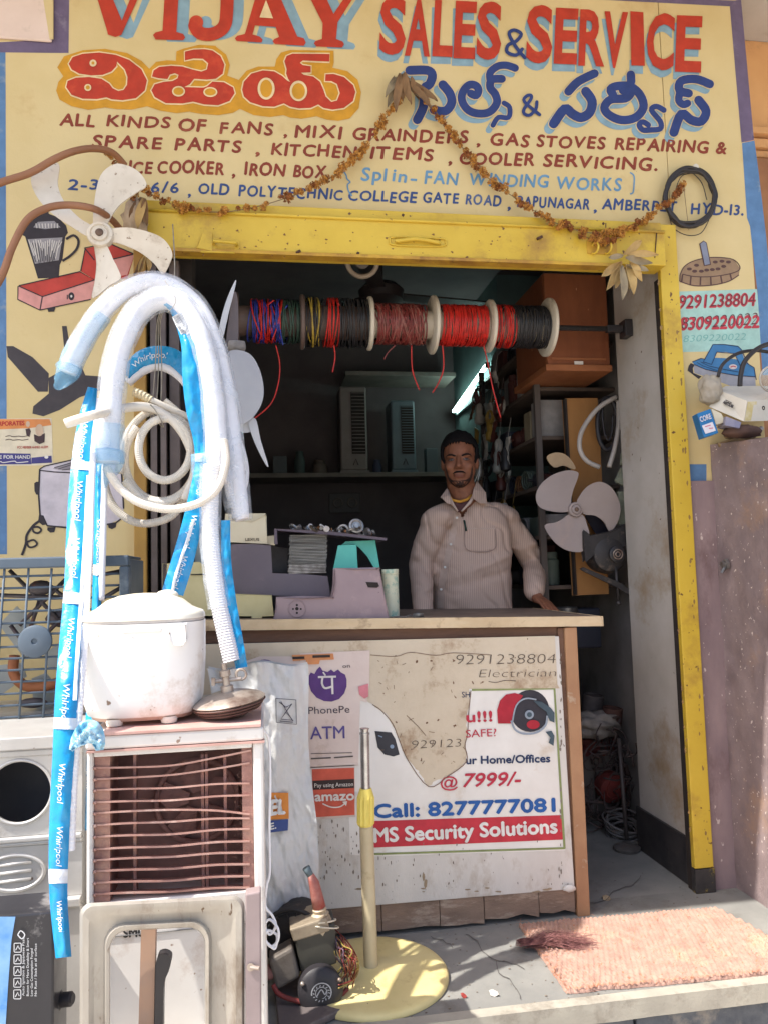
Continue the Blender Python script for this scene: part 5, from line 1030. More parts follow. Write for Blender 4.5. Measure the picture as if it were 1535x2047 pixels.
for k in range(12):
    cl_ = [P(x, y, YA+0.008) for x, y in smooth([(188, yl[k]), (260, yl[k]*0.4+ym[k]*0.6+ (2 if k < 2 else 0)), (345, ym[k]), (430, (ym[k]+yr[k])/2-(3 if k > 1 else 0)), (500 if k else 503, yr[k])], 6)]
    mb = MB(); mb.add([p+Vector((0, dy, dz)) for p in cl_ for dy, dz in ((0, 0.0018), (0, -0.0018), (0.034, -0.010), (0.034, -0.006))], [(4*i+a_, 4*i+(a_+1) % 4, 4*i+4+(a_+1) % 4, 4*i+4+a_) for i in range(len(cl_)-1) for a_ in range(4)])
    mb.build('louvre', lv, ac)
    mb = MB(); mb.tube([cl_[0]+Vector((0, -0.001, -0.001)), cl_[1].lerp(cl_[0], 0.3)+Vector((0, -0.001, 0))], 0.0036, 6); mb.build('louvre_end', lv, ac, smooth=True)
# matted fibre of dust inside
mb = MB(); rr_ = random.Random(11)
for k in range(900):
    x = orr-0.004-abs(rr_.gauss(0, 0.02)); z = rr_.uniform(obm, ot); c = Vector((x, YA+0.02+rr_.random()*0.03, z)); d = Vector((rr_.uniform(-1, 1), rr_.uniform(-1, 0.2), rr_.uniform(-1, 1)))*0.006
    mb.add([c, c+d, c+d*0.6+Vector((0.001, 0, 0.0012))], [(0, 1, 2)])
tag(mb.build('dust_fibre', M('dust_fibre_brown', (150, 118, 104), (120, 90, 80), rough=0.95), ac), kind='stuff')

# --- rice cooker
bc = G(292, 1430, zt_+0.03); bc = Vector((P(291, 1440, YA+0.14).x, YA+0.145, zt_+0.008))
rc = thing('rice_cooker', tuple(bc), 'white rice cooker with a domed yellowed lid standing on the air cooler', 'rice cooker')
rw = M('rice_cooker_white', (236, 234, 230), (226, 222, 218), scale=4, rough=0.35, coat=0.3, dirt=(190, 174, 158), dscale=7, dlev=0.60, spots=(140, 116, 98), sscale=52, slev=0.72)
zc0 = bc.z+0.012; ztop = P(290, 1242, bc.y-0.12).z; rC = P(411, 1350, bc.y).x-P(291, 1350, bc.y).x
prof = [(0.02, 0.0), (rC*0.80, 0.0), (rC*0.90, 0.006), (rC*0.955, 0.03), (rC*0.985, 0.08), (rC, (ztop-zc0)*0.6), (rC, ztop-zc0-0.006)]
kw = dict(n=56, pw=2.9, sx=1.0, sy=0.88)
mb = MB(); mb.lathe(prof, Vector((bc.x, bc.y, zc0)), **kw); mb.build('body', rw, rc, smooth=True, angle=50)
mb = MB(); mb.lathe([(rC*0.985, -0.005), (rC*0.985, 0.001)], Vector((bc.x, bc.y, ztop)), **kw); mb.build('lid_seam', paint((196, 188, 182), 'seam_tan'), rc)
lid = M('lid_white_yellowed', (236, 232, 222), (232, 218, 180), scale=7, rough=0.35, coat=0.3)
mb = MB(); mb.lathe([(rC, 0.001), (rC*0.992, 0.008), (rC*0.96, 0.015), (rC*0.86, 0.020), (rC*0.78, 0.025), (rC*0.62, 0.042), (rC*0.42, 0.052), (rC*0.2, 0.056), (0.0001, 0.057)], Vector((bc.x, bc.y, ztop)), **kw); lid_o = mb.build('lid', lid, rc, smooth=True, angle=60)
mb = MB(); c = Vector((bc.x+0.045, bc.y+0.02, ztop+0.050)); mb.blob(c, 0.018, 3, sc=(1.4, 1.2, 0.7)); mb.build('steam_vent', lid, lid_o, smooth=True)
yf = bc.y-rC*0.88
mb = MB(); mb.prism([P(342, 1250, yf+0.012), P(372, 1248, yf+0.012), P(374, 1278, yf+0.012), P(366, 1286, yf+0.012), P(350, 1286, yf+0.012), P(343, 1276, yf+0.012)], (0, 0.02, 0)); o = mb.build('latch', rw, rc, bevel=0.003)
o.location.y = -0.016
mb = MB(); zz_l = P(300, 1262, yf).z; mb.box((bc.x-0.03, yf-0.004, zz_l-0.002), (bc.x+0.05, yf+0.01, zz_l+0.006)); mb.build('handle_lip', rw, rc, bevel=0.003)
mb = MB(); mb.lathe([(rC*0.83, -0.004), (rC*0.85, 0.004), (rC*0.905, 0.010)], Vector((bc.x, bc.y, zc0)), **kw); mb.build('base_ring', M('brown_stained_base', (196, 164, 148), (170, 138, 122), scale=10, rough=0.5), rc, smooth=True)
for dx, dy in ((-0.05, -0.085), (0.06, -0.08), (0.0, 0.08)):
    mb = MB(); mb.lathe([(0.016, 0), (0.018, 0.008), (0.016, 0.013)], Vector((bc.x+dx, bc.y+dy, bc.z)), n=16); mb.build('foot', M('cream_foot', (222, 208, 192)), rc, smooth=True, angle=40)

# --- gas burner top resting beside it
yb = YA+0.10; bcn = P(462, 1425, yb)
g = thing('stove_burner', (bcn.x, yb, zt_+0.006), 'dirty aluminium gas burner bowl with a brass valve on top, right of the rice cooker', 'burner')
alu = M('greasy_aluminium', (190, 178, 166), (150, 134, 122), scale=10, rough=0.4, metal=0.55, dirt=(96, 70, 60), dscale=9, dlev=0.55)
ax = Vector((-0.12, -0.05, 1)).normalized()
mb = MB(); mb.lathe([(0.035, 0), (0.062, 0.012), (0.076, 0.030), (0.080, 0.034), (0.072, 0.040), (0.055, 0.046), (0.035, 0.052), (0.02, 0.054)], Vector((bcn.x, yb, zt_+0.008)), ax, 40); mb.build('bowl', alu, g, smooth=True, angle=50)
for k in range(3): 
    mb = MB(); mb.ring(Vector((bcn.x, yb, zt_+0.008))+ax*(0.014+0.007*k), ax, 0.066+0.006*k, 0.0022, 40, 6); mb.build('groove_ring', M('dark_brown_grease', (104, 72, 62), (76, 52, 46), scale=20, rough=0.5), g, smooth=True)
top = Vector((bcn.x, yb, zt_+0.008))+ax*0.054
mb = MB(); mb.lathe([(0.014, 0), (0.014, 0.012), (0.008, 0.014), (0.008, 0.032), (0.012, 0.034), (0.012, 0.046), (0.006, 0.048), (0.006, 0.062)], top, ax, 12); mb.build('valve', alu, g, smooth=True, angle=40)
mb = MB(); mb.tube([top+Vector((-0.03, 0, 0.022)), top+Vector((0.03, 0, 0.026))], 0.0045, 8); mb.ring(top+Vector((0.030, 0, 0.035)), (0, 1, 0), 0.011, 0.003, 20, 6); mb.box(top+Vector((-0.034, -0.006, 0.014)), top+Vector((-0.026, 0.006, 0.03))); mb.build('clamp', alu, g, smooth=True, angle=40)

# --- steel frame leaning against the cooler
YF = -1.13
g = thing('metal_surround', tuple(P(330, 2040, YF)), 'grey pressed steel frame with a rounded square opening, leaning on the air cooler', 'frame')
def rr(x0, y0, x1, y1, r, n=6):
    out = []
    for cx_, cy_, a in ((x1-r, y0+r, -90), (x1-r, y1-r, 0), (x0+r, y1-r, 90), (x0+r, y0+r, 180)):
        for i in range(n+1): an = R_(a+90*i/n); out.append((cx_+r*math.cos(an), cy_+r*math.sin(an)))
    return out
def sk(p, k=0.0): return (p[0] - (p[1]-1800)*0.0, p[1] - (p[0]-160)*0.05)
rings = [(rr(160,1806,490,2170,24), 0.0), (rr(166,1813,484,2162,22), -0.010), (rr(178,1826,472,2150,26), -0.010), (rr(188,1836,462,2140,28), 0.0), (rr(208,1850,424,2112,40), 0.004), (rr(213,1856,418,2105,38), -0.008), (rr(219,1863,412,2098,36), -0.006), (rr(221,1865,410,2096,35), 0.016)]
mb = MB(); n = len(rings[0][0])
vs = []; 
for ring_, dy in rings: vs += [P(*sk(p), YF+dy) for p in ring_]
mb.add(vs, [(k*n+i, k*n+(i+1) % n, (k+1)*n+(i+1) % n, (k+1)*n+i) for k in range(len(rings)-1) for i in range(n)])
stl = M('aged_pressed_steel', (178, 172, 162), (154, 146, 136), scale=6, rough=0.42, metal=0.4, bump=0.15, dirt=(124, 110, 96), dscale=7, dlev=0.57, spots=(104, 84, 68), sscale=50, slev=0.72, stretch=(1.6, 1, 0.6))
mb.build('pressed_face', stl, g, smooth=True, angle=40)
mb = MB(); mb.hexa([P(491,1788,YF-0.008), P(522,1782,YF-0.008), P(524,2150,YF-0.008), P(491,2150,YF-0.008)], (0, 0.03, 0)); mb.build('side_flange', M('mauve_grey_steel', (152, 136, 134), (134, 118, 116), scale=6, rough=0.5, bump=0.1, dirt=(110, 92, 88), dscale=7), g, bevel=0.003)
a = P(502, 1933, YF-0.01); mb = MB(); mb.tube([a, a+Vector((0.016, -0.008, 0.0))], 0.0035, 8); mb.lathe([(0.007, 0), (0.007, -0.002), (0.0001, -0.002)], a+Vector((0, 0, 0)), (0, 1, 0), 12); mb.build('bolt', alu, g, smooth=True, angle=40)
# brown rail and black lever seen through the opening
mb = MB(); mb.hexa([P(283,1850,YF+0.03), P(312,1848,YF+0.03), P(307,2110,YF+0.03), P(276,2110,YF+0.03)], (0, 0.02, 0)); o = mb.build('steel_rail', M('rusty_rail', (138, 118, 106), (168, 128, 98), scale=5, rough=0.6, dirt=(104, 78, 66), dscale=8)); tag(o, 'rusty brown upright rail seen through the steel frame opening', 'rail')
mb = MB(); mb.prism([P(x, y, YF+0.02) for x, y in smooth([(318,1910),(334,1908),(343,1918),(338,1942),(328,1975),(325,2100),(310,2100),(311,1960),(312,1930)], 3, True)], (0, 0.02, 0)); tag(mb.build('black_lever', M('black_plastic', (48, 44, 46), (36, 34, 36), rough=0.4), bevel=0.003), 'black plastic lever beside the rusty rail inside the steel frame', 'lever')

# --- black gas stove standing on end at the left bottom corner
YS = -1.10
g = thing('gas_stove', (P(30, 1900, YS).x, YS+0.05, GZ), 'black gas stove stood on end at lower left, white print and blue picture', 'stove')
bxx = P(108, 1900, YS).x; zt2 = P(60, 1826, YS).z
mb = MB(); mb.box((bxx-0.36, YS, GZ), (bxx, YS+0.10, zt2)); mb.build('body', M('scuffed_black_enamel', (52, 50, 54), (38, 38, 42), scale=6, rough=0.35, dirt=(150, 146, 144), dscale=9, dlev=0.63), g, bevel=0.004)
q = Paint(onY(YS), off=0.001); q.poly([(-80,1832),(32,1832),(24,1880),(18,1960),(8,2120),(-80,2120)]); q.done('blue_picture', M('blue_sky_print', (70, 130, 196), (150, 186, 216), scale=9, rough=0.3), g)
def vtext(q, s_, x, y0, y1, h):
    vs, fs, u0, u1 = glyphs(s_, 0.0, 0.0); q.mb.add([q._p(x - yy*-1*0 + (yy)*h*-1, y0+(y1-y0)*(xx_-u0)/(u1-u0)) if False else q._p(x-yy*h, y0+(y1-y0)*(xx_-u0)/(u1-u0)) for xx_, yy in vs], fs); q.k += 1
q = Paint(onY(YS), off=0.0015)
for s_, x, y0, y1, h in (('Auto Ignition & Japanese Pazo', 50, 1990, 1872, 5), ('Button for More Durability & Smart', 59, 1990, 1874, 5), ('Low Gas Consumption Forged', 67, 1990, 1895, 5), ('No Rust / Stick at all surface', 75, 1990, 1885, 5)): vtext(q, s_, x, y0, y1, h)
for i in range(5):
    y = 1884+i*23; q.line(rr(30, y, 44, y+18, 2), 1.4, 0, closed=True); q.line([(33, y+14), (38, y+5), (41, y+12)], 1.6, 0)
q.line(smooth([(38,1866),(44,1858),(52,1866),(46,1874),(38,1866)], 3), 2.2, 0); q.done('lettering', paint((220, 220, 222), 'print_pale'), g)
c = P(112, 2000, YS+0.05); mb = MB(); mb.lathe([(0.026, -0.01), (0.028, 0.0), (0.018, 0.008), (0.013, 0.012), (0.013, 0.03), (0.009, 0.034)], c, (1, -0.2, 0.1), 20); mb.build('knob', M('black_plastic', (48, 44, 46)), g, smooth=True, angle=40)

# --- white woven sack draped beside the counter
YK = -0.24
g = thing('woven_sack', tuple(P(560, 1850, YK)), 'creased white woven plastic sack with an orange label, in front of the counter', 'sack')
def sack(u, v):
    # v 0 top .. 1 bottom ; u 0 left .. 1 right
    tx = 415+u*(612-415); ty = 1336-12*u+ 6*math.sin(u*9)
    bx = 470+u*(640-470); by = 1880+8*math.sin(u*7)
    x = tx+(bx-tx)*v**0.8 + 5*math.sin(v*9+u*2)*u; y = ty+(by-ty)*v
    w = 0.022*noise.noise(Vector((u*3+v*2.0, v*3, 1)))+0.010*noise.noise(Vector((u*9-v*4, v*9, 2)))+0.004*noise.noise(Vector((u*26, v*34, 4)))
    if v < 0.12: w += (0.12-v)*0.35*noise.noise(Vector((u*7, 3, 9)))
    return P(x, y, YK - 0.06*v**1.2*(1-0.5*u) - 0.03*math.sin(math.pi*u) + w*1.0)
mb = MB(); mb.grid(sack, 90, 150); mb.grid(lambda u, v: sack(1-u, v)+Vector((0, 0.05+0.10*math.sin(math.pi*u)*v, 0)), 20, 40)
sk_m = M('white_woven_plastic', (214, 212, 208), (196, 194, 192), scale=6, rough=0.5, bump=0.35, bscale=160, dirt=(170, 160, 148), dscale=4, dlev=0.6)
mb.build('sack_body', sk_m, g, smooth=True)
def onsack(x, y):
    v = (y-1330)/(1880-1330); u = 0.5
    for _ in range(8):
        p = ((415+u*197)+((470+u*170)-(415+u*197))*max(0, v)**0.8+5*math.sin(v*9+u*2)*u); u += (x-p)/190
    return sack(max(0, min(1, u)), max(0.001, min(1, v)))
q = Paint(onsack, off=0.009); q.poly([(540,1588),(577,1587),(578,1640),(539,1641)]); q.done('orange_label', paint((222, 140, 62), 'label_orange'), g)
q = Paint(onsack, off=0.009); q.poly([(539,1643),(577,1641),(576,1664),(539,1666)]); q.done('blue_label', paint((66, 84, 140), 'label_blue'), g)
q = Paint(onsack, off=0.011); q.text('EL', (541,1632), (570,1630), 30, bold=0.06, shear=0.2); q.text('E.', (541,1660), (553,1659), 13, bold=0.04); q.done('lettering', paint((236, 234, 230), 'label_white'), g)
q = Paint(onsack, off=0.009); q.line([(552,1400),(592,1397),(593,1446),(553,1448)], 1.8, 0, closed=True); q.line([(559,1406),(572,1414),(584,1405),(572,1424),(586,1438),(562,1440),(572,1424)], 2.2, 0); q.line([(562,1404),(586,1440)], 1.5, 0); q.line([(560,1444),(586,1442)], 1.6, 0); q.done('symbol', paint((70, 68, 80), 'symbol_ink'), g)
# white cable hung at the cooler's right edge
mb = MB(); mb.tube(path3([(526,1460,-0.98),(538,1480,-0.96),(541,1560,-0.95),(539,1650,-0.95),(540,1740,-0.95),(534,1770,-0.95),(531,1810,-0.95),(545,1830,-0.95),(552,1850,-0.95),(540,1868,-0.95),(530,1850,-0.95),(540,1838,-0.95),(556,1856,-0.96),(556,1880,-0.96),(542,1892,-0.96),(530,1875,-0.96),(536,1860,-0.95),(554,1870,-0.95),(550,1896,-0.96),(536,1886,-0.96)], 7), 0.0028, 7); tag(mb.build('power_cable', white_pl, smooth=True), 'thin white power cable hanging down the right side of the air cooler', 'cable')

# --- pump motor on a dark board
bd = G(640, 1985, 0.0)
g = thing('motor_board', tuple(G(640, 1990, 0.0)), 'dark worn board lying under the old motor at the step edge', 'board')
q4 = [G(545,1925,0.02), G(706,1880,0.02), G(742,1990,0.02), G(560,2075,0.02)]
mb = MB(); mb.hexa(q4, (0, 0, -0.018)); mb.build('board', M('dark_grey_board', (110, 100, 98), (90, 82, 80), scale=5, rough=0.7, bump=0.2, dirt=(140, 128, 120), dscale=6), g, bevel=0.003)
C = G(632, 1985, 0.02)+Vector((-0.01, 0.03, 0.0))
pm = thing('pump_motor', tuple(C), 'old black electric motor with tangled wires and a red taped valve on top', 'motor')
mblk = M('greasy_black_iron', (62, 58, 58), (44, 42, 42), scale=12, rough=0.5, metal=0.3, bump=0.3, dirt=(120, 104, 92), dscale=14, dlev=0.6)
mgr = M('grimy_grey_iron', (120, 112, 104), (92, 84, 78), scale=14, rough=0.6, metal=0.3, bump=0.4, dirt=(70, 60, 54), dscale=14)
Y0 = C.y
c1 = P(598, 1880, Y0+0.06)
mb = MB(); mb.lathe([(0.05, 0.06), (0.070, 0.05), (0.074, 0.0), (0.070, -0.03), (0.05, -0.04)], c1, (0.3, 1, 0.1), 32); mb.build('casing', mblk, pm, smooth=True, angle=40)
mb = MB(); mb.ring(c1+Vector((-0.01, -0.03, 0)), (0.3, 1, 0.1), 0.077, 0.006, 36, 6); mb.build('shroud', mblk, pm, smooth=True)
axv = Vector((0.3, 1, 0.1)).normalized(); uu = axv.orthogonal().normalized(); ww = axv.cross(uu)
for k in range(18):
    an = 2*math.pi*k/18; d = uu*math.cos(an)+ww*math.sin(an); t = axv.cross(d); mb = MB(); p = c1-axv*0.035+d*0.045
    mb.hexa([p-t*0.0015, p+t*0.0015, p+t*0.0015+d*0.028, p-t*0.0015+d*0.028], axv*0.06); mb.build('fin', mblk, pm)
mb = MB(); mb.hexa([P(592,1878,Y0-0.03), P(664,1862,Y0-0.03), P(668,1935,Y0-0.03), P(606,1955,Y0-0.03)], (0.0, 0.09, 0.0)); mb.build('terminal_box', M('dark_olive_metal', (70, 68, 60), (58, 56, 50), scale=9, rough=0.5), pm, bevel=0.004)
mb = MB(); mb.hexa([P(585,1873,Y0-0.035), P(650,1852,Y0-0.035), P(656,1876,Y0-0.035), P(592,1896,Y0-0.035)], (0.0, 0.09, 0.006)); mb.build('bracket_plate', M('tan_metal_plate', (168, 154, 132), (132, 118, 100), scale=14, rough=0.5, metal=0.2, dirt=(110, 96, 80), dscale=14), pm, bevel=0.004)
mb = MB(); mb.hexa([P(548,1930,Y0-0.04), P(590,1905,Y0-0.04), P(604,1960,Y0-0.04), P(562,1985,Y0-0.04)], (0.0, 0.06, 0)); mb.build('pump_head', mgr, pm, bevel=0.008)
c2 = P(640, 1985, Y0-0.075)
mb = MB(); mb.lathe([(0.050, 0.05), (0.053, 0.02), (0.053, 0.004), (0.047, -0.002), (0.030, -0.006), (0.0001, -0.006)], c2, (-0.05, 1, -0.15), 36); ecap = mb.build('end_cap', M('matt_black_cap', (54, 50, 54), (44, 42, 44), rough=0.5), pm, smooth=True, angle=35)
axc = Vector((-0.05, 1, -0.15)).normalized()
q = Paint(lambda x, y: c2+Vector(((x-640)*0.00135, 0, -(y-1985)*0.00135))-axc*0.006, off=0.0015)
q.line([(640+17*math.cos(t), 1985+17*math.sin(t)) for t in [2*math.pi*i/24 for i in range(24)]], 2, 0, closed=True); q.line([(640+10*math.cos(t), 1985+10*math.sin(t)) for t in [2*math.pi*i/24 for i in range(24)]], 1.2, 0, closed=True); q.line([(632,1990),(640,1979),(646,1988),(650,1980)], 2)
for i in range(14): 
    t = 2*math.pi*i/14; q.line([(640+12*math.cos(t), 1985+12*math.sin(t)), (640+15*math.cos(t+.12), 1985+15*math.sin(t+.12))], 1.6, 0)
q.done('emblem', paint((190, 190, 192), 'emblem_silver'), ecap)
for a in (30, 150, 270): mb = MB(); mb.blob(c2+Vector((0.05*math.cos(R_(a)), -0.004, 0.05*math.sin(R_(a)))), 0.006, 1); mb.build('bolt', alu, pm, smooth=True)
vt = P(640, 1860, Y0)
mb = MB(); mb.lathe([(0.030, -0.02), (0.032, 0.0), (0.024, 0.006), (0.024, 0.012), (0.020, 0.016), (0.022, 0.022), (0.016, 0.026), (0.018, 0.034), (0.013, 0.038)], vt, (-0.1, 0, 1), 24); mb.build('valve_body', M('cream_cast_metal', (204, 188, 162), (176, 158, 132), scale=16, rough=0.5, metal=0.2, dirt=(120, 100, 80), dscale=16), pm, smooth=True, angle=35)
tp = vt+Vector((-0.1, 0, 1)).normalized()*0.038
mb = MB(); mb.tube([tp, tp+Vector((-0.006, 0, 0.03)), tp+Vector((-0.012, 0, 0.062)), tp+Vector((-0.02, 0, 0.082))], [0.016, 0.015, 0.013, 0.008], 14); mb.build('taped_pipe', M('red_tape', (150, 66, 62), (176, 128, 116), scale=22, rough=0.5, bump=0.5, dirt=(214, 190, 176), dscale=20, dlev=0.6), pm, smooth=True)
mb = MB(); mb.tube([tp+Vector((-0.02, 0, 0.08)), tp+Vector((-0.030, 0, 0.10))], [0.008, 0.010], 10); mb.build('pipe_end', M('grey_pipe_end', (96, 110, 116)), pm, smooth=True)
mb = MB(); mb.ring(vt+Vector((0, 0, 0.004)), (0, 0.3, 1), 0.036, 0.002, 28, 5); mb.ring(vt+Vector((0.004, -0.004, -0.006)), (0.2, 0.3, 1), 0.038, 0.002, 28, 5); mb.build('wire_wrap', M('cream_wire', (214, 204, 184)), pm, smooth=True)
cw = [('red_wire', (124, 48, 42)), ('yellow_wire', (150, 132, 66)), ('copper_wire', (130, 80, 56)), ('black_wire', (44, 40, 40)), ('mauve_wire', (110, 84, 100))]
rw_ = random.Random(21)
for k in range(26):
    nm, cc = cw[k % 5]; a = P(670+rw_.uniform(-8, 12), 1890+rw_.uniform(-6, 20), Y0-0.02); b = P(676+rw_.uniform(-12, 20), 1960+rw_.uniform(-20, 22), Y0-0.05); md = P(684+rw_.uniform(-12, 26), 1928+rw_.uniform(-16, 16), Y0-0.05-0.03*rw_.random())
    mb = MB(); mb.tube([Vector(t) for t in smooth([tuple(a), tuple(a.lerp(md, 0.5)+Vector((rw_.uniform(-.01, .01), 0, 0))), tuple(md), tuple(b)], 5)], 0.0016, 5); mb.build('wire', M(nm, cc, rough=0.4), pm, smooth=True)
for s_ in (1, -1):
    mb = MB(); mb.tube(path3([(664,1872,Y0),(690,1900,Y0-0.03),(706,1935,Y0-0.04),(698,1962,Y0-0.06),(670,1976+s_*3,Y0-0.08)], 6), 0.0018, 5); mb.build('wire', M('yellow_wire' if s_ > 0 else 'red_wire', (196, 176, 70)), pm, smooth=True)
mb = MB(); mb.tube(path3([(556,1972,Y0-0.05),(568,1990,Y0-0.06),(600,2002,Y0-0.07),(640,2008,Y0-0.07),(668,1996,Y0-0.06),(686,1980,Y0-0.05)], 6), 0.006, 6); mb.build('red_gasket', M('dull_red_gasket', (130, 52, 48), (100, 44, 42), scale=14), pm, smooth=True)
mb = MB(); mb.tube([P(520, 1957, Y0-0.02), P(556, 1948, Y0-0.02)], [0.020, 0.017], 14); mb.build('outlet', M('red_brown_pipe', (140, 96, 88), (110, 74, 70), scale=10), pm, smooth=True)

pm.scale = (1.14, 1.14, 1.10); pm.location.z += 0.006
# --- yellow pedestal stand
ctr = G(738, 1940, 0.0); ed = G(900, 1985, 0.0)
yst = M('cream_yellow_enamel', (224, 208, 150), (208, 190, 130), scale=5, rough=0.4, dirt=(170, 146, 96), dscale=7, dlev=0.64, spots=(110, 90, 60), sscale=50, slev=0.76)
bx = Vector((ctr.x, ctr.y-0.045, 0)); Rb = 0.222
g = thing('pedestal_stand', tuple(bx), 'yellow round based pedestal with cream pole and chrome rod before the counter', 'fan stand')
mb = MB(); mb.lathe([(Rb, 0.002), (Rb*1.0, 0.010), (Rb*0.97, 0.018), (Rb*0.9, 0.021), (0.10, 0.026), (0.06, 0.032), (0.045, 0.036)], bx, n=64); mb.build('base', yst, g, smooth=True, angle=50)
ptop = P(732, 1636, bx.y); pb = Vector((bx.x, bx.y, 0.034))
polem = M('dusty_cream_pole', (196, 182, 150), (176, 160, 128), scale=6, rough=0.45, dirt=(140, 120, 86), dscale=8, dlev=0.6)
mb = MB(); mb.tube([pb, Vector((ptop.x, ptop.y, ptop.z))], pr(13.5, bx.y), 20); mb.build('pole', polem, g, smooth=True, angle=50)
kb, kt = P(731, 1650, bx.y), P(731, 1576, bx.y); rk = pr(16, bx.y); mb = MB()
nk = 24; prof = [0.9, 1.0, 1.0, 0.92, 0.72]; hs = [0, 0.06, 0.75, 0.86, 1.0]; vs = []
for f, h in zip(prof, hs):
    for i in range(nk): a = 2*math.pi*i/nk; r = rk*f*(1.08 if i % 2 else 0.96) if 0 < h < 0.8 else rk*f; vs.append(kb.lerp(kt, h)+Vector((r*math.cos(a), r*math.sin(a), 0)))
mb.add(vs, [(k*nk+i, k*nk+(i+1) % nk, (k+1)*nk+(i+1) % nk, (k+1)*nk+i) for k in range(4) for i in range(nk)]+[tuple(4*nk+i for i in range(nk)), tuple(reversed(range(nk)))])
mb.build('collar', M('yellow_plastic_collar', (226, 206, 104), (212, 190, 90), scale=6, rough=0.4), g)
chrome = M('scratched_chrome', (200, 200, 200), (150, 148, 146), scale=18, rough=0.2, metal=0.9)
mb = MB(); t0_, t1_ = P(731, 1576, bx.y), P(729, 1468, bx.y); mb.tube([t0_, t1_], pr(9, bx.y), 18); mb.build('rod', chrome, g, smooth=True, angle=50)
mb = MB(); t2_ = P(729, 1456, bx.y); mb.tube([t1_, t1_.lerp(t2_, 0.3), t1_.lerp(t2_, 0.31), t1_.lerp(t2_, 0.7), t2_], [pr(10, bx.y), pr(10, bx.y), pr(8, bx.y), pr(8, bx.y), pr(9.5, bx.y)], 18); mb.build('rod_tip', chrome, g, smooth=True, angle=40)
# ================================================================ inside the shop
# --- tube light on the wall section coloured with its teal glow
ta, tb = PX(907, 822, 1.335), PX(972, 730, 1.335)
g = thing('tube_light', tuple((ta+tb)/2), 'lit white fluorescent tube on the side wall above the man', 'tube light')
mb = MB(); mb.tube([ta, tb], 0.013, 12); mb.build('tube', M('tube_glow', (225, 255, 250), emit=(215, 255, 246), estr=8.0), g, smooth=True)
dd = (tb-ta); mb = MB(); mb.box((1.35, min(ta.y, tb.y)-0.02, ta.z-0.03), (1.368, max(ta.y, tb.y)+0.02, ta.z+0.045)); mb.build('fixture', M('fixture_white', (190, 206, 204), rough=0.5), g, bevel=0.003)
for p in (ta, tb): mb = MB(); mb.box((1.325, p.y-0.012, p.z-0.016), (1.352, p.y+0.012, p.z+0.016)); mb.build('holder', M('dark_holder', (60, 66, 68)), g)
# --- back shelf with tower coolers
zsf = P(700, 946, 2.40).z
g = thing('back_shelf', (0.6, 2.5, zsf), 'long plain shelf on the dim back wall of the shop', 'shelf')
shm = M('shelf_grey', (128, 120, 112), (104, 98, 92), scale=6, rough=0.7)
mb = MB(); mb.box((-0.5, 2.36, zsf-0.03), (1.30, 2.71, zsf)); mb.build('board', shm, g, bevel=0.003)
zs2 = P(740, 752, 2.4).z
g = thing('upper_shelf', (0.9, 2.5, zs2), 'short upper shelf above the tower coolers on the back wall', 'shelf')
mb = MB(); mb.box((P(690, 750, 2.4).x, 2.38, zs2), (1.30, 2.71, zs2+0.03)); mb.build('board', shm, g, bevel=0.003)
def tower(px0, px1, py0, label, body, slats=True):
    a = P(px0, 930, 2.40); b = P(px1, 930, 2.40); zt = P((px0+px1)/2, py0, 2.40).z
    g = thing('tower_cooler', ((a.x+b.x)/2, 2.5, zsf), label, 'air cooler', 'tower coolers on the back shelf')
    mb = MB(); mb.box((a.x, 2.40, zsf+0.02), (b.x, 2.62, zt)); mb.build('body', body, g, bevel=0.012)
    mb = MB(); mb.box((a.x-0.008, 2.39, zsf+0.001), (b.x+0.008, 2.63, zsf+0.019)); mb.build('base', body, g, bevel=0.004)
    w = b.x-a.x
    mb = MB(); mb.box((a.x+w*0.42, 2.394, zsf+0.13), (b.x-w*0.08, 2.3995, zt-0.04)); mb.build('grille_back', dark_m, g)
    if slats:
        n = 18
        for i in range(n):
            z = zsf+0.14+(zt-0.05-zsf-0.14)*i/(n-1); mb = MB(); mb.box((a.x+w*0.43, 2.388, z), (b.x-w*0.09, 2.393, z+0.004)); mb.build('slat', body, g)
    q = Paint(lambda x, y: Vector((x, 2.40, y)), off=0.002)
    mb = MB(); c = Vector((a.x+w*0.55, 2.396, zsf+0.075)); mb.tube([c+Vector((-0.016, 0, -0.02)), c+Vector((0, 0, 0.02)), c+Vector((0.016, 0, -0.02))], 0.003, 5); mb.build('mark', dark_m, g)
tower(682, 736, 772, 'grey tower cooler with a dark slatted front on the back shelf, left of the two', M('tower_grey', (136, 128, 124), (120, 112, 108), rough=0.5))
tower(784, 832, 800, 'dim blue grey tower cooler on the back shelf, right of the two', M('tower_blue', (104, 118, 124), (90, 102, 110), rough=0.4))
r6 = random.Random(61)
dim = [((86, 92, 96), 'grey'), ((70, 84, 82), 'green grey'), ((96, 84, 76), 'brown'), ((64, 70, 92), 'blue grey')]
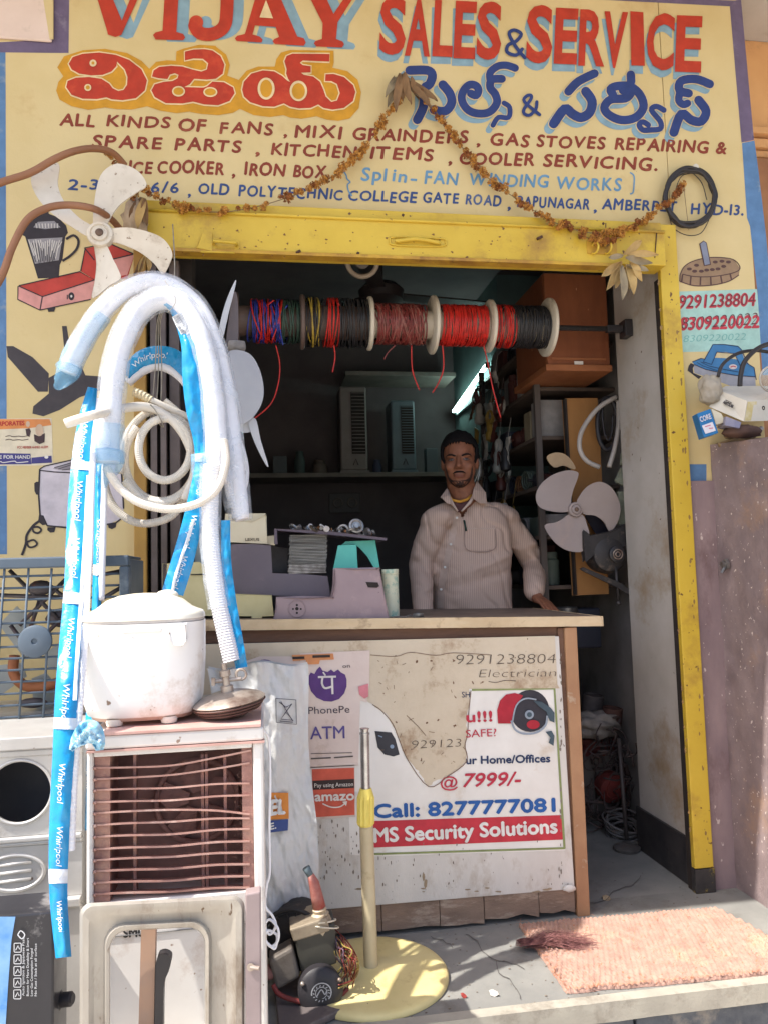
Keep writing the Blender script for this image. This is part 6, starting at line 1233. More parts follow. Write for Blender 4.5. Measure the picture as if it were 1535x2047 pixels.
for i, (px, w, h, kd, lb) in enumerate(((560, .09, .12, 'box', 'small brown box at the left end of the back shelf'), (600, .07, .16, 'jar', 'dim green grey jar on the back shelf, left of the tower coolers'), (640, .10, .10, 'jar', 'squat dark pot on the back shelf beside the grey tower cooler'), (755, .06, .10, 'jar', 'small dim jar between the two tower coolers'), (862, .08, .17, 'box', 'narrow grey carton at the right end of the back shelf'))):
    x = P(px, 930, 2.45).x; mb = MB()
    if kd == 'box': mb.box((x-w/2, 2.42, zsf+0.001), (x+w/2, 2.42+w, zsf+h))
    else: mb.lathe([(w/2, 0.001), (w/2*1.05, h*0.6), (w/2*0.7, h*0.85), (w/2*0.75, h)], Vector((x, 2.48, zsf)), n=18)
    tag(mb.build(kd, M('dim_%d' % (i % 4), dim[i % 4][0], rough=0.6), smooth=(kd != 'box'), bevel=0.003, angle=40), lb, kd)
# --- framed switch board low on the back wall
a = P(690, 1005, 2.68); mb = MB(); mb.box((a.x-0.11, 2.69, a.z-0.07), (a.x+0.11, 2.718, a.z+0.07)); g = thing('switch_board', tuple(a), 'dim square switch board on the back wall below the shelf', 'switch board')
mb.build('plate', M('dim_plate', (74, 70, 68), rough=0.5), g, bevel=0.004)
for dx in (-0.05, 0.05): mb = MB(); mb.ring(a+Vector((dx, 0.0, 0)), (0, 1, 0), 0.03, 0.006, 18, 6); mb.build('socket', shm, g, smooth=True)
# --- ceiling fan silhouette
hf = P(762, 590, 1.25); g = thing('ceiling_fan', tuple(hf), 'black ceiling fan hanging in the dim room behind the wire spools', 'ceiling fan')
bkf = M('fan_dark_brown', (58, 50, 48), (44, 38, 38), rough=0.5)
mb = MB(); mb.lathe([(0.05, -0.05), (0.11, -0.03), (0.12, 0.02), (0.09, 0.05), (0.02, 0.07)], hf, n=28); mb.build('motor', bkf, g, smooth=True, angle=50)
mb = MB(); mb.tube([hf+Vector((0, 0, 0.07)), Vector((hf.x, hf.y, 2.899))], 0.012, 10); mb.build('rod', bkf, g, smooth=True)
for an in (12, 132, 252):
    d = Vector((math.cos(R_(an)), math.sin(R_(an)), 0)); e = Vector((-d.y, d.x, 0)); mb = MB(); p = hf+Vector((0, 0, 0.0))
    mb.hexa([p+d*0.11-e*0.04, p+d*0.62-e*0.06, p+d*0.62+e*0.06, p+d*0.11+e*0.04], (0, 0, 0.008)); mb.build('blade', bkf, g)
# --- cream ring under the lintel
c = P(724, 522, 0.30); g = thing('fan_guard_ring', tuple(c), 'cream round rim of a wall fan showing just under the shutter box', 'fan')
mb = MB(); mb.ring(c, (0, 1, 0.25), 0.060, 0.010, 36, 8); mb.build('rim', M('dim_cream_plastic', (176, 160, 140), (150, 134, 116), rough=0.5), g, smooth=True); mb = MB(); mb.lathe([(0.03, -0.01), (0.03, 0.01), (0.0001, 0.015)], c, (0, 1, 0.25), 20); mb.build('hub', shm, g, smooth=True, angle=40)

# --- wooden carton high at the right
ply = M('orange_plywood', (140, 82, 50), (118, 66, 40), scale=3, rough=0.6, bump=0.15, stretch=(3, 1, 0.7), dirt=(110, 58, 34), dscale=4, spots=(206, 150, 110), sscale=40, slev=0.73)
yw = 0.47; xa, xb = P(1088, 600, yw).x, 1.50; z0, z1_ = P(1100, 742, yw).z, P(1150, 548, yw).z
g = thing('plywood_box', ((xa+xb)/2, yw+0.2, z0), 'orange brown plywood box hung high inside at the right with a small white sticker', 'box')
mb = MB(); mb.box((xa, yw, z0+0.03), (xb, yw+0.014, z1_)); mb.build('front', ply, g, bevel=0.002)
mb = MB(); mb.box((xa-0.002, yw+0.0142, z0+0.03), (xa+0.014, yw+0.40, z1_)); mb.build('side', ply, g, bevel=0.002)
mb = MB(); mb.box((xa-0.012, yw-0.012, z0), (xb+0.004, yw+0.42, z0+0.028)); mb.build('bottom', M('light_ply_edge', (160, 100, 62), (134, 80, 48), scale=6, rough=0.6), g, bevel=0.002)
mb = MB(); mb.box((xa+0.02, yw-0.005, z0+0.05), (xb-0.02, yw-0.001, z0+0.06)); mb.build('slat', M('light_ply_edge', (190, 116, 66)), g)
a = P(1155, 731, yw-0.001); mb = MB(); mb.box((a.x-0.02, yw-0.008, a.z-0.014), (a.x+0.02, yw-0.0052, a.z+0.018)); mb.build('sticker', paint((216, 206, 196), 'sticker_white'), g)

# --- rack of stock along the right wall
rk = thing('stock_rack', (1.45, 1.2, 1.0), 'dim rack of shelves crammed with spare parts behind the man at the right', 'rack')
lv_ = [1.08, 1.31, 1.54, 1.77, 2.00, 2.22]
for z in lv_: mb = MB(); mb.box((1.24, 0.72, z-0.018), (1.638, 1.60, z)); mb.build('shelf_board', M('rack_board', (92, 78, 68), (72, 60, 54), scale=6, rough=0.7), rk, bevel=0.002)
for y in (0.715, 1.602): mb = MB(); mb.box((1.235, y-0.012, 0.0), (1.262, y+0.012, 2.3)); mb.build('upright', M('rack_upright', (80, 72, 68)), rk)
names = ['lowest', 'second lowest', 'middle', 'third highest', 'second highest', 'top']
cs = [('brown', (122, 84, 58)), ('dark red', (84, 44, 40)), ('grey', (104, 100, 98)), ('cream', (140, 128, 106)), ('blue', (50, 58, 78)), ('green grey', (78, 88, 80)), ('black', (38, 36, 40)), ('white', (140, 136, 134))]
stock = []
for li, z in enumerate(lv_):
    y = 0.745; n = 0
    while y < 1.52:
        w = r6.uniform(0.06, 0.13); h = r6.uniform(0.09, 0.205); c, rgb = cs[r6.randrange(8)]; kd = r6.choice(['carton', 'carton', 'jar', 'coil', 'motor']); mb = MB(); n += 1
        xf = 1.25+r6.random()*0.03
        if kd == 'carton': mb.box((xf, y, z+0.001), (xf+0.14, y+w*0.92, z+h), rot=Matrix.Rotation(r6.uniform(-.06, .06), 3, 'Z'))
        elif kd == 'jar': mb.lathe([(w*.42, .001), (w*.44, h*.75), (w*.34, h*.8), (w*.36, h*.82), (w*.36, h), (0.0001, h)], Vector((xf+w*.5, y+w*.5, z)), n=18)
        elif kd == 'coil':
            for q_ in range(4): mb.ring(Vector((xf+0.02+0.012*q_, y+w*.5, z+w*.46)), (1, 0.1, 0.05), w*.38, 0.006, 20, 6)
        else: mb.lathe([(w*.2, -.05), (w*.4, -.04), (w*.42, .03), (w*.3, .05), (w*.08, .055), (w*.08, .08)], Vector((xf+0.05, y+w*.5, z+w*.44)), (-1, 0, 0), 20)
        o = mb.build(kd, M('stock_'+c.replace(' ', '_'), rgb, tuple(int(v*.8) for v in rgb), scale=12, rough=0.6), smooth=(kd != 'carton'), angle=40, bevel=0.002)
        stock.append((o, c, kd, li, n)); y += w+r6.uniform(0.004, 0.02)

seen = set()
for i, (o, c, kd, li, n) in enumerate(stock):
    pv = stock[i-1] if n > 1 else None; nx = stock[i+1] if i+1 < len(stock) and stock[i+1][3] == li else None
    lb = '%s %s on the %s rack shelf, ' % (c, kd, names[li]) + ('nearest the doorway' if pv is None else ('at the far end' if nx is None else 'between %s %s and %s %s' % (pv[1], pv[2], nx[1], nx[2])))
    if lb in seen: lb += ' again'
    seen.add(lb); tag(o, lb, kd, 'stock on the side rack')

# --- things hung just inside at the right
zr = lambda l: [(x/4.45+1040, y/4.45+780) for x, y in l]
tanb = M('tan_board', (158, 112, 62), (132, 90, 50), scale=4, rough=0.7, stretch=(1, 1, 0.5), dirt=(96, 64, 38), dscale=5)
g = thing('tan_board', tuple(P(1180, 1188, 0.62)), 'tall tan board standing behind the white fan rotor inside the shop', 'board')
mb = MB(); mb.prism([P(x, y, 0.62) for x, y in zr([(398,75),(682,70),(720,760),(782,1812),(492,1822),(460,1300),(430,640)])], (0, 0.04, 0)); mb.build('board', tanb, g, bevel=0.002)
mb = MB(); mb.prism([P(x, y, 0.615) for x, y in zr([(392,75),(410,74),(440,640),(505,1822),(490,1822),(425,640)])], (0, 0.03, 0)); mb.build('edge', dark_m, g)
mb = MB(); mb.tube([P(x, y, 0.55) for x, y in smooth([(1192+20*math.cos(2*math.pi*i/12)+21, 847+52*math.sin(2*math.pi*i/12)) for i in range(12)], 4, True)], 0.010, 8, closed=True); tag(mb.build('rubber_ring', M('black_rubber', (42, 40, 44), rough=0.5), smooth=True), 'black oval rubber ring hanging in front of the tan board', 'ring')
mb = MB(); mb.tube(path3([(1206,800,0.54),(1203,830,0.54),(1208,868,0.54),(1216,880,0.54),(1222,862,0.54),(1224,830,0.54)], 6), 0.004, 6); tag(mb.build('cable_loop', M('black_rubber', (42, 40, 44)), smooth=True), 'thin black cable hanging inside the oval rubber ring', 'cable')
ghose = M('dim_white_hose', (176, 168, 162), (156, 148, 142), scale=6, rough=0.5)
g = thing('hanging_hose', tuple(P(1200, 930, 0.53)), 'pale hose loop hanging inside against the white door pillar', 'hose')
for l in ([(850,60),(740,120),(650,200),(560,330),(525,430),(530,540),(590,630),(700,685)], [(868,95),(872,250),(865,360),(835,520),(785,685)]):
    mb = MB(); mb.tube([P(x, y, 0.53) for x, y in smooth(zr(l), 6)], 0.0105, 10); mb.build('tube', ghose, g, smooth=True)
g = thing('hanging_nets', tuple(P(1248, 1000, 0.50)), 'grey green mesh packets hanging against the inside of the white door pillar', 'packets')
for l in ([(905,560),(960,480),(985,640),(985,700),(900,660)], [(850,800),(900,690),(985,760),(985,880),(860,820)], [(870,900),(955,900),(960,1180),(870,1200)]):
    mb = MB(); mb.prism([P(x, y, 0.50) for x, y in zr(l)], (0, 0.02, 0)); mb.build('packet', M('green_grey_net', (150, 154, 134), (118, 122, 108), scale=30, rough=0.8, bump=0.6, bscale=180), g)
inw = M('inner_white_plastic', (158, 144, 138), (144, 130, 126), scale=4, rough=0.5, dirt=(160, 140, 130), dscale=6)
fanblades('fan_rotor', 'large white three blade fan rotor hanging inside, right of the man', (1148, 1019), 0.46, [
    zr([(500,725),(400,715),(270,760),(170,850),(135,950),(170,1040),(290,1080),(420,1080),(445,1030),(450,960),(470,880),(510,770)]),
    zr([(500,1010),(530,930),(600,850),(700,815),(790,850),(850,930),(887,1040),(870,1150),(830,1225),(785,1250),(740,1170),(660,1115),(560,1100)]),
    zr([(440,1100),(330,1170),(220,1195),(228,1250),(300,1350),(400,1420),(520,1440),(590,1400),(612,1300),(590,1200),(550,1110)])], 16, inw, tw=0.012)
mb = MB(); mb.prism([P(x, y, 0.53) for x, y in smooth(zr([(232,602),(280,560),(370,560),(440,610),(487,690),(460,702),(380,670),(295,685)]), 3, True)], (0, 0.006, 0)); tag(mb.build('loose_vane', M('beige_blade', (176, 150, 118), (150, 124, 94), scale=8, rough=0.6), bevel=0.001), 'beige single fan blade showing just above the white three blade rotor', 'fan blade')
mb = MB(); mb.prism([P(x, y, 0.56) for x, y in smooth(zr([(575,1105),(680,1120),(750,1200),(775,1260),(690,1290),(620,1200)]), 3, True)], (0, 0.006, 0)); tag(mb.build('loose_vane', M('dark_blue_blade', (40, 38, 52), rough=0.5), bevel=0.001), 'dark fan blade between the white rotor and the black motor', 'fan blade')
c = P(1240, 1108, 0.44); c.x = min(c.x, 1.46)
g = thing('hanging_motor', tuple(c), 'black motor with a silver shaft hanging below the white fan rotor at the pillar', 'motor')
mb = MB(); mb.lathe([(0.05, 0.08), (0.075, 0.06), (0.082, 0.0), (0.07, -0.03), (0.045, -0.04)], c+Vector((-0.02, 0.03, 0)), (0, 1, 0), 28); mb.build('casing', mblk, g, smooth=True, angle=40)
mb = MB(); mb.lathe([(0.034, -0.012), (0.034, -0.02), (0.026, -0.024), (0.0001, -0.024)], c+Vector((0, -0.01, 0)), (0, 1, 0), 24); mb.build('end_cap', M('black_plastic', (48, 44, 46)), g, smooth=True, angle=40)
mb = MB(); mb.ring(c+Vector((0, -0.036, 0)), (0, 1, 0), 0.020, 0.003, 24, 6); mb.ring(c+Vector((0, -0.036, 0)), (0, 1, 0), 0.010, 0.003, 24, 6); mb.build('shaft_ring', alu, g, smooth=True)
mb = MB(); mb.prism([P(x, y, 0.42) for x, y in zr([(530,1590),(560,1575),(900,1720),(1045,1850),(1040,1870),(850,1750),(560,1610)])], (0, 0.012, 0)); mb.build('bracket', mblk, g)
mb = MB(); mb.tube([c+Vector((0.004, 0, -0.05)), c+Vector((0.008, 0, -0.2))], 0.007, 8); mb.blob(c+Vector((0.008, 0, -0.205)), 0.012, 1); mb.build('rod', mblk, g, smooth=True)
mb = MB(); mb.box((-0.05, -0.03, 0.0), (0.05, 0.03, 0.07)); 
mb = MB(); mb.prism([P(x, y, 0.44) for x, y in zr([(560,1250),(620,1290),(800,1260),(960,1190),(1000,1330),(900,1400),(700,1420),(580,1520),(560,1400)])], (0, 0.03, 0)); mb.build('guard_plate', mblk, g, bevel=0.003)

# --- wire reels on a rod
YR = 0.28
zrod = P(780, 648, YR).z
g = thing('spool_rod', (0.7, YR, zrod), 'dark iron rod with an end bracket carrying the wire reels across the doorway', 'rod')
mb = MB(); mb.tube([(P(430, 640, YR).x, YR, zrod), (1.50, YR, zrod)], 0.011, 10); mb.build('rod', mblk, g, smooth=True)
mb = MB(); b_x = P(1270, 630, YR).x; mb.box((1.470, YR-0.03, zrod-0.035), (1.502, YR+0.03, zrod+0.035)); mb.box((1.40, YR-0.014, zrod-0.014), (1.468, YR+0.014, zrod+0.014)); mb.build('bracket', M('black_plastic', (48, 44, 46)), g, bevel=0.003)
wcol = {'red': (206, 44, 36), 'black': (46, 44, 46), 'maroon': (128, 54, 50), 'speckle': (150, 92, 82), 'blue': (48, 62, 150), 'yellow': (178, 150, 60), 'green': (60, 84, 72)}
def reel(label, x0, x1, fl, wnd, core, rw, rf, tails=()):
    X0, X1 = P(x0, 640, YR).x, P(x1, 640, YR).x; g = thing('wire_reel', ((X0+X1)/2, YR, zrod), label, 'wire reel', 'wire reels hung on the rod')
    rwM, rfM = pr(rw, YR), pr(rf, YR)
    mb = MB(); mb.lathe([(rwM*0.72, 0), (rwM*0.72, X1-X0)], Vector((X0, YR, zrod)), (1, 0, 0), 24); mb.build('core', core, g, smooth=True, angle=40)
    for fx, fc, fr_ in fl:
        F = P(fx, 640, YR).x; r_f = rfM*fr_
        mb = MB(); mb.lathe([(0.02, 0.0), (r_f*0.95, 0.0), (r_f, 0.004), (r_f, 0.014), (r_f*0.95, 0.018), (0.02, 0.018)], Vector((F-0.009, YR, zrod)), (1, 0, 0), 40); mb.build('flange', fc, g, smooth=True, angle=40)
    for cn, a, b, cross in wnd:
        A, B = P(a, 640, YR).x, P(b, 640, YR).x; n = max(2, int((B-A)/0.0058)); mb = MB()
        for i in range(n):
            x = A+(B-A)*(i+0.5)/n; tilt = r6.uniform(-1, 1)*cross; rr0 = rwM*(1+r6.uniform(-0.035, 0.04)); ph = r6.random()*6
            mb.tube([Vector((x+tilt*0.012*math.sin(t+ph), YR+rr0*math.cos(t), zrod+rr0*math.sin(t))) for t in [2*math.pi*k/22 for k in range(22)]], 0.0028, 6, closed=True)
        mb.build('%s_winding' % cn, M('wire_'+cn, wcol[cn], tuple(int(v*.75) for v in wcol[cn]), scale=50, rough=0.35), g, smooth=True)
    for cn, t in tails: mb = MB(); mb.tube(path3([(q[0], q[1], YR-rwM*(1 if i < 1 else 0.8)) for i, q in enumerate(t)], 7), 0.0026, 6); mb.build('loose_wire', M('wire_'+cn, wcol[cn]), g, smooth=True)
crf = M('cream_reel', (206, 196, 178), (190, 178, 158), scale=6, rough=0.5, dirt=(150, 132, 110), dscale=8)
brf = M('brown_reel', (110, 92, 84), (88, 72, 66), scale=6, rough=0.5)
reel('leftmost wire reel, brown, wound with tangled red and blue wire', 474, 602, [(474, brf, 1.0), (604, brf, 1.0)], [('blue', 502, 530, 2.2), ('red', 512, 558, 3.2), ('blue', 535, 566, 2.5), ('green', 560, 598, 1.5)], brf, 42, 55, [('red', [(552,690),(560,730),(555,775),(540,810),(505,840)]), ('red', [(548,600),(530,620),(556,640),(545,680)]), ('blue', [(575,610),(560,640),(566,690)])])
reel('wire reel wound with black, red and yellow wire, second from the left', 610, 738, [(738, crf, 1.0)], [('black', 612, 640, 1.5), ('yellow', 616, 636, 2.0), ('red', 650, 672, 1.2), ('black', 672, 734, 1.0)], brf, 48, 55, [('red', [(668,690),(670,715),(665,744)]), ('red', [(676,606),(684,620),(676,632),(680,640)])])
reel('wire reel wound with speckled maroon wire between two cream flanges', 742, 866, [(864, crf, 1.1)], [('maroon', 748, 842, 2.0), ('speckle', 750, 840, 3.0), ('maroon', 750, 840, 3.0)], crf, 40, 55, [('maroon', [(790,690),(775,705),(768,718)]), ('red', [(822,690),(824,740),(838,780)])])
reel('wire reel wound neatly with bright red wire', 872, 972, [(976, crf, 1.0)], [('red', 878, 966, 0.8), ('red', 880, 966, 1.2)], crf, 41, 55, [('red', [(884,690),(886,735),(876,765),(864,785)])])
reel('rightmost wire reel, red and black wire with a large cream end flange', 980, 1092, [(1092, crf, 1.08)], [('red', 984, 1002, 1.6), ('maroon', 990, 1004, 3), ('red', 1003, 1018, 0.8), ('black', 1018, 1084, 1.5), ('black', 1020, 1084, 0.6)], crf, 43, 57, [('red', [(966,690),(975,730),(985,780),(1000,835)])])

# --- heap of scrap on the floor right of the counter
fl = random.Random(88)
def onfloor(px, py): return G(px, py, 0.0)
specs = [('cable_coil', 1200, 1610, 'dark', 'coil of black cable on the floor behind the counter post'), ('cable_coil', 1245, 1650, 'grey', 'coil of grey cable at the foot of the door pillar'), ('cable_coil', 1195, 1560, 'dark', 'coil of black cable lying highest in the scrap heap')]
for i, (nm, px, py, c, lb) in enumerate(specs):
    p = onfloor(px, py+20); mb = MB()
    for k in range(7): mb.ring(p+Vector((fl.uniform(-.01, .01), fl.uniform(-.01, .01), 0.01+0.009*k+0.06*(i == 2)*3)), (fl.uniform(-.25, .25), -0.35+fl.uniform(-.2, .2), 1), 0.075+fl.uniform(-.012, .012), 0.0045, 28, 6)
    tag(mb.build(nm, M('coil_'+c, (52, 48, 48) if c == 'dark' else (112, 106, 104), rough=0.5), smooth=True), lb, 'cable coil')
junk = [('motor_stator', 1262, 1560, 0.07, (128, 52, 46), 'red brown motor stator in the scrap heap by the pillar'), ('motor_casing', 1225, 1500, 0.08, (86, 70, 66), 'dull brown motor casing in the middle of the scrap heap'), ('motor_casing', 1180, 1480, 0.07, (66, 60, 62), 'dark grey motor casing at the left of the scrap heap'), ('cloth_bundle', 1190, 1440, 0.09, (150, 140, 132), 'crumpled pale bag on top of the scrap heap'), ('cloth_bundle', 1250, 1480, 0.08, (120, 60, 54), 'dull red bundle on the right of the scrap heap'), ('metal_can', 1210, 1400, 0.05, (112, 100, 96), 'dull metal can standing at the back of the scrap heap'), ('metal_can', 1235, 1425, 0.045, (92, 62, 54), 'rusty brown can at the back of the scrap heap')]
for k, (nm, px, py, r, rgb, lb) in enumerate(junk):
    y = 0.75+0.10*(k % 3); p = P(px, py, y); p.x = min(p.x, 1.60-r); p.z = max(p.z-0.02, r*0.9); mb = MB()
    if nm == 'cloth_bundle': mb.blob(p, r, 4, amp=0.35, fr=2.6, sc=(1.2, 0.8, 0.7), seed=k)
    elif nm == 'metal_can': mb.lathe([(r, -r), (r, r), (r*.9, r*1.04), (r*.9, r*.9), (0.0001, r*.9)], p, (0.1, -0.1, 1), 20)
    else:
        mb.lathe([(r*.5, -r*.7), (r*.9, -r*.5), (r, 0), (r*.95, r*.4), (r*.6, r*.6), (r*.2, r*.62), (r*.2, r*.9)], p, (fl.uniform(-.5, .5), -1, fl.uniform(-.4, .6)), 22)
        for q_ in range(8): mb.ring(p+Vector((0, -r*0.3, 0)), (fl.uniform(-1, 1), -1, fl.uniform(-1, 1)), r*.7, 0.004, 18, 5)
    tag(mb.build(nm, M('junk_%d' % k, rgb, tuple(int(v*.7) for v in rgb), scale=14, rough=0.7, bump=0.4), smooth=True, angle=50), lb, nm.split('_')[-1])
for k, (px, py, lb) in enumerate(((1215, 1520, 'open grey carton under the scrap heap nearest the doorway'), (1185, 1500, 'brown carton under the scrap heap beside the counter'), (1250, 1440, 'dark carton at the back under the scrap heap'))):
    y = 0.80+0.22*k; p = P(px, py, y); w = 0.12; mb = MB(); x = min(p.x, 1.60-w); h = (0.30, 0.36, 0.34)[k]
    mb.box((x-w, y, 0.002), (x+w, y+0.18, h), rot=Matrix.Rotation(0.2*(k-1), 3, 'Z')); tag(mb.build('carton', M('floor_carton_%d' % k, ((96, 88, 82), (112, 84, 60), (60, 54, 54))[k], rough=0.8, bump=0.2)), lb, 'carton')
mb = MB(); p = P(1280, 1690, 0.50); mb.tube([Vector((1.47, 0.48, 0.02)), Vector((1.49, 0.55, 0.42))], 0.009, 8); tag(mb.build('iron_bar', M('iron_bar_m', (70, 62, 60), rough=0.5), smooth=True), 'thin dark iron bar leaning on the inner edge of the white pillar', 'bar')
p = G(1278, 1692, 0); mb = MB(); mb.lathe([(0.05, 0.0), (0.055, 0.012), (0.04, 0.02), (0.012, 0.022)], Vector((1.44, 0.42, 0.001)), n=24); tag(mb.build('pot_lid', M('grey_lid', (134, 128, 124), (104, 98, 94), scale=9, rough=0.4, metal=0.5), smooth=True, angle=40), 'small grey metal lid on the floor at the foot of the white pillar', 'lid')
mb = MB(); p = P(1178, 1225, 0.66); mb.box((p.x-0.07, 0.68, p.z-0.16), (p.x+0.06, 0.80, p.z+0.02)); tag(mb.build('blue_bin', M('deep_blue_bin', (34, 36, 50), (26, 28, 40), rough=0.5), bevel=0.008), 'dark blue bin just behind the right end of the counter', 'bin')
mb = MB(); p = P(1130, 1196, 0.70); mb.lathe([(0.05, -0.05), (0.052, 0.0), (0.046, 0.004), (0.0001, 0.006)], Vector((p.x, 0.70, 0.98)), n=24); tag(mb.build('steel_tin', M('dim_steel', (110, 108, 106), (80, 78, 78), scale=12, rough=0.35, metal=0.6), smooth=True, angle=40), 'dim ribbed steel tin behind the counter beside the man\'s hand', 'tin')

# --- packets and parts dangling in front of the rack
hk = random.Random(33); pc = [('clear', (150, 152, 150)), ('brown', (110, 78, 56)), ('white', (170, 164, 158)), ('dark red', (84, 44, 40)), ('black', (40, 38, 40)), ('yellow', (150, 122, 56))]
for k in range(60):
    y = 0.98+0.62*hk.random(); z = hk.uniform(1.35, 2.2); x = 1.215-0.05*hk.random(); c, rgb = pc[hk.randrange(6)]; mb = MB(); kind_ = k % 3
    if kind_ == 0:
        w, hgt = hk.uniform(.04, .07), hk.uniform(.08, .15); a0 = hk.uniform(-.5, .5)
        mb.grid(lambda u, v: Vector((x+0.010*math.sin(v*3+k)+0.008*noise.noise(Vector((u*5, v*7, k)))-(0.010*math.sin(math.pi*u)), y+(u-.5)*w, z-v*hgt)), 8, 10); nm = 'packet'
    elif kind_ == 1:
        for q_ in range(3): mb.ring(Vector((x, y, z-0.05)), (1, hk.uniform(-.4, .4), hk.uniform(-.2, .2)), hk.uniform(.030, .045), 0.004, 20, 6)
        nm = 'ring'
    else: mb.lathe([(0.012, 0), (0.022, -0.02), (0.020, -0.06), (0.030, -0.08), (0.026, -0.11), (0.008, -0.12)], Vector((x, y, z)), n=14); nm = 'socket_part'
    mb.tube([Vector((x, y, z)), Vector((x+0.02, y, z+0.10))], 0.0012, 4)
    nm2 = {'packet': 'packet', 'ring': 'coil of wire', 'socket_part': 'small lamp holder'}[nm]
    side = 'nearest the doorway' if y < 1.15 else ('halfway along' if y < 1.38 else 'at the far end'); hgh = 'high' if z > 1.92 else ('midway up' if z > 1.63 else 'low')
    nm2 = {'packet': 'packet', 'ring': 'coil of wire', 'socket_part': 'small lamp holder'}[nm]
    lb = '%s %s dangling %s before the rack, %s' % (c, nm2, hgh, side)
    if lb in seen: continue
    seen.add(lb)
    tag(mb.build(nm, M('dangling_'+c.replace(' ', '_'), rgb, tuple(int(v*.75) for v in rgb), scale=18, rough=0.45), smooth=True, angle=50), lb, nm2.split()[-1], 'parts dangling before the rack')
# --- cable tangle over the scrap heap
mb = MB()
for k in range(90):
    p0 = P(hk.uniform(1172, 1285), hk.uniform(1440, 1670), hk.uniform(0.66, 0.95)); p0.x = min(p0.x, 1.58); p0.z = max(0.02, p0.z); pts = [tuple(p0)]
    for j in range(5): q = Vector(pts[-1])+Vector((hk.gauss(0, .035), hk.gauss(0, .02), hk.gauss(-0.008, .035))); pts.append((min(max(q.x, 1.08), 1.60), q.y, max(0.008, q.z)))
    mb.tube([Vector(t) for t in smooth(pts, 4)], hk.choice([0.0025, 0.004, 0.006]), 5)
tag(mb.build('cable_tangle', M('tangle_brown', (96, 78, 72), (50, 44, 46), scale=9, rough=0.6), smooth=True), 'tangle of dull brown and black cables over the scrap heap by the pillar', 'cables')
# ================================================================ garland, dry leaves, coil, right hand clutter, mat
rg = random.Random(42)
gold = M('dried_marigold', (204, 150, 66), (162, 104, 50), scale=60, rough=0.85, dirt=(112, 72, 34), dscale=50, dlev=0.55)
gold2 = M('dried_marigold_dark', (160, 96, 44), (112, 66, 34), scale=60, rough=0.85)
def flower_mesh(seed):
    r = random.Random(seed); mb = MB()
    for i in range(110):
        d = Vector((r.gauss(0, 1), r.gauss(0, 1), r.gauss(0, 1))).normalized(); c = d*(0.010+0.005*r.random())
        t = d.orthogonal().normalized(); t = Matrix.Rotation(r.random()*6.28, 3, d) @ t; s = 0.0055*(0.6+r.random()*0.8); n = (d+Vector((r.gauss(0, .4), r.gauss(0, .4), r.gauss(0, .4)))).normalized()
        mb.add([c-t*s*0.4, c+n*s*0.7-t*s*0.5, c+n*s*1.15, c+n*s*0.7+t*s*0.5, c+t*s*0.4], [(0, 1, 2), (0, 2, 4), (2, 3, 4)])
    for v in range(len(mb.v)): pass
    mb.blob((0, 0, 0), 0.0105, 1, amp=0.2)
    me = bpy.data.meshes.new('flower'); me.from_pydata(mb.v, [], mb.f); me.materials.append(gold if seed % 2 else gold2); return me
fms = [flower_mesh(s) for s in (1, 2, 3, 5)]
strm = M('dull_string', (128, 108, 80), rough=0.9)
def garland(pts, label, dens=11.5):
    g = thing('flower_garland', tuple(P(*pts[len(pts)//2])), label, 'garland', 'dried marigold garlands strung over the sign')
    c = path3(pts, 10); mb = MB(); mb.tube(c, 0.0016, 5); mb.build('string', strm, g, smooth=True)
    d = 0; nxt = 0; base = ORG[g.name]
    for i in range(len(c)-1):
        l = (c[i+1]-c[i]).length
        while nxt <= d+l:
            p = c[i].lerp(c[i+1], (nxt-d)/l)+Vector((rg.uniform(-.007, .007), rg.uniform(-.010, .002), rg.uniform(-.008, .008)))
            o = bpy.data.objects.new('flower', fms[rg.randrange(4)]); COL.objects.link(o); o.parent = g; o.location = p-base
            o.rotation_euler = (rg.random()*6, rg.random()*6, rg.random()*6); s = rg.uniform(0.5, 1.08); o.scale = (s, s, s*rg.uniform(.7, 1))
            nxt += dens/FPX*2.6*rg.uniform(0.55, 1.5)
            if rg.random() < 0.06: nxt += 0.025
        d += l
garland([(268,402,-0.10),(285,375,-0.09),(300,386,-0.09),(330,402,-0.09),(380,418,-0.09),(440,424,-0.09),(500,416,-0.08),(560,400,-0.07),(620,378,-0.05),(670,350,-0.04),(712,312,-0.03),(745,275,-0.03),(772,235,-0.03),(795,205,-0.03),(805,190,-0.03)], 'dried orange marigold garland swagging from the white fan blades up to the middle leaf bunch', 11)
garland([(838,190,-0.03),(862,212,-0.03),(890,250,-0.03),(920,290,-0.03),(945,325,-0.03),(985,365,-0.04),(1020,390,-0.05),(1065,420,-0.07),(1110,446,-0.09),(1160,462,-0.09),(1215,468,-0.09),(1265,455,-0.09),(1300,430,-0.06),(1330,405,-0.04),(1352,385,-0.03),(1366,366,-0.03)], 'dried orange marigold garland swagging from the middle leaf bunch to the cable coil', 11.5)
garland([(212,305,-0.06),(226,318,-0.06),(234,332,-0.06)], 'tiny dried marigold cluster at the end of the brown pipe, left of the sign', 12)
garland([(1160,470,-0.10),(1200,482,-0.10),(1240,474,-0.10)], 'short second row of dried marigolds over the lock plate of the shutter box', 9)
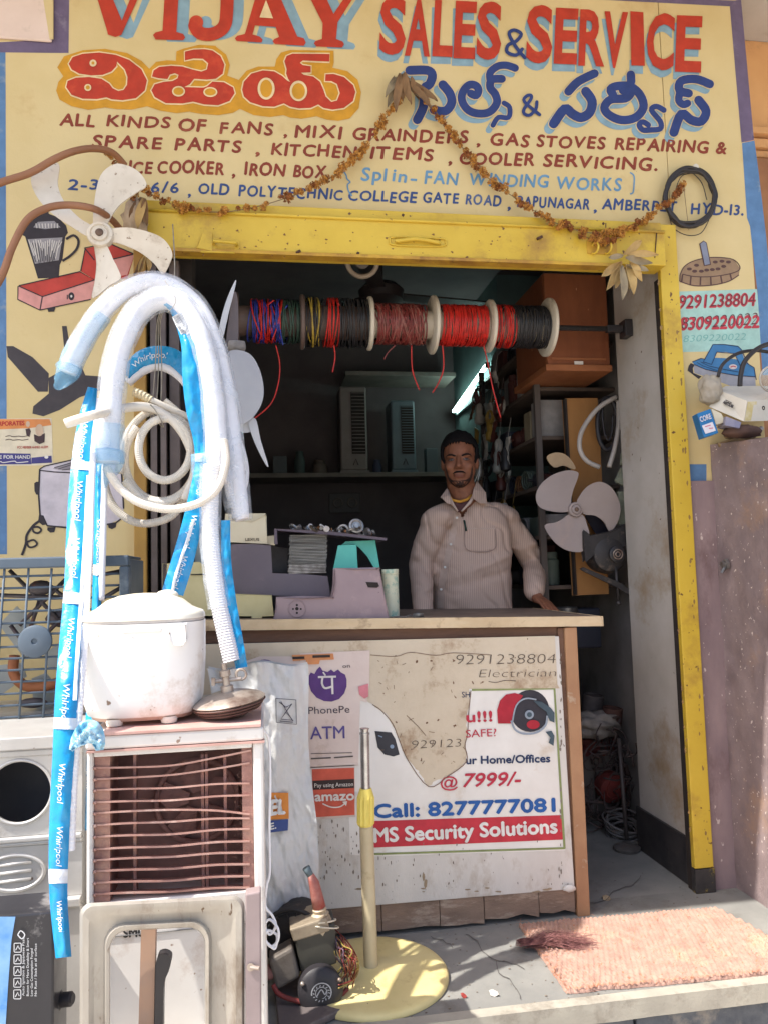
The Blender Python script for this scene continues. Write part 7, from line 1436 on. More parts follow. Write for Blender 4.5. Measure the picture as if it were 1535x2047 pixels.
def leafbunch(label, pts, Y, mat, n_extra=0):
    g = thing('leaf_bunch', tuple(P(pts[0][0][0], pts[0][0][1], Y)), label, 'dried leaves')
    for k, (a, b, w) in enumerate(pts):
        A, B = P(a[0], a[1], Y-0.012*(k % 3)), P(b[0], b[1], Y-0.02-0.012*((k*7) % 4)); d = B-A; n = Vector((0, -1, 0)); s = d.cross(n).normalized()*pr(w, Y)
        mb = MB(); N = 8; vs = []
        for i in range(N+1):
            t = i/N; wd_ = math.sin(math.pi*min(1, t*0.93+0.05))**0.8; c = A.lerp(B, t)+n*(0.012*math.sin(t*3+k))+Vector((0.003*math.sin(k+t*5), 0, 0))
            vs += [c-s*wd_+n*0.004, c-n*0.003, c+s*wd_*0.9+n*0.005]
        mb.add(vs, [(3*i+j, 3*i+j+1, 3*i+j+4, 3*i+j+3) for i in range(N) for j in range(2)])
        mb.build('leaf', mat[k % len(mat)], g, smooth=True)
dl = [M('dry_leaf_tan', (196, 164, 104), (160, 128, 80), scale=12, rough=0.75, bump=0.3), M('dry_leaf_brown', (142, 108, 72), (108, 82, 58), scale=12, rough=0.75, bump=0.3), M('dry_leaf_grey', (164, 146, 112), (122, 108, 88), scale=12, rough=0.7, bump=0.3)]
leafbunch('bunch of dried grey brown leaves at the peak of the garlands, mid sign', [((800,148),(776,215),10),((796,150),(792,222),9),((805,148),(822,205),9),((808,150),(848,200),9),((812,152),(872,205),10),((815,156),(860,222),8),((790,152),(772,196),8),((802,150),(806,200),8),((818,158),(838,196),7)], -0.03, [dl[2], dl[1], dl[1]])
leafbunch('bunch of dry tan leaves hanging over the top right corner of the doorway', [((1245,510),(1282,482),9),((1248,512),(1318,508),9),((1245,518),(1305,524),10),((1242,524),(1200,552),9),((1244,525),(1208,582),9),((1246,528),(1240,602),10),((1250,528),(1265,590),11),((1254,526),(1284,562),10),((1240,515),(1218,512),7),((1248,535),(1228,575),9),((1252,535),(1254,580),9),((1256,528),(1292,545),8)], -0.11, [dl[0], dl[0], dl[2]])
leafbunch('dry brown leaves hanging at the left corner of the shutter box behind the fan blades', [((285,395),(262,440),9),((288,398),(276,455),9),((290,400),(292,448),8),((292,510),(275,548),6),((288,512),(268,552),5),((296,512),(300,548),5)], -0.10, [dl[1], dl[0]])

# --- black cable coil on a nail
g = thing('cable_coil', tuple(P(1378, 400, -0.03)), 'black cable coil hanging on a nail at the right end of the sign', 'cable coil')
bc_ = M('black_cable', (52, 46, 44), (40, 36, 36), scale=30, rough=0.45)
for k in range(10):
    ox, oy = rg.uniform(-3, 3), rg.uniform(-3, 3); q = [(1378+ox+(50+rg.uniform(-5, 2))*math.sin(t), 395+oy-(58+rg.uniform(-6, 2))*math.cos(t), -0.022-0.006*(k % 3)) for t in [2*math.pi*i/16 for i in range(16)]]
    mb = MB(); mb.tube([P(*x) for x in smooth(q, 4, True)], 0.0055, 7, closed=True); mb.build('cable_turn', bc_, g, smooth=True)
for l in ([(1336,428),(1345,455),(1372,470),(1400,466),(1416,440)], [(1345,438),(1360,452),(1390,455),(1412,436)], [(1384,346),(1362,352),(1350,378),(1346,410)], [(1384,346),(1402,366),(1412,400)]):
    mb = MB(); mb.tube(path3([(x, y, -0.02) for x, y in l], 6), 0.0017, 6); mb.build('thin_wire', bc_, g, smooth=True)
mb = MB(); mb.tube(path3([(1366,372,-0.03),(1370,410,-0.03),(1376,460,-0.03)], 5), 0.0012, 5); mb.build('thread', strm, g, smooth=True)
mb = MB(); mb.lathe([(0.011, -0.034), (0.012, -0.026), (0.005, -0.022), (0.005, 0.0)], P(1381, 342, 0.0), (0, 1, 0), 16); mb.build('nail', M('pale_nail', (200, 192, 176)), g, smooth=True, angle=40)

# --- clutter on the low wall (crop 1380,680, scale 8.53)
Zk = lambda l: [(x/8.53+1380, y/8.53+680) for x, y in l]
YK2 = -0.16
g = thing('cream_appliance', tuple(P(1490, 870, YK2)), 'cream angular appliance case with yellow stained corner on top of the low wall', 'appliance')
crc = M('cream_case', (214, 206, 190), (198, 188, 170), scale=6, rough=0.45, dirt=(180, 164, 134), dscale=6, dlev=0.62)
F1 = Zk([(470,850),(960,1035),(900,1385),(310,1135)]); F2 = Zk([(960,1035),(1500,1000),(1500,1370),(900,1385)])
yb1 = YK2+0.02; a_, b_, c_, d_ = P(*F1[0], yb1+0.04), P(*F1[1], yb1-0.06), P(*F1[2], yb1-0.06), P(*F1[3], yb1+0.04)
e_, f_ = P(*F2[1], yb1+0.0), P(*F2[2], yb1+0.0)
up = [P(*Zk([(600, 780)])[0], yb1+0.12), P(*Zk([(1500, 780)])[0], yb1+0.12)]
mb = MB(); mb.add([a_, b_, c_, d_], [(0, 3, 2, 1)]); mb.add([b_, e_, f_, c_], [(0, 3, 2, 1)]); mb.add([a_, b_, e_, up[1], up[0]], [(0, 1, 2, 3, 4)])
lo = [v-Vector((0, 0, a_.z-d_.z)) for v in up]; mb.add([up[0], up[1], lo[1], lo[0]], [(0, 1, 2, 3)]); mb.add([a_, up[0], lo[0], d_], [(0, 1, 2, 3)]); mb.add([d_, c_, f_, lo[1], lo[0]], [(0, 4, 3, 2, 1)])
mb.build('case', crc, g)
nrm = (b_-a_).cross(d_-a_).normalized(); nrm = nrm if nrm.y < 0 else -nrm
def onF1(x, y):
    d = ray(x, y); t = (a_-CAM).dot(nrm)/d.dot(nrm); return CAM+d*t
q = Paint(onF1, nrm=nrm, off=0.001); q.text('ANITOLAB', Zk([(545,1080)])[0], Zk([(710,1160)])[0], 6.5, bold=0.06); q.text('MODEL', Zk([(590,1045)])[0], Zk([(700,1100)])[0], 3.5, bold=0.04); q.done('lettering', paint((60, 52, 52), 'case_ink'), g)
n2 = (e_-b_).cross(c_-b_).normalized(); n2 = n2 if n2.y < 0 else -n2
def onF2(x, y):
    d = ray(x, y); t = (b_-CAM).dot(n2)/d.dot(n2); return CAM+d*t
q = Paint(onF2, nrm=n2, off=0.001); q.poly(Zk([(965,1050),(1120,1045),(1120,1200),(1080,1370),(910,1378)])); q.done('yellow_stain', M('yellow_stain', (196, 172, 96), (214, 200, 160), scale=30, rough=0.5, bump=0.3, bscale=80), g)
mb = MB(); mb.ring(onF2(*Zk([(1228, 1158)])[0])+n2*0.002, n2, 0.006, 0.002, 16, 6); mb.build('jack', dark_m, g, smooth=True)
# padded grey pouch behind
mb = MB(); p = P(*Zk([(330, 850)])[0], -0.10); mb.blob(p, 0.05, 4, amp=0.22, fr=2.4, sc=(0.85, 0.7, 1.15), seed=3); tag(mb.build('foam_pouch', M('beige_foam', (168, 158, 142), (146, 136, 120), scale=10, rough=0.85, bump=0.5), smooth=True), 'crumpled beige foam pouch behind the cream appliance on the low wall', 'pouch')
# blue carton
yq = -0.22; q4 = [P(x, y, yq) for x, y in Zk([(105,1250),(335,1170),(470,1580),(225,1660)])]
g = thing('blue_carton', tuple(q4[3]), 'small blue carton with white lettering tilted under the cream appliance', 'carton')
mb = MB(); mb.hexa(q4, (0.01, 0.05, 0.0)); mb.build('carton', M('blue_card', (40, 116, 168), (34, 100, 152), scale=9, rough=0.45), g, bevel=0.001)
q = Paint(onY(yq), off=0.0015); q.text('CORE', Zk([(165,1400)])[0], Zk([(350,1335)])[0], 11, bold=0.03); q.poly(Zk([(180,1460),(360,1395),(420,1545),(240,1600)])); q.done('print', paint((224, 218, 222), 'carton_print'), g)
q = Paint(onY(yq), off=0.003); q.line(Zk([(230,1480),(330,1450)]), 2, 0); q.line(Zk([(300,1510),(370,1500)]), 2, 0); q.done('print_line', paint((206, 120, 140), 'pink_print'), g)
mb = MB(); mb.hexa([P(x, y, yq+0.04) for x, y in Zk([(350,1165),(520,1250),(590,1400),(430,1440)])], (0.01, 0.05, 0)); tag(mb.build('white_carton', ob_), 'small white carton corner between the blue carton and the cream appliance', 'carton')
mb = MB(); mb.hexa([P(x, y, yq+0.02) for x, y in Zk([(600,1300),(860,1400),(830,1500),(580,1450)])], (0.01, 0.06, 0.0)); o = mb.build('printed_carton', M('grey_violet_card', (150, 144, 156), (120, 118, 140), scale=20, rough=0.5)); tag(o, 'small grey violet printed carton under the front of the cream appliance', 'carton')
mb = MB(); mb.blob(P(*Zk([(870, 1560)])[0], yq+0.06), 0.035, 3, amp=0.2, sc=(2.2, 1, 0.7), seed=8); tag(mb.build('brown_cloth', M('dark_brown_cloth', (96, 70, 58), (74, 54, 48), scale=12, rough=0.9, bump=0.4), smooth=True), 'dark brown cloth stuffed under the cartons on the low wall', 'cloth')
for k, l in enumerate(([(590,1640),(760,1650),(900,1670),(1080,1640)], [(480,1790),(700,1720),(900,1700)])):
    mb = MB(); mb.tube([P(x, y, -0.06) for x, y in smooth(Zk(l), 5)], 0.009, 8); tag(mb.build('wooden_stick', M('dry_stick', (150, 126, 92), (124, 102, 76), scale=12, rough=0.8), smooth=True), ('upper' if k == 0 else 'lower')+' of two dry sticks lying on the end of the low wall', 'stick')
mb = MB(); mb.tube([P(x, y, -0.14) for x, y in smooth(Zk([(1020,1640),(1100,1590),(1180,1520),(1215,1495)]), 4)], 0.008, 10); tag(mb.build('spiral_lamp', M('white_plastic_part', (206, 198, 190), (120, 112, 108), scale=60, rough=0.4), smooth=True), 'short white perforated plastic piece lying in front of the brown cloth', 'plastic part')
# black cable loops and glass lid
for k, (l, r) in enumerate((([(465,620),(520,450),(640,320),(820,220),(1020,180),(1250,190),(1500,250)], 0.0062), ([(835,780),(850,600),(900,400),(1020,240),(1200,110),(1500,20)], 0.0085))):
    mb = MB(); mb.tube([P(x, y, -0.13-0.03*k) for x, y in smooth(Zk(l), 7)], r, 10); tag(mb.build('black_hose', bc_, smooth=True), ('thinner lower' if k == 0 else 'thicker upper')+' black rubber loop rising from the cream appliance over the painted iron', 'hose')
c = P(*Zk([(1400, 660)])[0], -0.20); g = thing('glass_lid', tuple(c), 'round glass lid with a pale rim at the right edge behind the cream appliance', 'lid')
mb = MB(); mb.ring(c, (0.2, 1, 0.1), 0.046, 0.0035, 36, 8); mb.build('rim', M('pale_rim', (190, 182, 172), (160, 150, 140), rough=0.3, metal=0.4), g, smooth=True)
mb = MB(); mb.lathe([(0.045, 0), (0.04, -0.008), (0.02, -0.016), (0.0001, -0.018)], c, (0.2, 1, 0.1), 32, cap=False); mb.build('glass', M('tinted_glass', (190, 200, 190), rough=0.08, alpha=0.35), g, smooth=True)

# rusty bolt and stains on the low wall
mb = MB(); p = Vector((1.640, -0.25, P(1450, 1125, -0.25).z)); p = PX(1450, 1128, 1.64); mb.lathe([(0.012, -0.018), (0.012, -0.006), (0.02, -0.006), (0.02, 0.004)], p, (1, 0, 0), 6); mb.tube([p, p+Vector((-0.02, 0, -0.03))], 0.006, 6); mb.build('wall_bolt', M('zinc_part', (176, 174, 172)), lw, smooth=True, angle=40)

# --- coir mat
mA, mB_, mC, mD = G(1036, 1852, 0), G(1432, 1818, 0), G(1560, 1952, 0), G(1132, 1988, 0)
mB_.x = min(mB_.x, 1.49); mC = Vector((1.56, mC.y, 0))
NU, NV = 300, 130
def matf(u, v):
    t = mA.lerp(mB_, u); b = mD.lerp(mC, u); p = t.lerp(b, v)
    p.x += 0.004*noise.noise(Vector((v*14, u*2, 1)))*(1 if u < 0.02 else 0); p.y += 0.006*noise.noise(Vector((u*10, 3, v*3)))
    i, j = u*46, v*22; tw_ = math.sin(2*math.pi*(i + 0.5*(int(j) % 2)))*math.sin(math.pi*(j % 1.0))
    z = 0.010 + 0.0046*tw_ + 0.002*noise.noise(Vector((u*60, v*50, 0))) + 0.003*noise.noise(Vector((u*6, v*5, 4)))
    if u in (0.0, 1.0) or v in (0.0, 1.0): z = 0.001
    p.z = max(z, 0.001); return p
mb = MB(); mb.grid(matf, NU, NV)
mat_o = thing('coir_mat', tuple((mA+mC)/2), 'worn orange tan woven coir mat lying before the shop entrance', 'mat')
mb.build('weave', M('coir_orange', (182, 146, 130), (156, 124, 110), scale=26, rough=0.95, bump=0.8, bscale=220, dirt=(196, 160, 134), dscale=5, dlev=0.6, spots=(170, 116, 90), sscale=90, slev=0.66), mat_o, smooth=True)
mb = MB()
for k in range(1000):
    e = rg.random(); u, v = (rg.random(), rg.random()) if e < 0.6 else ((rg.random(), 0.995) if e < 0.85 else (0.004, rg.random()))
    p = matf(u, v)+Vector((0, 0, 0.004)); a = rg.random()*6.28; l = rg.uniform(0.008, 0.028); d = Vector((math.cos(a), math.sin(a)*0.7, rg.uniform(-0.1, 0.25)))*l; s = Vector((-d.y, d.x, 0)).normalized()*0.0006
    mb.add([p-s, p+s, p+d*0.5+Vector((0, 0, 0.002))+s, p+d, p+d*0.5+Vector((0, 0, 0.002))-s], [(0, 1, 2, 4), (4, 2, 3)])
tag(mb.build('loose_fibre', M('coir_fibre', (150, 96, 76), (196, 140, 100), scale=40, rough=0.95), mat_o), kind='stuff')
# --- tuft of fine copper coloured winding wire
cT = G(1085, 1888, 0.012); mb = MB()
for k in range(420):
    ang = rg.gauss(0, 0.28); st_ = cT+Vector((rg.gauss(-0.03, 0.016), rg.gauss(0, 0.012), abs(rg.gauss(0, 0.007)))); L = rg.uniform(0.05, 0.19); d = Vector((math.cos(ang), math.sin(ang)*0.5-0.12, 0))
    if k % 3 == 0:
        r = rg.uniform(0.018, 0.034); c0 = cT+Vector((-0.03+rg.gauss(0, .008), rg.gauss(0, .006), 0)); a0 = rg.uniform(1.2, 2.6); pts = [c0+Vector((r*1.5*math.cos(a0+t), r*0.7*math.sin(a0+t), 0.004+0.014*math.sin(t*0.5)+rg.random()*0.004)) for t in (0, .7, 1.4, 2.1, 2.8, 3.5)]
    else: pts = [st_, st_+d*L*0.35+Vector((0, rg.gauss(0, .006), 0.008+rg.random()*0.014)), st_+d*L*0.7+Vector((0, rg.gauss(0, .01), 0.006*rg.random())), st_+d*L+Vector((0, rg.gauss(0, .014), 0.0))]
    mb.tube(pts, 0.0006, 3, cap=False)
tag(mb.build('wire_tuft', M('burnt_copper_wire', (160, 112, 106), (104, 66, 68), scale=60, rough=0.5, metal=0.2)), 'tuft of fine burnt copper winding wire dropped on the corner of the coir mat', 'wire')
# scraps of dust, chips and grit on the step
mb = MB(); rs = random.Random(9)
for k in range(260):
    p = Vector((rs.uniform(0.1, 1.5), rs.uniform(-0.58, -0.05), 0.002)); mb.blob(p, rs.uniform(0.0008, 0.003), 0, sc=(1.4, 1, 0.5))
tag(mb.build('grit', M('grit_m', (124, 112, 98), rough=0.9)), kind='stuff')

# cracks in the cement step and scraps of litter on it
q = Paint(lambda x, y: G(x, y, 0.0), nrm=(0, 0, 1), off=0.0022, step=0.00005)
for l in ([(930,1868),(952,1884),(963,1902),(990,1921),(998,1945),(1025,1968),(1040,1998)], [(990,1921),(1020,1926),(1048,1938)], [(1180,1806),(1210,1800),(1226,1782),(1262,1771),(1280,1752)], [(860,1874),(884,1880),(905,1894)]):
    q.line([(x+rg.uniform(-2, 2), y+rg.uniform(-2, 2)) for x, y in smooth(l, 3)], 1.3, 0, caps=False)
tag(q.done('crack', paint((92, 88, 84), 'crack_grey'), plat_base), kind='stuff')
for k, (x, y, w_, c_, lb) in enumerate(((985,1985,9,(206,200,190),'torn white paper scrap on the step below the mat corner'), (1210,1795,8,(170,150,120),'small tan cardboard scrap on the shop floor in the doorway'), (925,1990,6,(150,60,54),'tiny red plastic scrap on the cement step by the yellow stand'))):
    mb = MB(); mb.grid(lambda u, v: G(x+w_*(u-.5)*2+3*v, y+w_*(v-.5), 0.004)+Vector((0, 0, 0.004*math.sin(u*4+v*3))), 4, 3); tag(mb.build('litter_scrap', paint(c_), smooth=True), lb, 'scrap')
# ================================================================ the shopkeeper
from mathutils.bvhtree import BVHTree
YM_ = 0.74
def ball(mb, c, r, sc=(1, 1, 1), rot=None, sub=3):
    m = MB(); m.blob((0, 0, 0), r, sub, sc=sc)
    R = rot or Matrix.Identity(3); mb.add([Vector(c)+R @ v for v in m.v], m.f)
def limb(mb, pts, rs, n=16):
    """tapered limb with rounded ends"""
    q = smooth([tuple(p)+(r,) for p, r in zip(pts, rs)], 5); mb.tube([Vector(t[:3]) for t in q], [t[3] for t in q], n)
    ball(mb, pts[0], rs[0]*0.98, sub=2); ball(mb, pts[-1], rs[-1]*0.98, sub=2)
def fuse(mb, vox, it=6, fac=0.5, post=None):
    """weld overlapping volumes into one continuous skin"""
    me = bpy.data.meshes.new('tmp'); me.from_pydata(mb.v, [], mb.f); ob = bpy.data.objects.new('tmp', me); COL.objects.link(ob)
    m = ob.modifiers.new('r', 'REMESH'); m.mode = 'VOXEL'; m.voxel_size = vox; m.adaptivity = 0
    s = ob.modifiers.new('s', 'SMOOTH'); s.iterations = it; s.factor = fac
    dg = bpy.context.evaluated_depsgraph_get(); dg.update()
    r = bpy.data.meshes.new_from_object(ob.evaluated_get(dg)); out = MB(); out.v = [v.co.copy() for v in r.vertices]; out.f = [tuple(p.vertices) for p in r.polygons]; out.mi = [0]*len(out.f)
    bpy.data.objects.remove(ob); bpy.data.meshes.remove(me); bpy.data.meshes.remove(r)
    if post: out.v = [post(v) for v in out.v]
    return out
skin = M('brown_skin', (142, 92, 66), (120, 74, 54), scale=30, rough=0.62, bump=0.08, bscale=160)
hairm = M('black_hair', (22, 19, 20), (28, 24, 24), scale=60, rough=0.85, spec=0.15, bump=0.8, bscale=260)
beard = M('stubble_beard', (70, 47, 38), (48, 34, 30), scale=220, rough=0.8, bump=0.5, bscale=320)
eyeP = P(916, 918, YM_-0.09)
fH = Vector((CAM.x-eyeP.x, CAM.y-eyeP.y, 0)).normalized(); fH = Matrix.Rotation(R_(-3), 3, 'Z') @ fH
rH = Vector((0, 0, 1)).cross(fH); rH.normalize()     # toward image right for someone facing us
if rH.dot(RT) < 0: rH = -rH
zH = Vector((0, 0, 1))
HC = eyeP - fH*0.085                               # centre of head at eye height
RH = Matrix((rH, -fH, zH)).transposed()             # local x right, y backwards, z up
def h(x, y, z): return HC + RH @ Vector((x, y, z))
base = Vector((P(940, 1200, YM_).x, YM_, 0.0))
person = thing('person', tuple(base), 'man with a moustache in a pale pinstriped shirt standing behind the counter', 'person')
shR, elR, wrR = P(1016, 1040, 0.80), P(1066, 1128, 0.80), P(1066, 1186, 0.60)
shL, elL, wrL = P(866, 1044, 0.72), P(842, 1130, 0.76), P(846, 1228, 0.60)
waist = Vector((P(938, 1200, 0.76).x, 0.78, 1.0)); chest = Vector((P(940, 1080, 0.76).x, 0.78, P(940, 1080, 0.76).z))
TR = Matrix.Rotation(R_(-16), 3, 'Z')              # torso turned a little toward the street on our left
def torso(mb, g, z0=0.86, n=36):
    prof = [(z0, .172, .125), (0.95, .176, .130), (1.05, .178, .134), (1.15, .182, .130), (1.25, .188, .122), (1.33, .188, .112), (1.39, .172, .100), (1.435, .135, .084), (1.47, .085, .068), (1.50, .058, .056)]
    vs = []
    for z, a, b in prof:
        cx = chest.x; cy = 0.79
        for i in range(n):
            t = 2*math.pi*i/n; ca, sa = math.cos(t), math.sin(t); q = (abs(ca)**2.4+abs(sa)**2.4)**(-1/2.4)
            p = TR @ Vector(((a+g)*ca*q, (b+g)*sa*q*(1.08 if sa < 0 and z < 1.2 else 1), 0)); vs.append(Vector((cx+p.x, cy+p.y, z)))
    m = len(prof); mb.add(vs, [(i*n+k, i*n+(k+1) % n, (i+1)*n+(k+1) % n, (i+1)*n+k) for i in range(m-1) for k in range(n)]+[tuple(range(n-1, -1, -1)), tuple((m-1)*n+k for k in range(n))])
neck0 = Vector((chest.x+0.0, 0.78, 1.44))
# one continuous body: head, neck, trunk, arms, hands, legs
b = MB(); torso(b, -0.034)
limb(b, [neck0, h(0, 0.03, -0.10), h(0, 0.02, -0.02)], [0.070, 0.064, 0.064])
ball(b, h(0, 0.012, 0.035), 1, (0.074, 0.094, 0.092), RH); ball(b, h(0, -0.020, -0.035), 1, (0.072, 0.068, 0.080), RH); ball(b, h(0, -0.050, -0.094), 1, (0.035, 0.030, 0.025), RH)
ball(b, h(0, -0.035, -0.075), 1, (0.050, 0.045, 0.036), RH)
for s in (-1, 1):
    ball(b, h(0.034*s, -0.070, 0.020), 1, (0.026, 0.016, 0.010), RH); ball(b, h(0.040*s, -0.060, -0.030), 1, (0.024, 0.024, 0.024), RH)
    ball(b, h(0.077*s, 0.012, -0.008), 1, (0.009, 0.019, 0.031), RH); ball(b, h(0.081*s, 0.020, 0.006), 1, (0.007, 0.015, 0.018), RH)
    ball(b, h(0.014*s, -0.090, -0.038), 1, (0.009, 0.011, 0.007), RH)
limb(b, [h(0, -0.082, 0.012), h(0, -0.094, -0.012), h(0, -0.105, -0.031)], [0.009, 0.0100, 0.0135])
ball(b, h(0, -0.086, -0.064), 1, (0.025, 0.010, 0.006), RH); ball(b, h(0, -0.082, -0.075), 1, (0.022, 0.010, 0.007), RH)
limb(b, [shL+Vector((0.02, 0.02, -0.02)), elL, wrL], [0.036, 0.034, 0.026]); limb(b, [shR+Vector((-0.02, 0.02, -0.02)), elR, wrR], [0.036, 0.034, 0.026])
def hand(wr, d, up, side, scale=1.0, curl=0.25):
    """palm, four unequal bent fingers and a thumb; d points along the hand, up away from the palm"""
    d = d.normalized(); up = (up-d*up.dot(d)).normalized(); s = d.cross(up).normalized()*side
    limb(b, [wr, wr+d*0.03], [0.024, 0.026]); 
    for k in range(4):
        o = (k-1.5)*0.019; L = [0.066, 0.078, 0.072, 0.056][k]*scale; r = [0.0086, 0.009, 0.0086, 0.0076][k]; a = wr+d*0.035+s*o*0.8; kn = wr+d*(0.088-0.004*abs(k-1))+s*o*1.1+up*0.004; sp = (d+s*o*3.0).normalized()
        limb(b, [a, kn], [0.0135, 0.0115], 10); p1 = kn+sp*L*0.45-up*0.002; p2 = p1+(sp-up*curl).normalized()*L*0.32; p3 = p2+(sp-up*curl*2.2).normalized()*L*0.26; limb(b, [kn, p1, p2, p3], [r*1.08, r, r*0.95, r*0.82], 10)
    t0 = wr+d*0.025-s*0.020; t1 = t0+(d*0.6-s*0.8).normalized()*0.035-up*0.004; t2 = t1+(d*0.9-s*0.35).normalized()*0.030-up*0.004; limb(b, [t0, t1, t2], [0.013, 0.0105, 0.009], 10)
hand(wrR+Vector((0.0, 0, -0.006)), Vector((0.16, -0.55, -0.30)), Vector((0.1, 0.2, 1)), 1, curl=0.12)
hand(wrL, Vector((0.0, -0.35, -0.6)), Vector((0, -1, 0.3)), -1)
hipc = Vector((chest.x, 0.80, 0.92))
for s in (-1, 1): limb(b, [hipc+Vector((0.09*s, 0, 0.0)), Vector((chest.x+0.10*s, 0.80, 0.50)), Vector((chest.x+0.11*s, 0.83, 0.08))], [0.085, 0.056, 0.038]); limb(b, [Vector((chest.x+0.11*s, 0.85, 0.045)), Vector((chest.x+0.115*s, 0.70, 0.035))], [0.040, 0.034])
body = fuse(b, 0.0050, 7, 0.5)
o_body = body.build('body', skin, person, smooth=True)
bvh = BVHTree.FromPolygons(body.v, body.f)
def on_face(x, z, off=0.0008):
    o = h(x, -0.30, z); hit = bvh.ray_cast(o, RH @ Vector((0, 1, 0)))
    return (hit[0] if hit[0] else h(x, -0.09, z)) + hit[1]*off if hit[0] else h(x, -0.09, z)
def facepatch(pts, name, mat, parent, off=0.0012, sm=4, sub=5):
    """thin shape following the face, pts are (x, z) in metres from the eye line"""
    q = smooth(pts, sm, True); tri = tessellate_polygon([[Vector((p[0], p[1], 0)) for p in q]]); mb = MB()
    for t in tri:
        A, B, C_ = [Vector((q[i][0], q[i][1])) for i in t]; N = sub
        idx = {}; vs = []; fs = []
        for i in range(N+1):
            for j in range(N+1-i): p = A+(B-A)*(i/N)+(C_-A)*(j/N); idx[i, j] = len(vs); vs.append(on_face(p.x, p.y, off))
        for i in range(N):
            for j in range(N-i):
                fs.append((idx[i, j], idx[i+1, j], idx[i, j+1]))
                if j < N-i-1: fs.append((idx[i+1, j], idx[i+1, j+1], idx[i, j+1]))
        mb.add(vs, fs)
    return mb.build(name, mat, parent, smooth=True)
# hair cap, hairline across the forehead
hm = MB(); ball(hm, h(0, 0.024, 0.044), 1, (0.086, 0.104, 0.103), RH, 4)
def cut(v):
    l = RH.transposed() @ (v-HC); return l
vs, keep = hm.v, []
for f in hm.f:
    c = sum((vs[i] for i in f), Vector())/3; l = RH.transposed() @ (c-HC)
    line = 0.080 + 0.004*noise.noise(c*70) - 0.012*(abs(l.x)/0.07)**4 if l.y < -0.02 else (-0.015 if l.y < 0.035 else -0.075)
    if -0.02 <= l.y < 0.012: line = -0.022 if abs(l.x) > 0.05 else 0.05
    if l.z > line: keep.append(f)
hm.f = keep; hm.mi = [0]*len(keep); hm.v = [v+(v-HC).normalized()*0.004*noise.noise(v*90)+(v-HC).normalized()*0.005*noise.noise(v*28) for v in hm.v]
o = hm.build('hair', hairm, person, smooth=True); sm_ = o.modifiers.new('thick', 'SOLIDIFY'); sm_.thickness = 0.010; sm_.offset = -0.6
for s in (-1, 1):
    facepatch([(0.013*s, 0.0185), (0.030*s, 0.0245), (0.046*s, 0.0235), (0.056*s, 0.016), (0.046*s, 0.0175), (0.030*s, 0.0175), (0.015*s, 0.0135)], 'eyebrow', hairm, person, 0.0013)
    e = facepatch([(0.018*s, -0.001), (0.026*s, 0.0055), (0.036*s, 0.006), (0.046*s, 0.0005), (0.036*s, -0.0045), (0.026*s, -0.0045)], 'eye', M('eye_white', (120, 98, 90), rough=0.25), person, 0.0010)
    c = on_face(0.0315*s, 0.001, 0.0018); mb = MB(); mb.lathe([(0.0062, 0), (0.005, -0.0008), (0.0001, -0.001)], c, RH @ Vector((0, 1, 0)), 14); mb.build('iris', M('dark_iris', (24, 15, 12), rough=0.15), e, smooth=True)
    for l, w, nm in (([(0.017*s, 0.0005), (0.026*s, 0.0065), (0.036*s, 0.007), (0.048*s, 0.000)], 0.0009, 'eyelid'), ([(0.018*s, -0.001), (0.028*s, -0.0055), (0.038*s, -0.0055), (0.047*s, 0.000)], 0.0008, 'eyelid')):
        mb = MB(); mb.tube([on_face(x, z, 0.0014) for x, z in smooth(l, 5)], w, 6); mb.build(nm, M('dark_lid', (70, 42, 32), rough=0.6), e, smooth=True)
lipm = M('lips', (130, 80, 66), (116, 70, 58), scale=40, rough=0.45)
facepatch([(-0.024, -0.0695), (-0.010, -0.0635), (0, -0.0655), (0.010, -0.0635), (0.024, -0.0695), (0.012, -0.0695), (0, -0.0702), (-0.012, -0.0695)], 'lip', lipm, person, 0.0012)
facepatch([(-0.022, -0.0712), (0, -0.0720), (0.022, -0.0712), (0.012, -0.080), (0, -0.0820), (-0.012, -0.080)], 'lip', lipm, person, 0.0014)
facepatch([(-0.029, -0.0640), (-0.018, -0.0545), (-0.006, -0.0520), (0, -0.0530), (0.006, -0.0520), (0.018, -0.0545), (0.029, -0.0640), (0.016, -0.0618), (0, -0.0612), (-0.016, -0.0618)], 'moustache', hairm, person, 0.0014)
facepatch([(-0.058, -0.030), (-0.050, -0.060), (-0.044, -0.078), (-0.030, -0.090), (-0.012, -0.0935), (0, -0.095), (0.012, -0.0935), (0.030, -0.090), (0.044, -0.078), (0.050, -0.060), (0.058, -0.030), (0.058, -0.065), (0.042, -0.098), (0.018, -0.118), (0, -0.122), (-0.018, -0.118), (-0.042, -0.098), (-0.058, -0.065)], 'beard', beard, person, 0.0006, sub=6)
# mask loop hanging from the ear
mb = MB(); mb.tube([h(0.086, 0.012, 0.010), h(0.092, -0.006, -0.022), h(0.082, -0.018, -0.058), h(0.064, -0.024, -0.098)], 0.0012, 5); mb.build('mask_loop', M('pale_elastic', (170, 172, 168)), person, smooth=True)
mb = MB(); mb.tube([h(0.088, 0.02, -0.03), h(0.087, 0.016, -0.055), h(0.078, 0.004, -0.088)], 0.0022, 6); mb.build('mask_loop', M('pale_elastic', (170, 172, 168)), person, smooth=True)

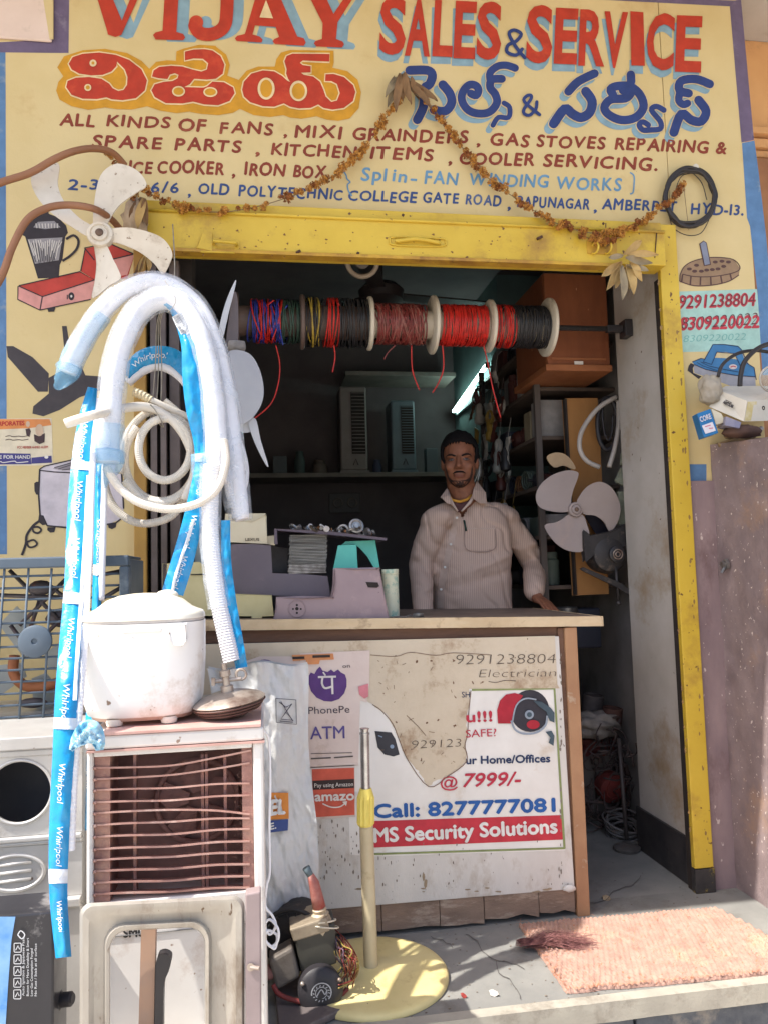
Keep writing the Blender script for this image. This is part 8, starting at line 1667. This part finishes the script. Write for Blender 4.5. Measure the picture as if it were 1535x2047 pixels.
# ---- shirt: one skin over trunk and sleeves
s_ = MB(); torso(s_, 0.004, 0.90)
limb(s_, [shL+Vector((0.012, 0.01, -0.01)), shL.lerp(elL, .5), elL, elL.lerp(wrL, .5), wrL+Vector((0, 0, 0.0))], [0.062, 0.060, 0.056, 0.050, 0.043])
limb(s_, [shR+Vector((-0.012, 0.01, -0.01)), shR.lerp(elR, .5), elR, elR.lerp(wrR, .5), wrR+(elR-wrR).normalized()*0.012], [0.062, 0.059, 0.056, 0.051, 0.046])
for q_ in (shL, shR): limb(s_, [neck0+Vector((0, 0.01, -0.035)), neck0.lerp(q_, 0.55)+Vector((0, 0, 0.004)), q_+Vector((0, 0, 0.005))], [0.058, 0.062, 0.060])
ball(s_, shL+Vector((0.03, 0, 0.015)), 1, (0.072, 0.07, 0.052)); ball(s_, shR+Vector((-0.03, 0, 0.015)), 1, (0.075, 0.07, 0.055))
def folds(v):
    d = Vector((0, -1, 0)); w = 0
    for e, k in ((elL, 1), (elR, 1)):
        q = (v-e).length
        if q < 0.15: w += 0.0085*math.sin((v-e).z*95+(v.x-e.x)*70*k+2*noise.noise(v*9))*(1-q/0.15)
    w += 0.016*noise.noise(Vector((v.x*5, v.y*5, v.z*3.2)))+0.009*noise.noise(Vector((v.x*13+v.z*8, v.y*9, v.z*9)))
    # diagonal pull folds from the armpit toward the belly
    t = (v.z-1.17)-0.35*(v.x-chest.x); w += 0.011*math.exp(-(t/0.018)**2)*(1 if v.x > chest.x-0.03 else 0.4)
    t = (v.z-1.115)-0.25*(v.x-chest.x); w -= 0.008*math.exp(-(t/0.02)**2)
    cr_ = noise.noise(Vector((v.x*9+v.z*5, v.y*6, v.z*6-v.x*4))); w -= 0.016*max(0.0, 0.16-abs(cr_))/0.16*(0.5+0.5*noise.noise(v*4))
    return v+d*w
def opened(m):
    """open the collar in a V at the throat"""
    f2 = []
    for f in m.f:
        c = sum((m.v[i] for i in f), Vector())/len(f); l = TR.transposed() @ (c-Vector((chest.x, 0.79, 0)))
        vx = max(0.0, (c.z-1.392))*0.50
        if (l.y < -0.01 and abs(l.x+0.022) < vx) or c.z > 1.468: continue
        f2.append(f)
    m.f = f2; m.mi = [0]*len(f2); return m
def shirt_mat():
    m = bpy.data.materials.new('pinstripe_cotton'); m.use_nodes = True; t = m.node_tree; N = t.nodes; L = t.links; bs = N['Principled BSDF']
    tc = N.new('ShaderNodeTexCoord'); mp = N.new('ShaderNodeMapping'); mp.inputs['Rotation'].default_value = (0, 0, R_(16)); L.new(tc.outputs['Object'], mp.inputs[0])
    nz = N.new('ShaderNodeTexNoise'); nz.inputs['Scale'].default_value = 5; L.new(mp.outputs[0], nz.inputs['Vector'])
    sx = N.new('ShaderNodeSeparateXYZ'); L.new(mp.outputs[0], sx.inputs[0])
    a = N.new('ShaderNodeMath'); a.operation = 'MULTIPLY_ADD'; L.new(nz.outputs[0], a.inputs[0]); a.inputs[1].default_value = 0.012; L.new(sx.outputs[0], a.inputs[2])
    b2 = N.new('ShaderNodeMath'); b2.operation = 'MULTIPLY'; L.new(a.outputs[0], b2.inputs[0]); b2.inputs[1].default_value = 2*math.pi/0.0085
    c2 = N.new('ShaderNodeMath'); c2.operation = 'SINE'; L.new(b2.outputs[0], c2.inputs[0])
    mr = N.new('ShaderNodeMapRange'); mr.inputs[1].default_value = 0.25; mr.inputs[2].default_value = 0.75; L.new(c2.outputs[0], mr.inputs[0])
    mx = N.new('ShaderNodeMix'); mx.data_type = 'RGBA'; mx.inputs[6].default_value = lin((196, 168, 150)); mx.inputs[7].default_value = lin((172, 146, 132)); L.new(mr.outputs[0], mx.inputs[0]); L.new(mx.outputs[2], bs.inputs['Base Color'])
    bs.inputs['Roughness'].default_value = 0.85
    n2 = N.new('ShaderNodeTexNoise'); n2.inputs['Scale'].default_value = 26; n2.inputs['Detail'].default_value = 5; L.new(tc.outputs['Object'], n2.inputs['Vector'])
    bp = N.new('ShaderNodeBump'); bp.inputs['Strength'].default_value = 0.5; bp.inputs['Distance'].default_value = 0.006; L.new(n2.outputs[0], bp.inputs['Height']); L.new(bp.outputs[0], bs.inputs['Normal'])
    return m
shm_ = shirt_mat()
shirt = opened(fuse(s_, 0.0075, 5, 0.5, folds)); shirt_bvh = BVHTree.FromPolygons(shirt.v, shirt.f)
o_sh = shirt.build('shirt', shm_, person, smooth=True)
def on_shirt(px, py, off=0.002):
    d = ray(px, py).normalized(); hit = shirt_bvh.ray_cast(CAM, d)
    return (hit[0]+hit[1]*off*(1 if hit[1].dot(d) < 0 else -1)) if hit[0] else P(px, py, YM_-0.13)
def band(l, w, name, mat, off=0.003, parent=None):
    q = smooth(l, 8); vs = []
    for i in range(len(q)):
        a, c = q[max(0, i-1)], q[min(len(q)-1, i+1)]; dx, dy = c[0]-a[0], c[1]-a[1]; ll = math.hypot(dx, dy) or 1
        for s in (-1, 0, 1): vs.append(on_shirt(q[i][0]-dy/ll*w/2*s, q[i][1]+dx/ll*w/2*s, off))
    mb = MB(); mb.add(vs, [(3*i+j, 3*i+j+1, 3*i+j+4, 3*i+j+3) for i in range(len(q)-1) for j in range(2)]); return mb.build(name, mat, parent or o_sh, smooth=True)
band([(914,1022),(906,1060),(898,1100),(888,1140),(882,1180),(880,1216)], 13, 'placket', M('placket_cotton', (198, 174, 158), (182, 158, 144), scale=20, rough=0.85), 0.0025)
for q_ in ((911,1035),(901,1088),(890,1134),(882,1178)):
    mb = MB(); c = on_shirt(q_[0], q_[1], 0.0045); mb.lathe([(0.0055, 0.0), (0.0055, -0.0018), (0.0001, -0.0022)], c, (0.2, 1, 0), 12); mb.build('button', M('shirt_button', (206, 200, 192), rough=0.3), o_sh, smooth=True, angle=40)
# pocket and pen
pk_ = [(928,1056),(987,1056),(990,1094),(960,1103),(930,1096)]
mb = MB(); g0 = [[on_shirt(928+(988-928)*i/10, 1055+(1098-1055)*j/8+(0 if j < 6 else (4*(1-abs(i-5)/5.0))), 0.0035) for i in range(11)] for j in range(9)]
mb.add([p for r in g0 for p in r], [(j*11+i, j*11+i+1, (j+1)*11+i+1, (j+1)*11+i) for j in range(8) for i in range(10)]); pk0 = mb.build('pocket', shm_, o_sh, smooth=True)
band([(928,1057),(988,1057)], 3, 'pocket_hem', M('placket_cotton', (220, 202, 184)), 0.006); band([(928,1057),(930,1096),(958,1104),(988,1096),(988,1057)], 1.6, 'seam', M('pocket_seam_thread', (150, 126, 116)), 0.0055)  # hem and darker stitch line outlining the pocket
mb = MB(); mb.tube([on_shirt(927, 1041, 0.009), on_shirt(931, 1062, 0.009)], 0.0045, 8); mb.tube([on_shirt(929, 1043, 0.014), on_shirt(931, 1056, 0.012)], 0.0016, 6); mb.build('pen', M('dark_green_pen', (24, 58, 50), rough=0.3), o_sh, smooth=True)
# collar leaves and yellow undershirt
colm = shm_
def collar(pts, nm):
    mb = MB(); ps = [Vector(p) for p in pts]; mb.prism(ps, (0.0, 0.004, -0.001)); return mb.build(nm, colm, o_sh, bevel=0.001)
def cp(px, py, y): return P(px, py, y)
yf_ = 0.79-0.075
collar([cp(953,962,yf_+0.045), cp(970,985,yf_+0.01), cp(972,1006,yf_-0.035), cp(958,1006,yf_-0.045), cp(943,994,yf_-0.05), cp(946,978,yf_-0.02)], 'collar')
collar([cp(893,976,yf_+0.03), cp(896,990,yf_-0.03), cp(902,1008,yf_-0.06), cp(893,1006,yf_-0.055), cp(884,996,yf_-0.04), cp(880,994,yf_-0.02)], 'collar')
mb = MB(); mb.tube([cp(953,964,yf_+0.05), cp(950,985,yf_-0.01), cp(938,1005,yf_-0.045), cp(922,1022,yf_-0.062)], [0.006, 0.008, 0.007, 0.004], 8); mb.tube([cp(894,980,yf_+0.03), cp(898,995,yf_-0.02), cp(906,1010,yf_-0.055), cp(914,1022,yf_-0.064)], [0.006, 0.007, 0.006, 0.004], 8); mb.build('collar_band', M('placket_cotton', (220, 202, 184)), o_sh, smooth=True)
mb = MB(); mb.tube([cp(897,992,yf_-0.002), cp(904,1000,yf_-0.024), cp(918,1003,yf_-0.034), cp(932,999,yf_-0.028), cp(942,990,yf_-0.008)], 0.0065, 8); mb.build('undershirt', M('mustard_knit', (206, 150, 60), (186, 130, 46), scale=60, rough=0.9, bump=0.4, bscale=300), person, smooth=True)
mb = MB(); mb.prism([cp(900,1000,yf_-0.015), cp(920,1006,yf_-0.030), cp(940,996,yf_-0.015), cp(930,1012,yf_-0.045), cp(916,1024,yf_-0.05)], (0, 0.01, 0)); mb.build('undershirt', M('maroon_vest', (96, 62, 58), (80, 50, 48), scale=40, rough=0.9), person)
# trousers and shoes, hidden by the counter from the street
t_ = MB()
ball(t_, hipc+Vector((0, 0, 0.0)), 1, (0.175, 0.13, 0.10))
for s in (-1, 1): limb(t_, [hipc+Vector((0.085*s, 0, -0.03)), Vector((chest.x+0.10*s, 0.80, 0.50)), Vector((chest.x+0.11*s, 0.83, 0.07))], [0.105, 0.080, 0.070])
fuse(t_, 0.012, 4).build('trousers', M('dark_trousers', (52, 50, 58), (42, 40, 48), scale=20, rough=0.9), person, smooth=True)
for s in (-1, 1):
    mb = MB(); limb(mb, [Vector((chest.x+0.11*s, 0.86, 0.052)), Vector((chest.x+0.115*s, 0.69, 0.045))], [0.050, 0.043]); mb.v = [Vector((v.x, v.y, max(v.z, 0.002))) for v in mb.v]; mb.build('shoe', M('brown_sandal', (70, 48, 36), rough=0.5), person, smooth=True)
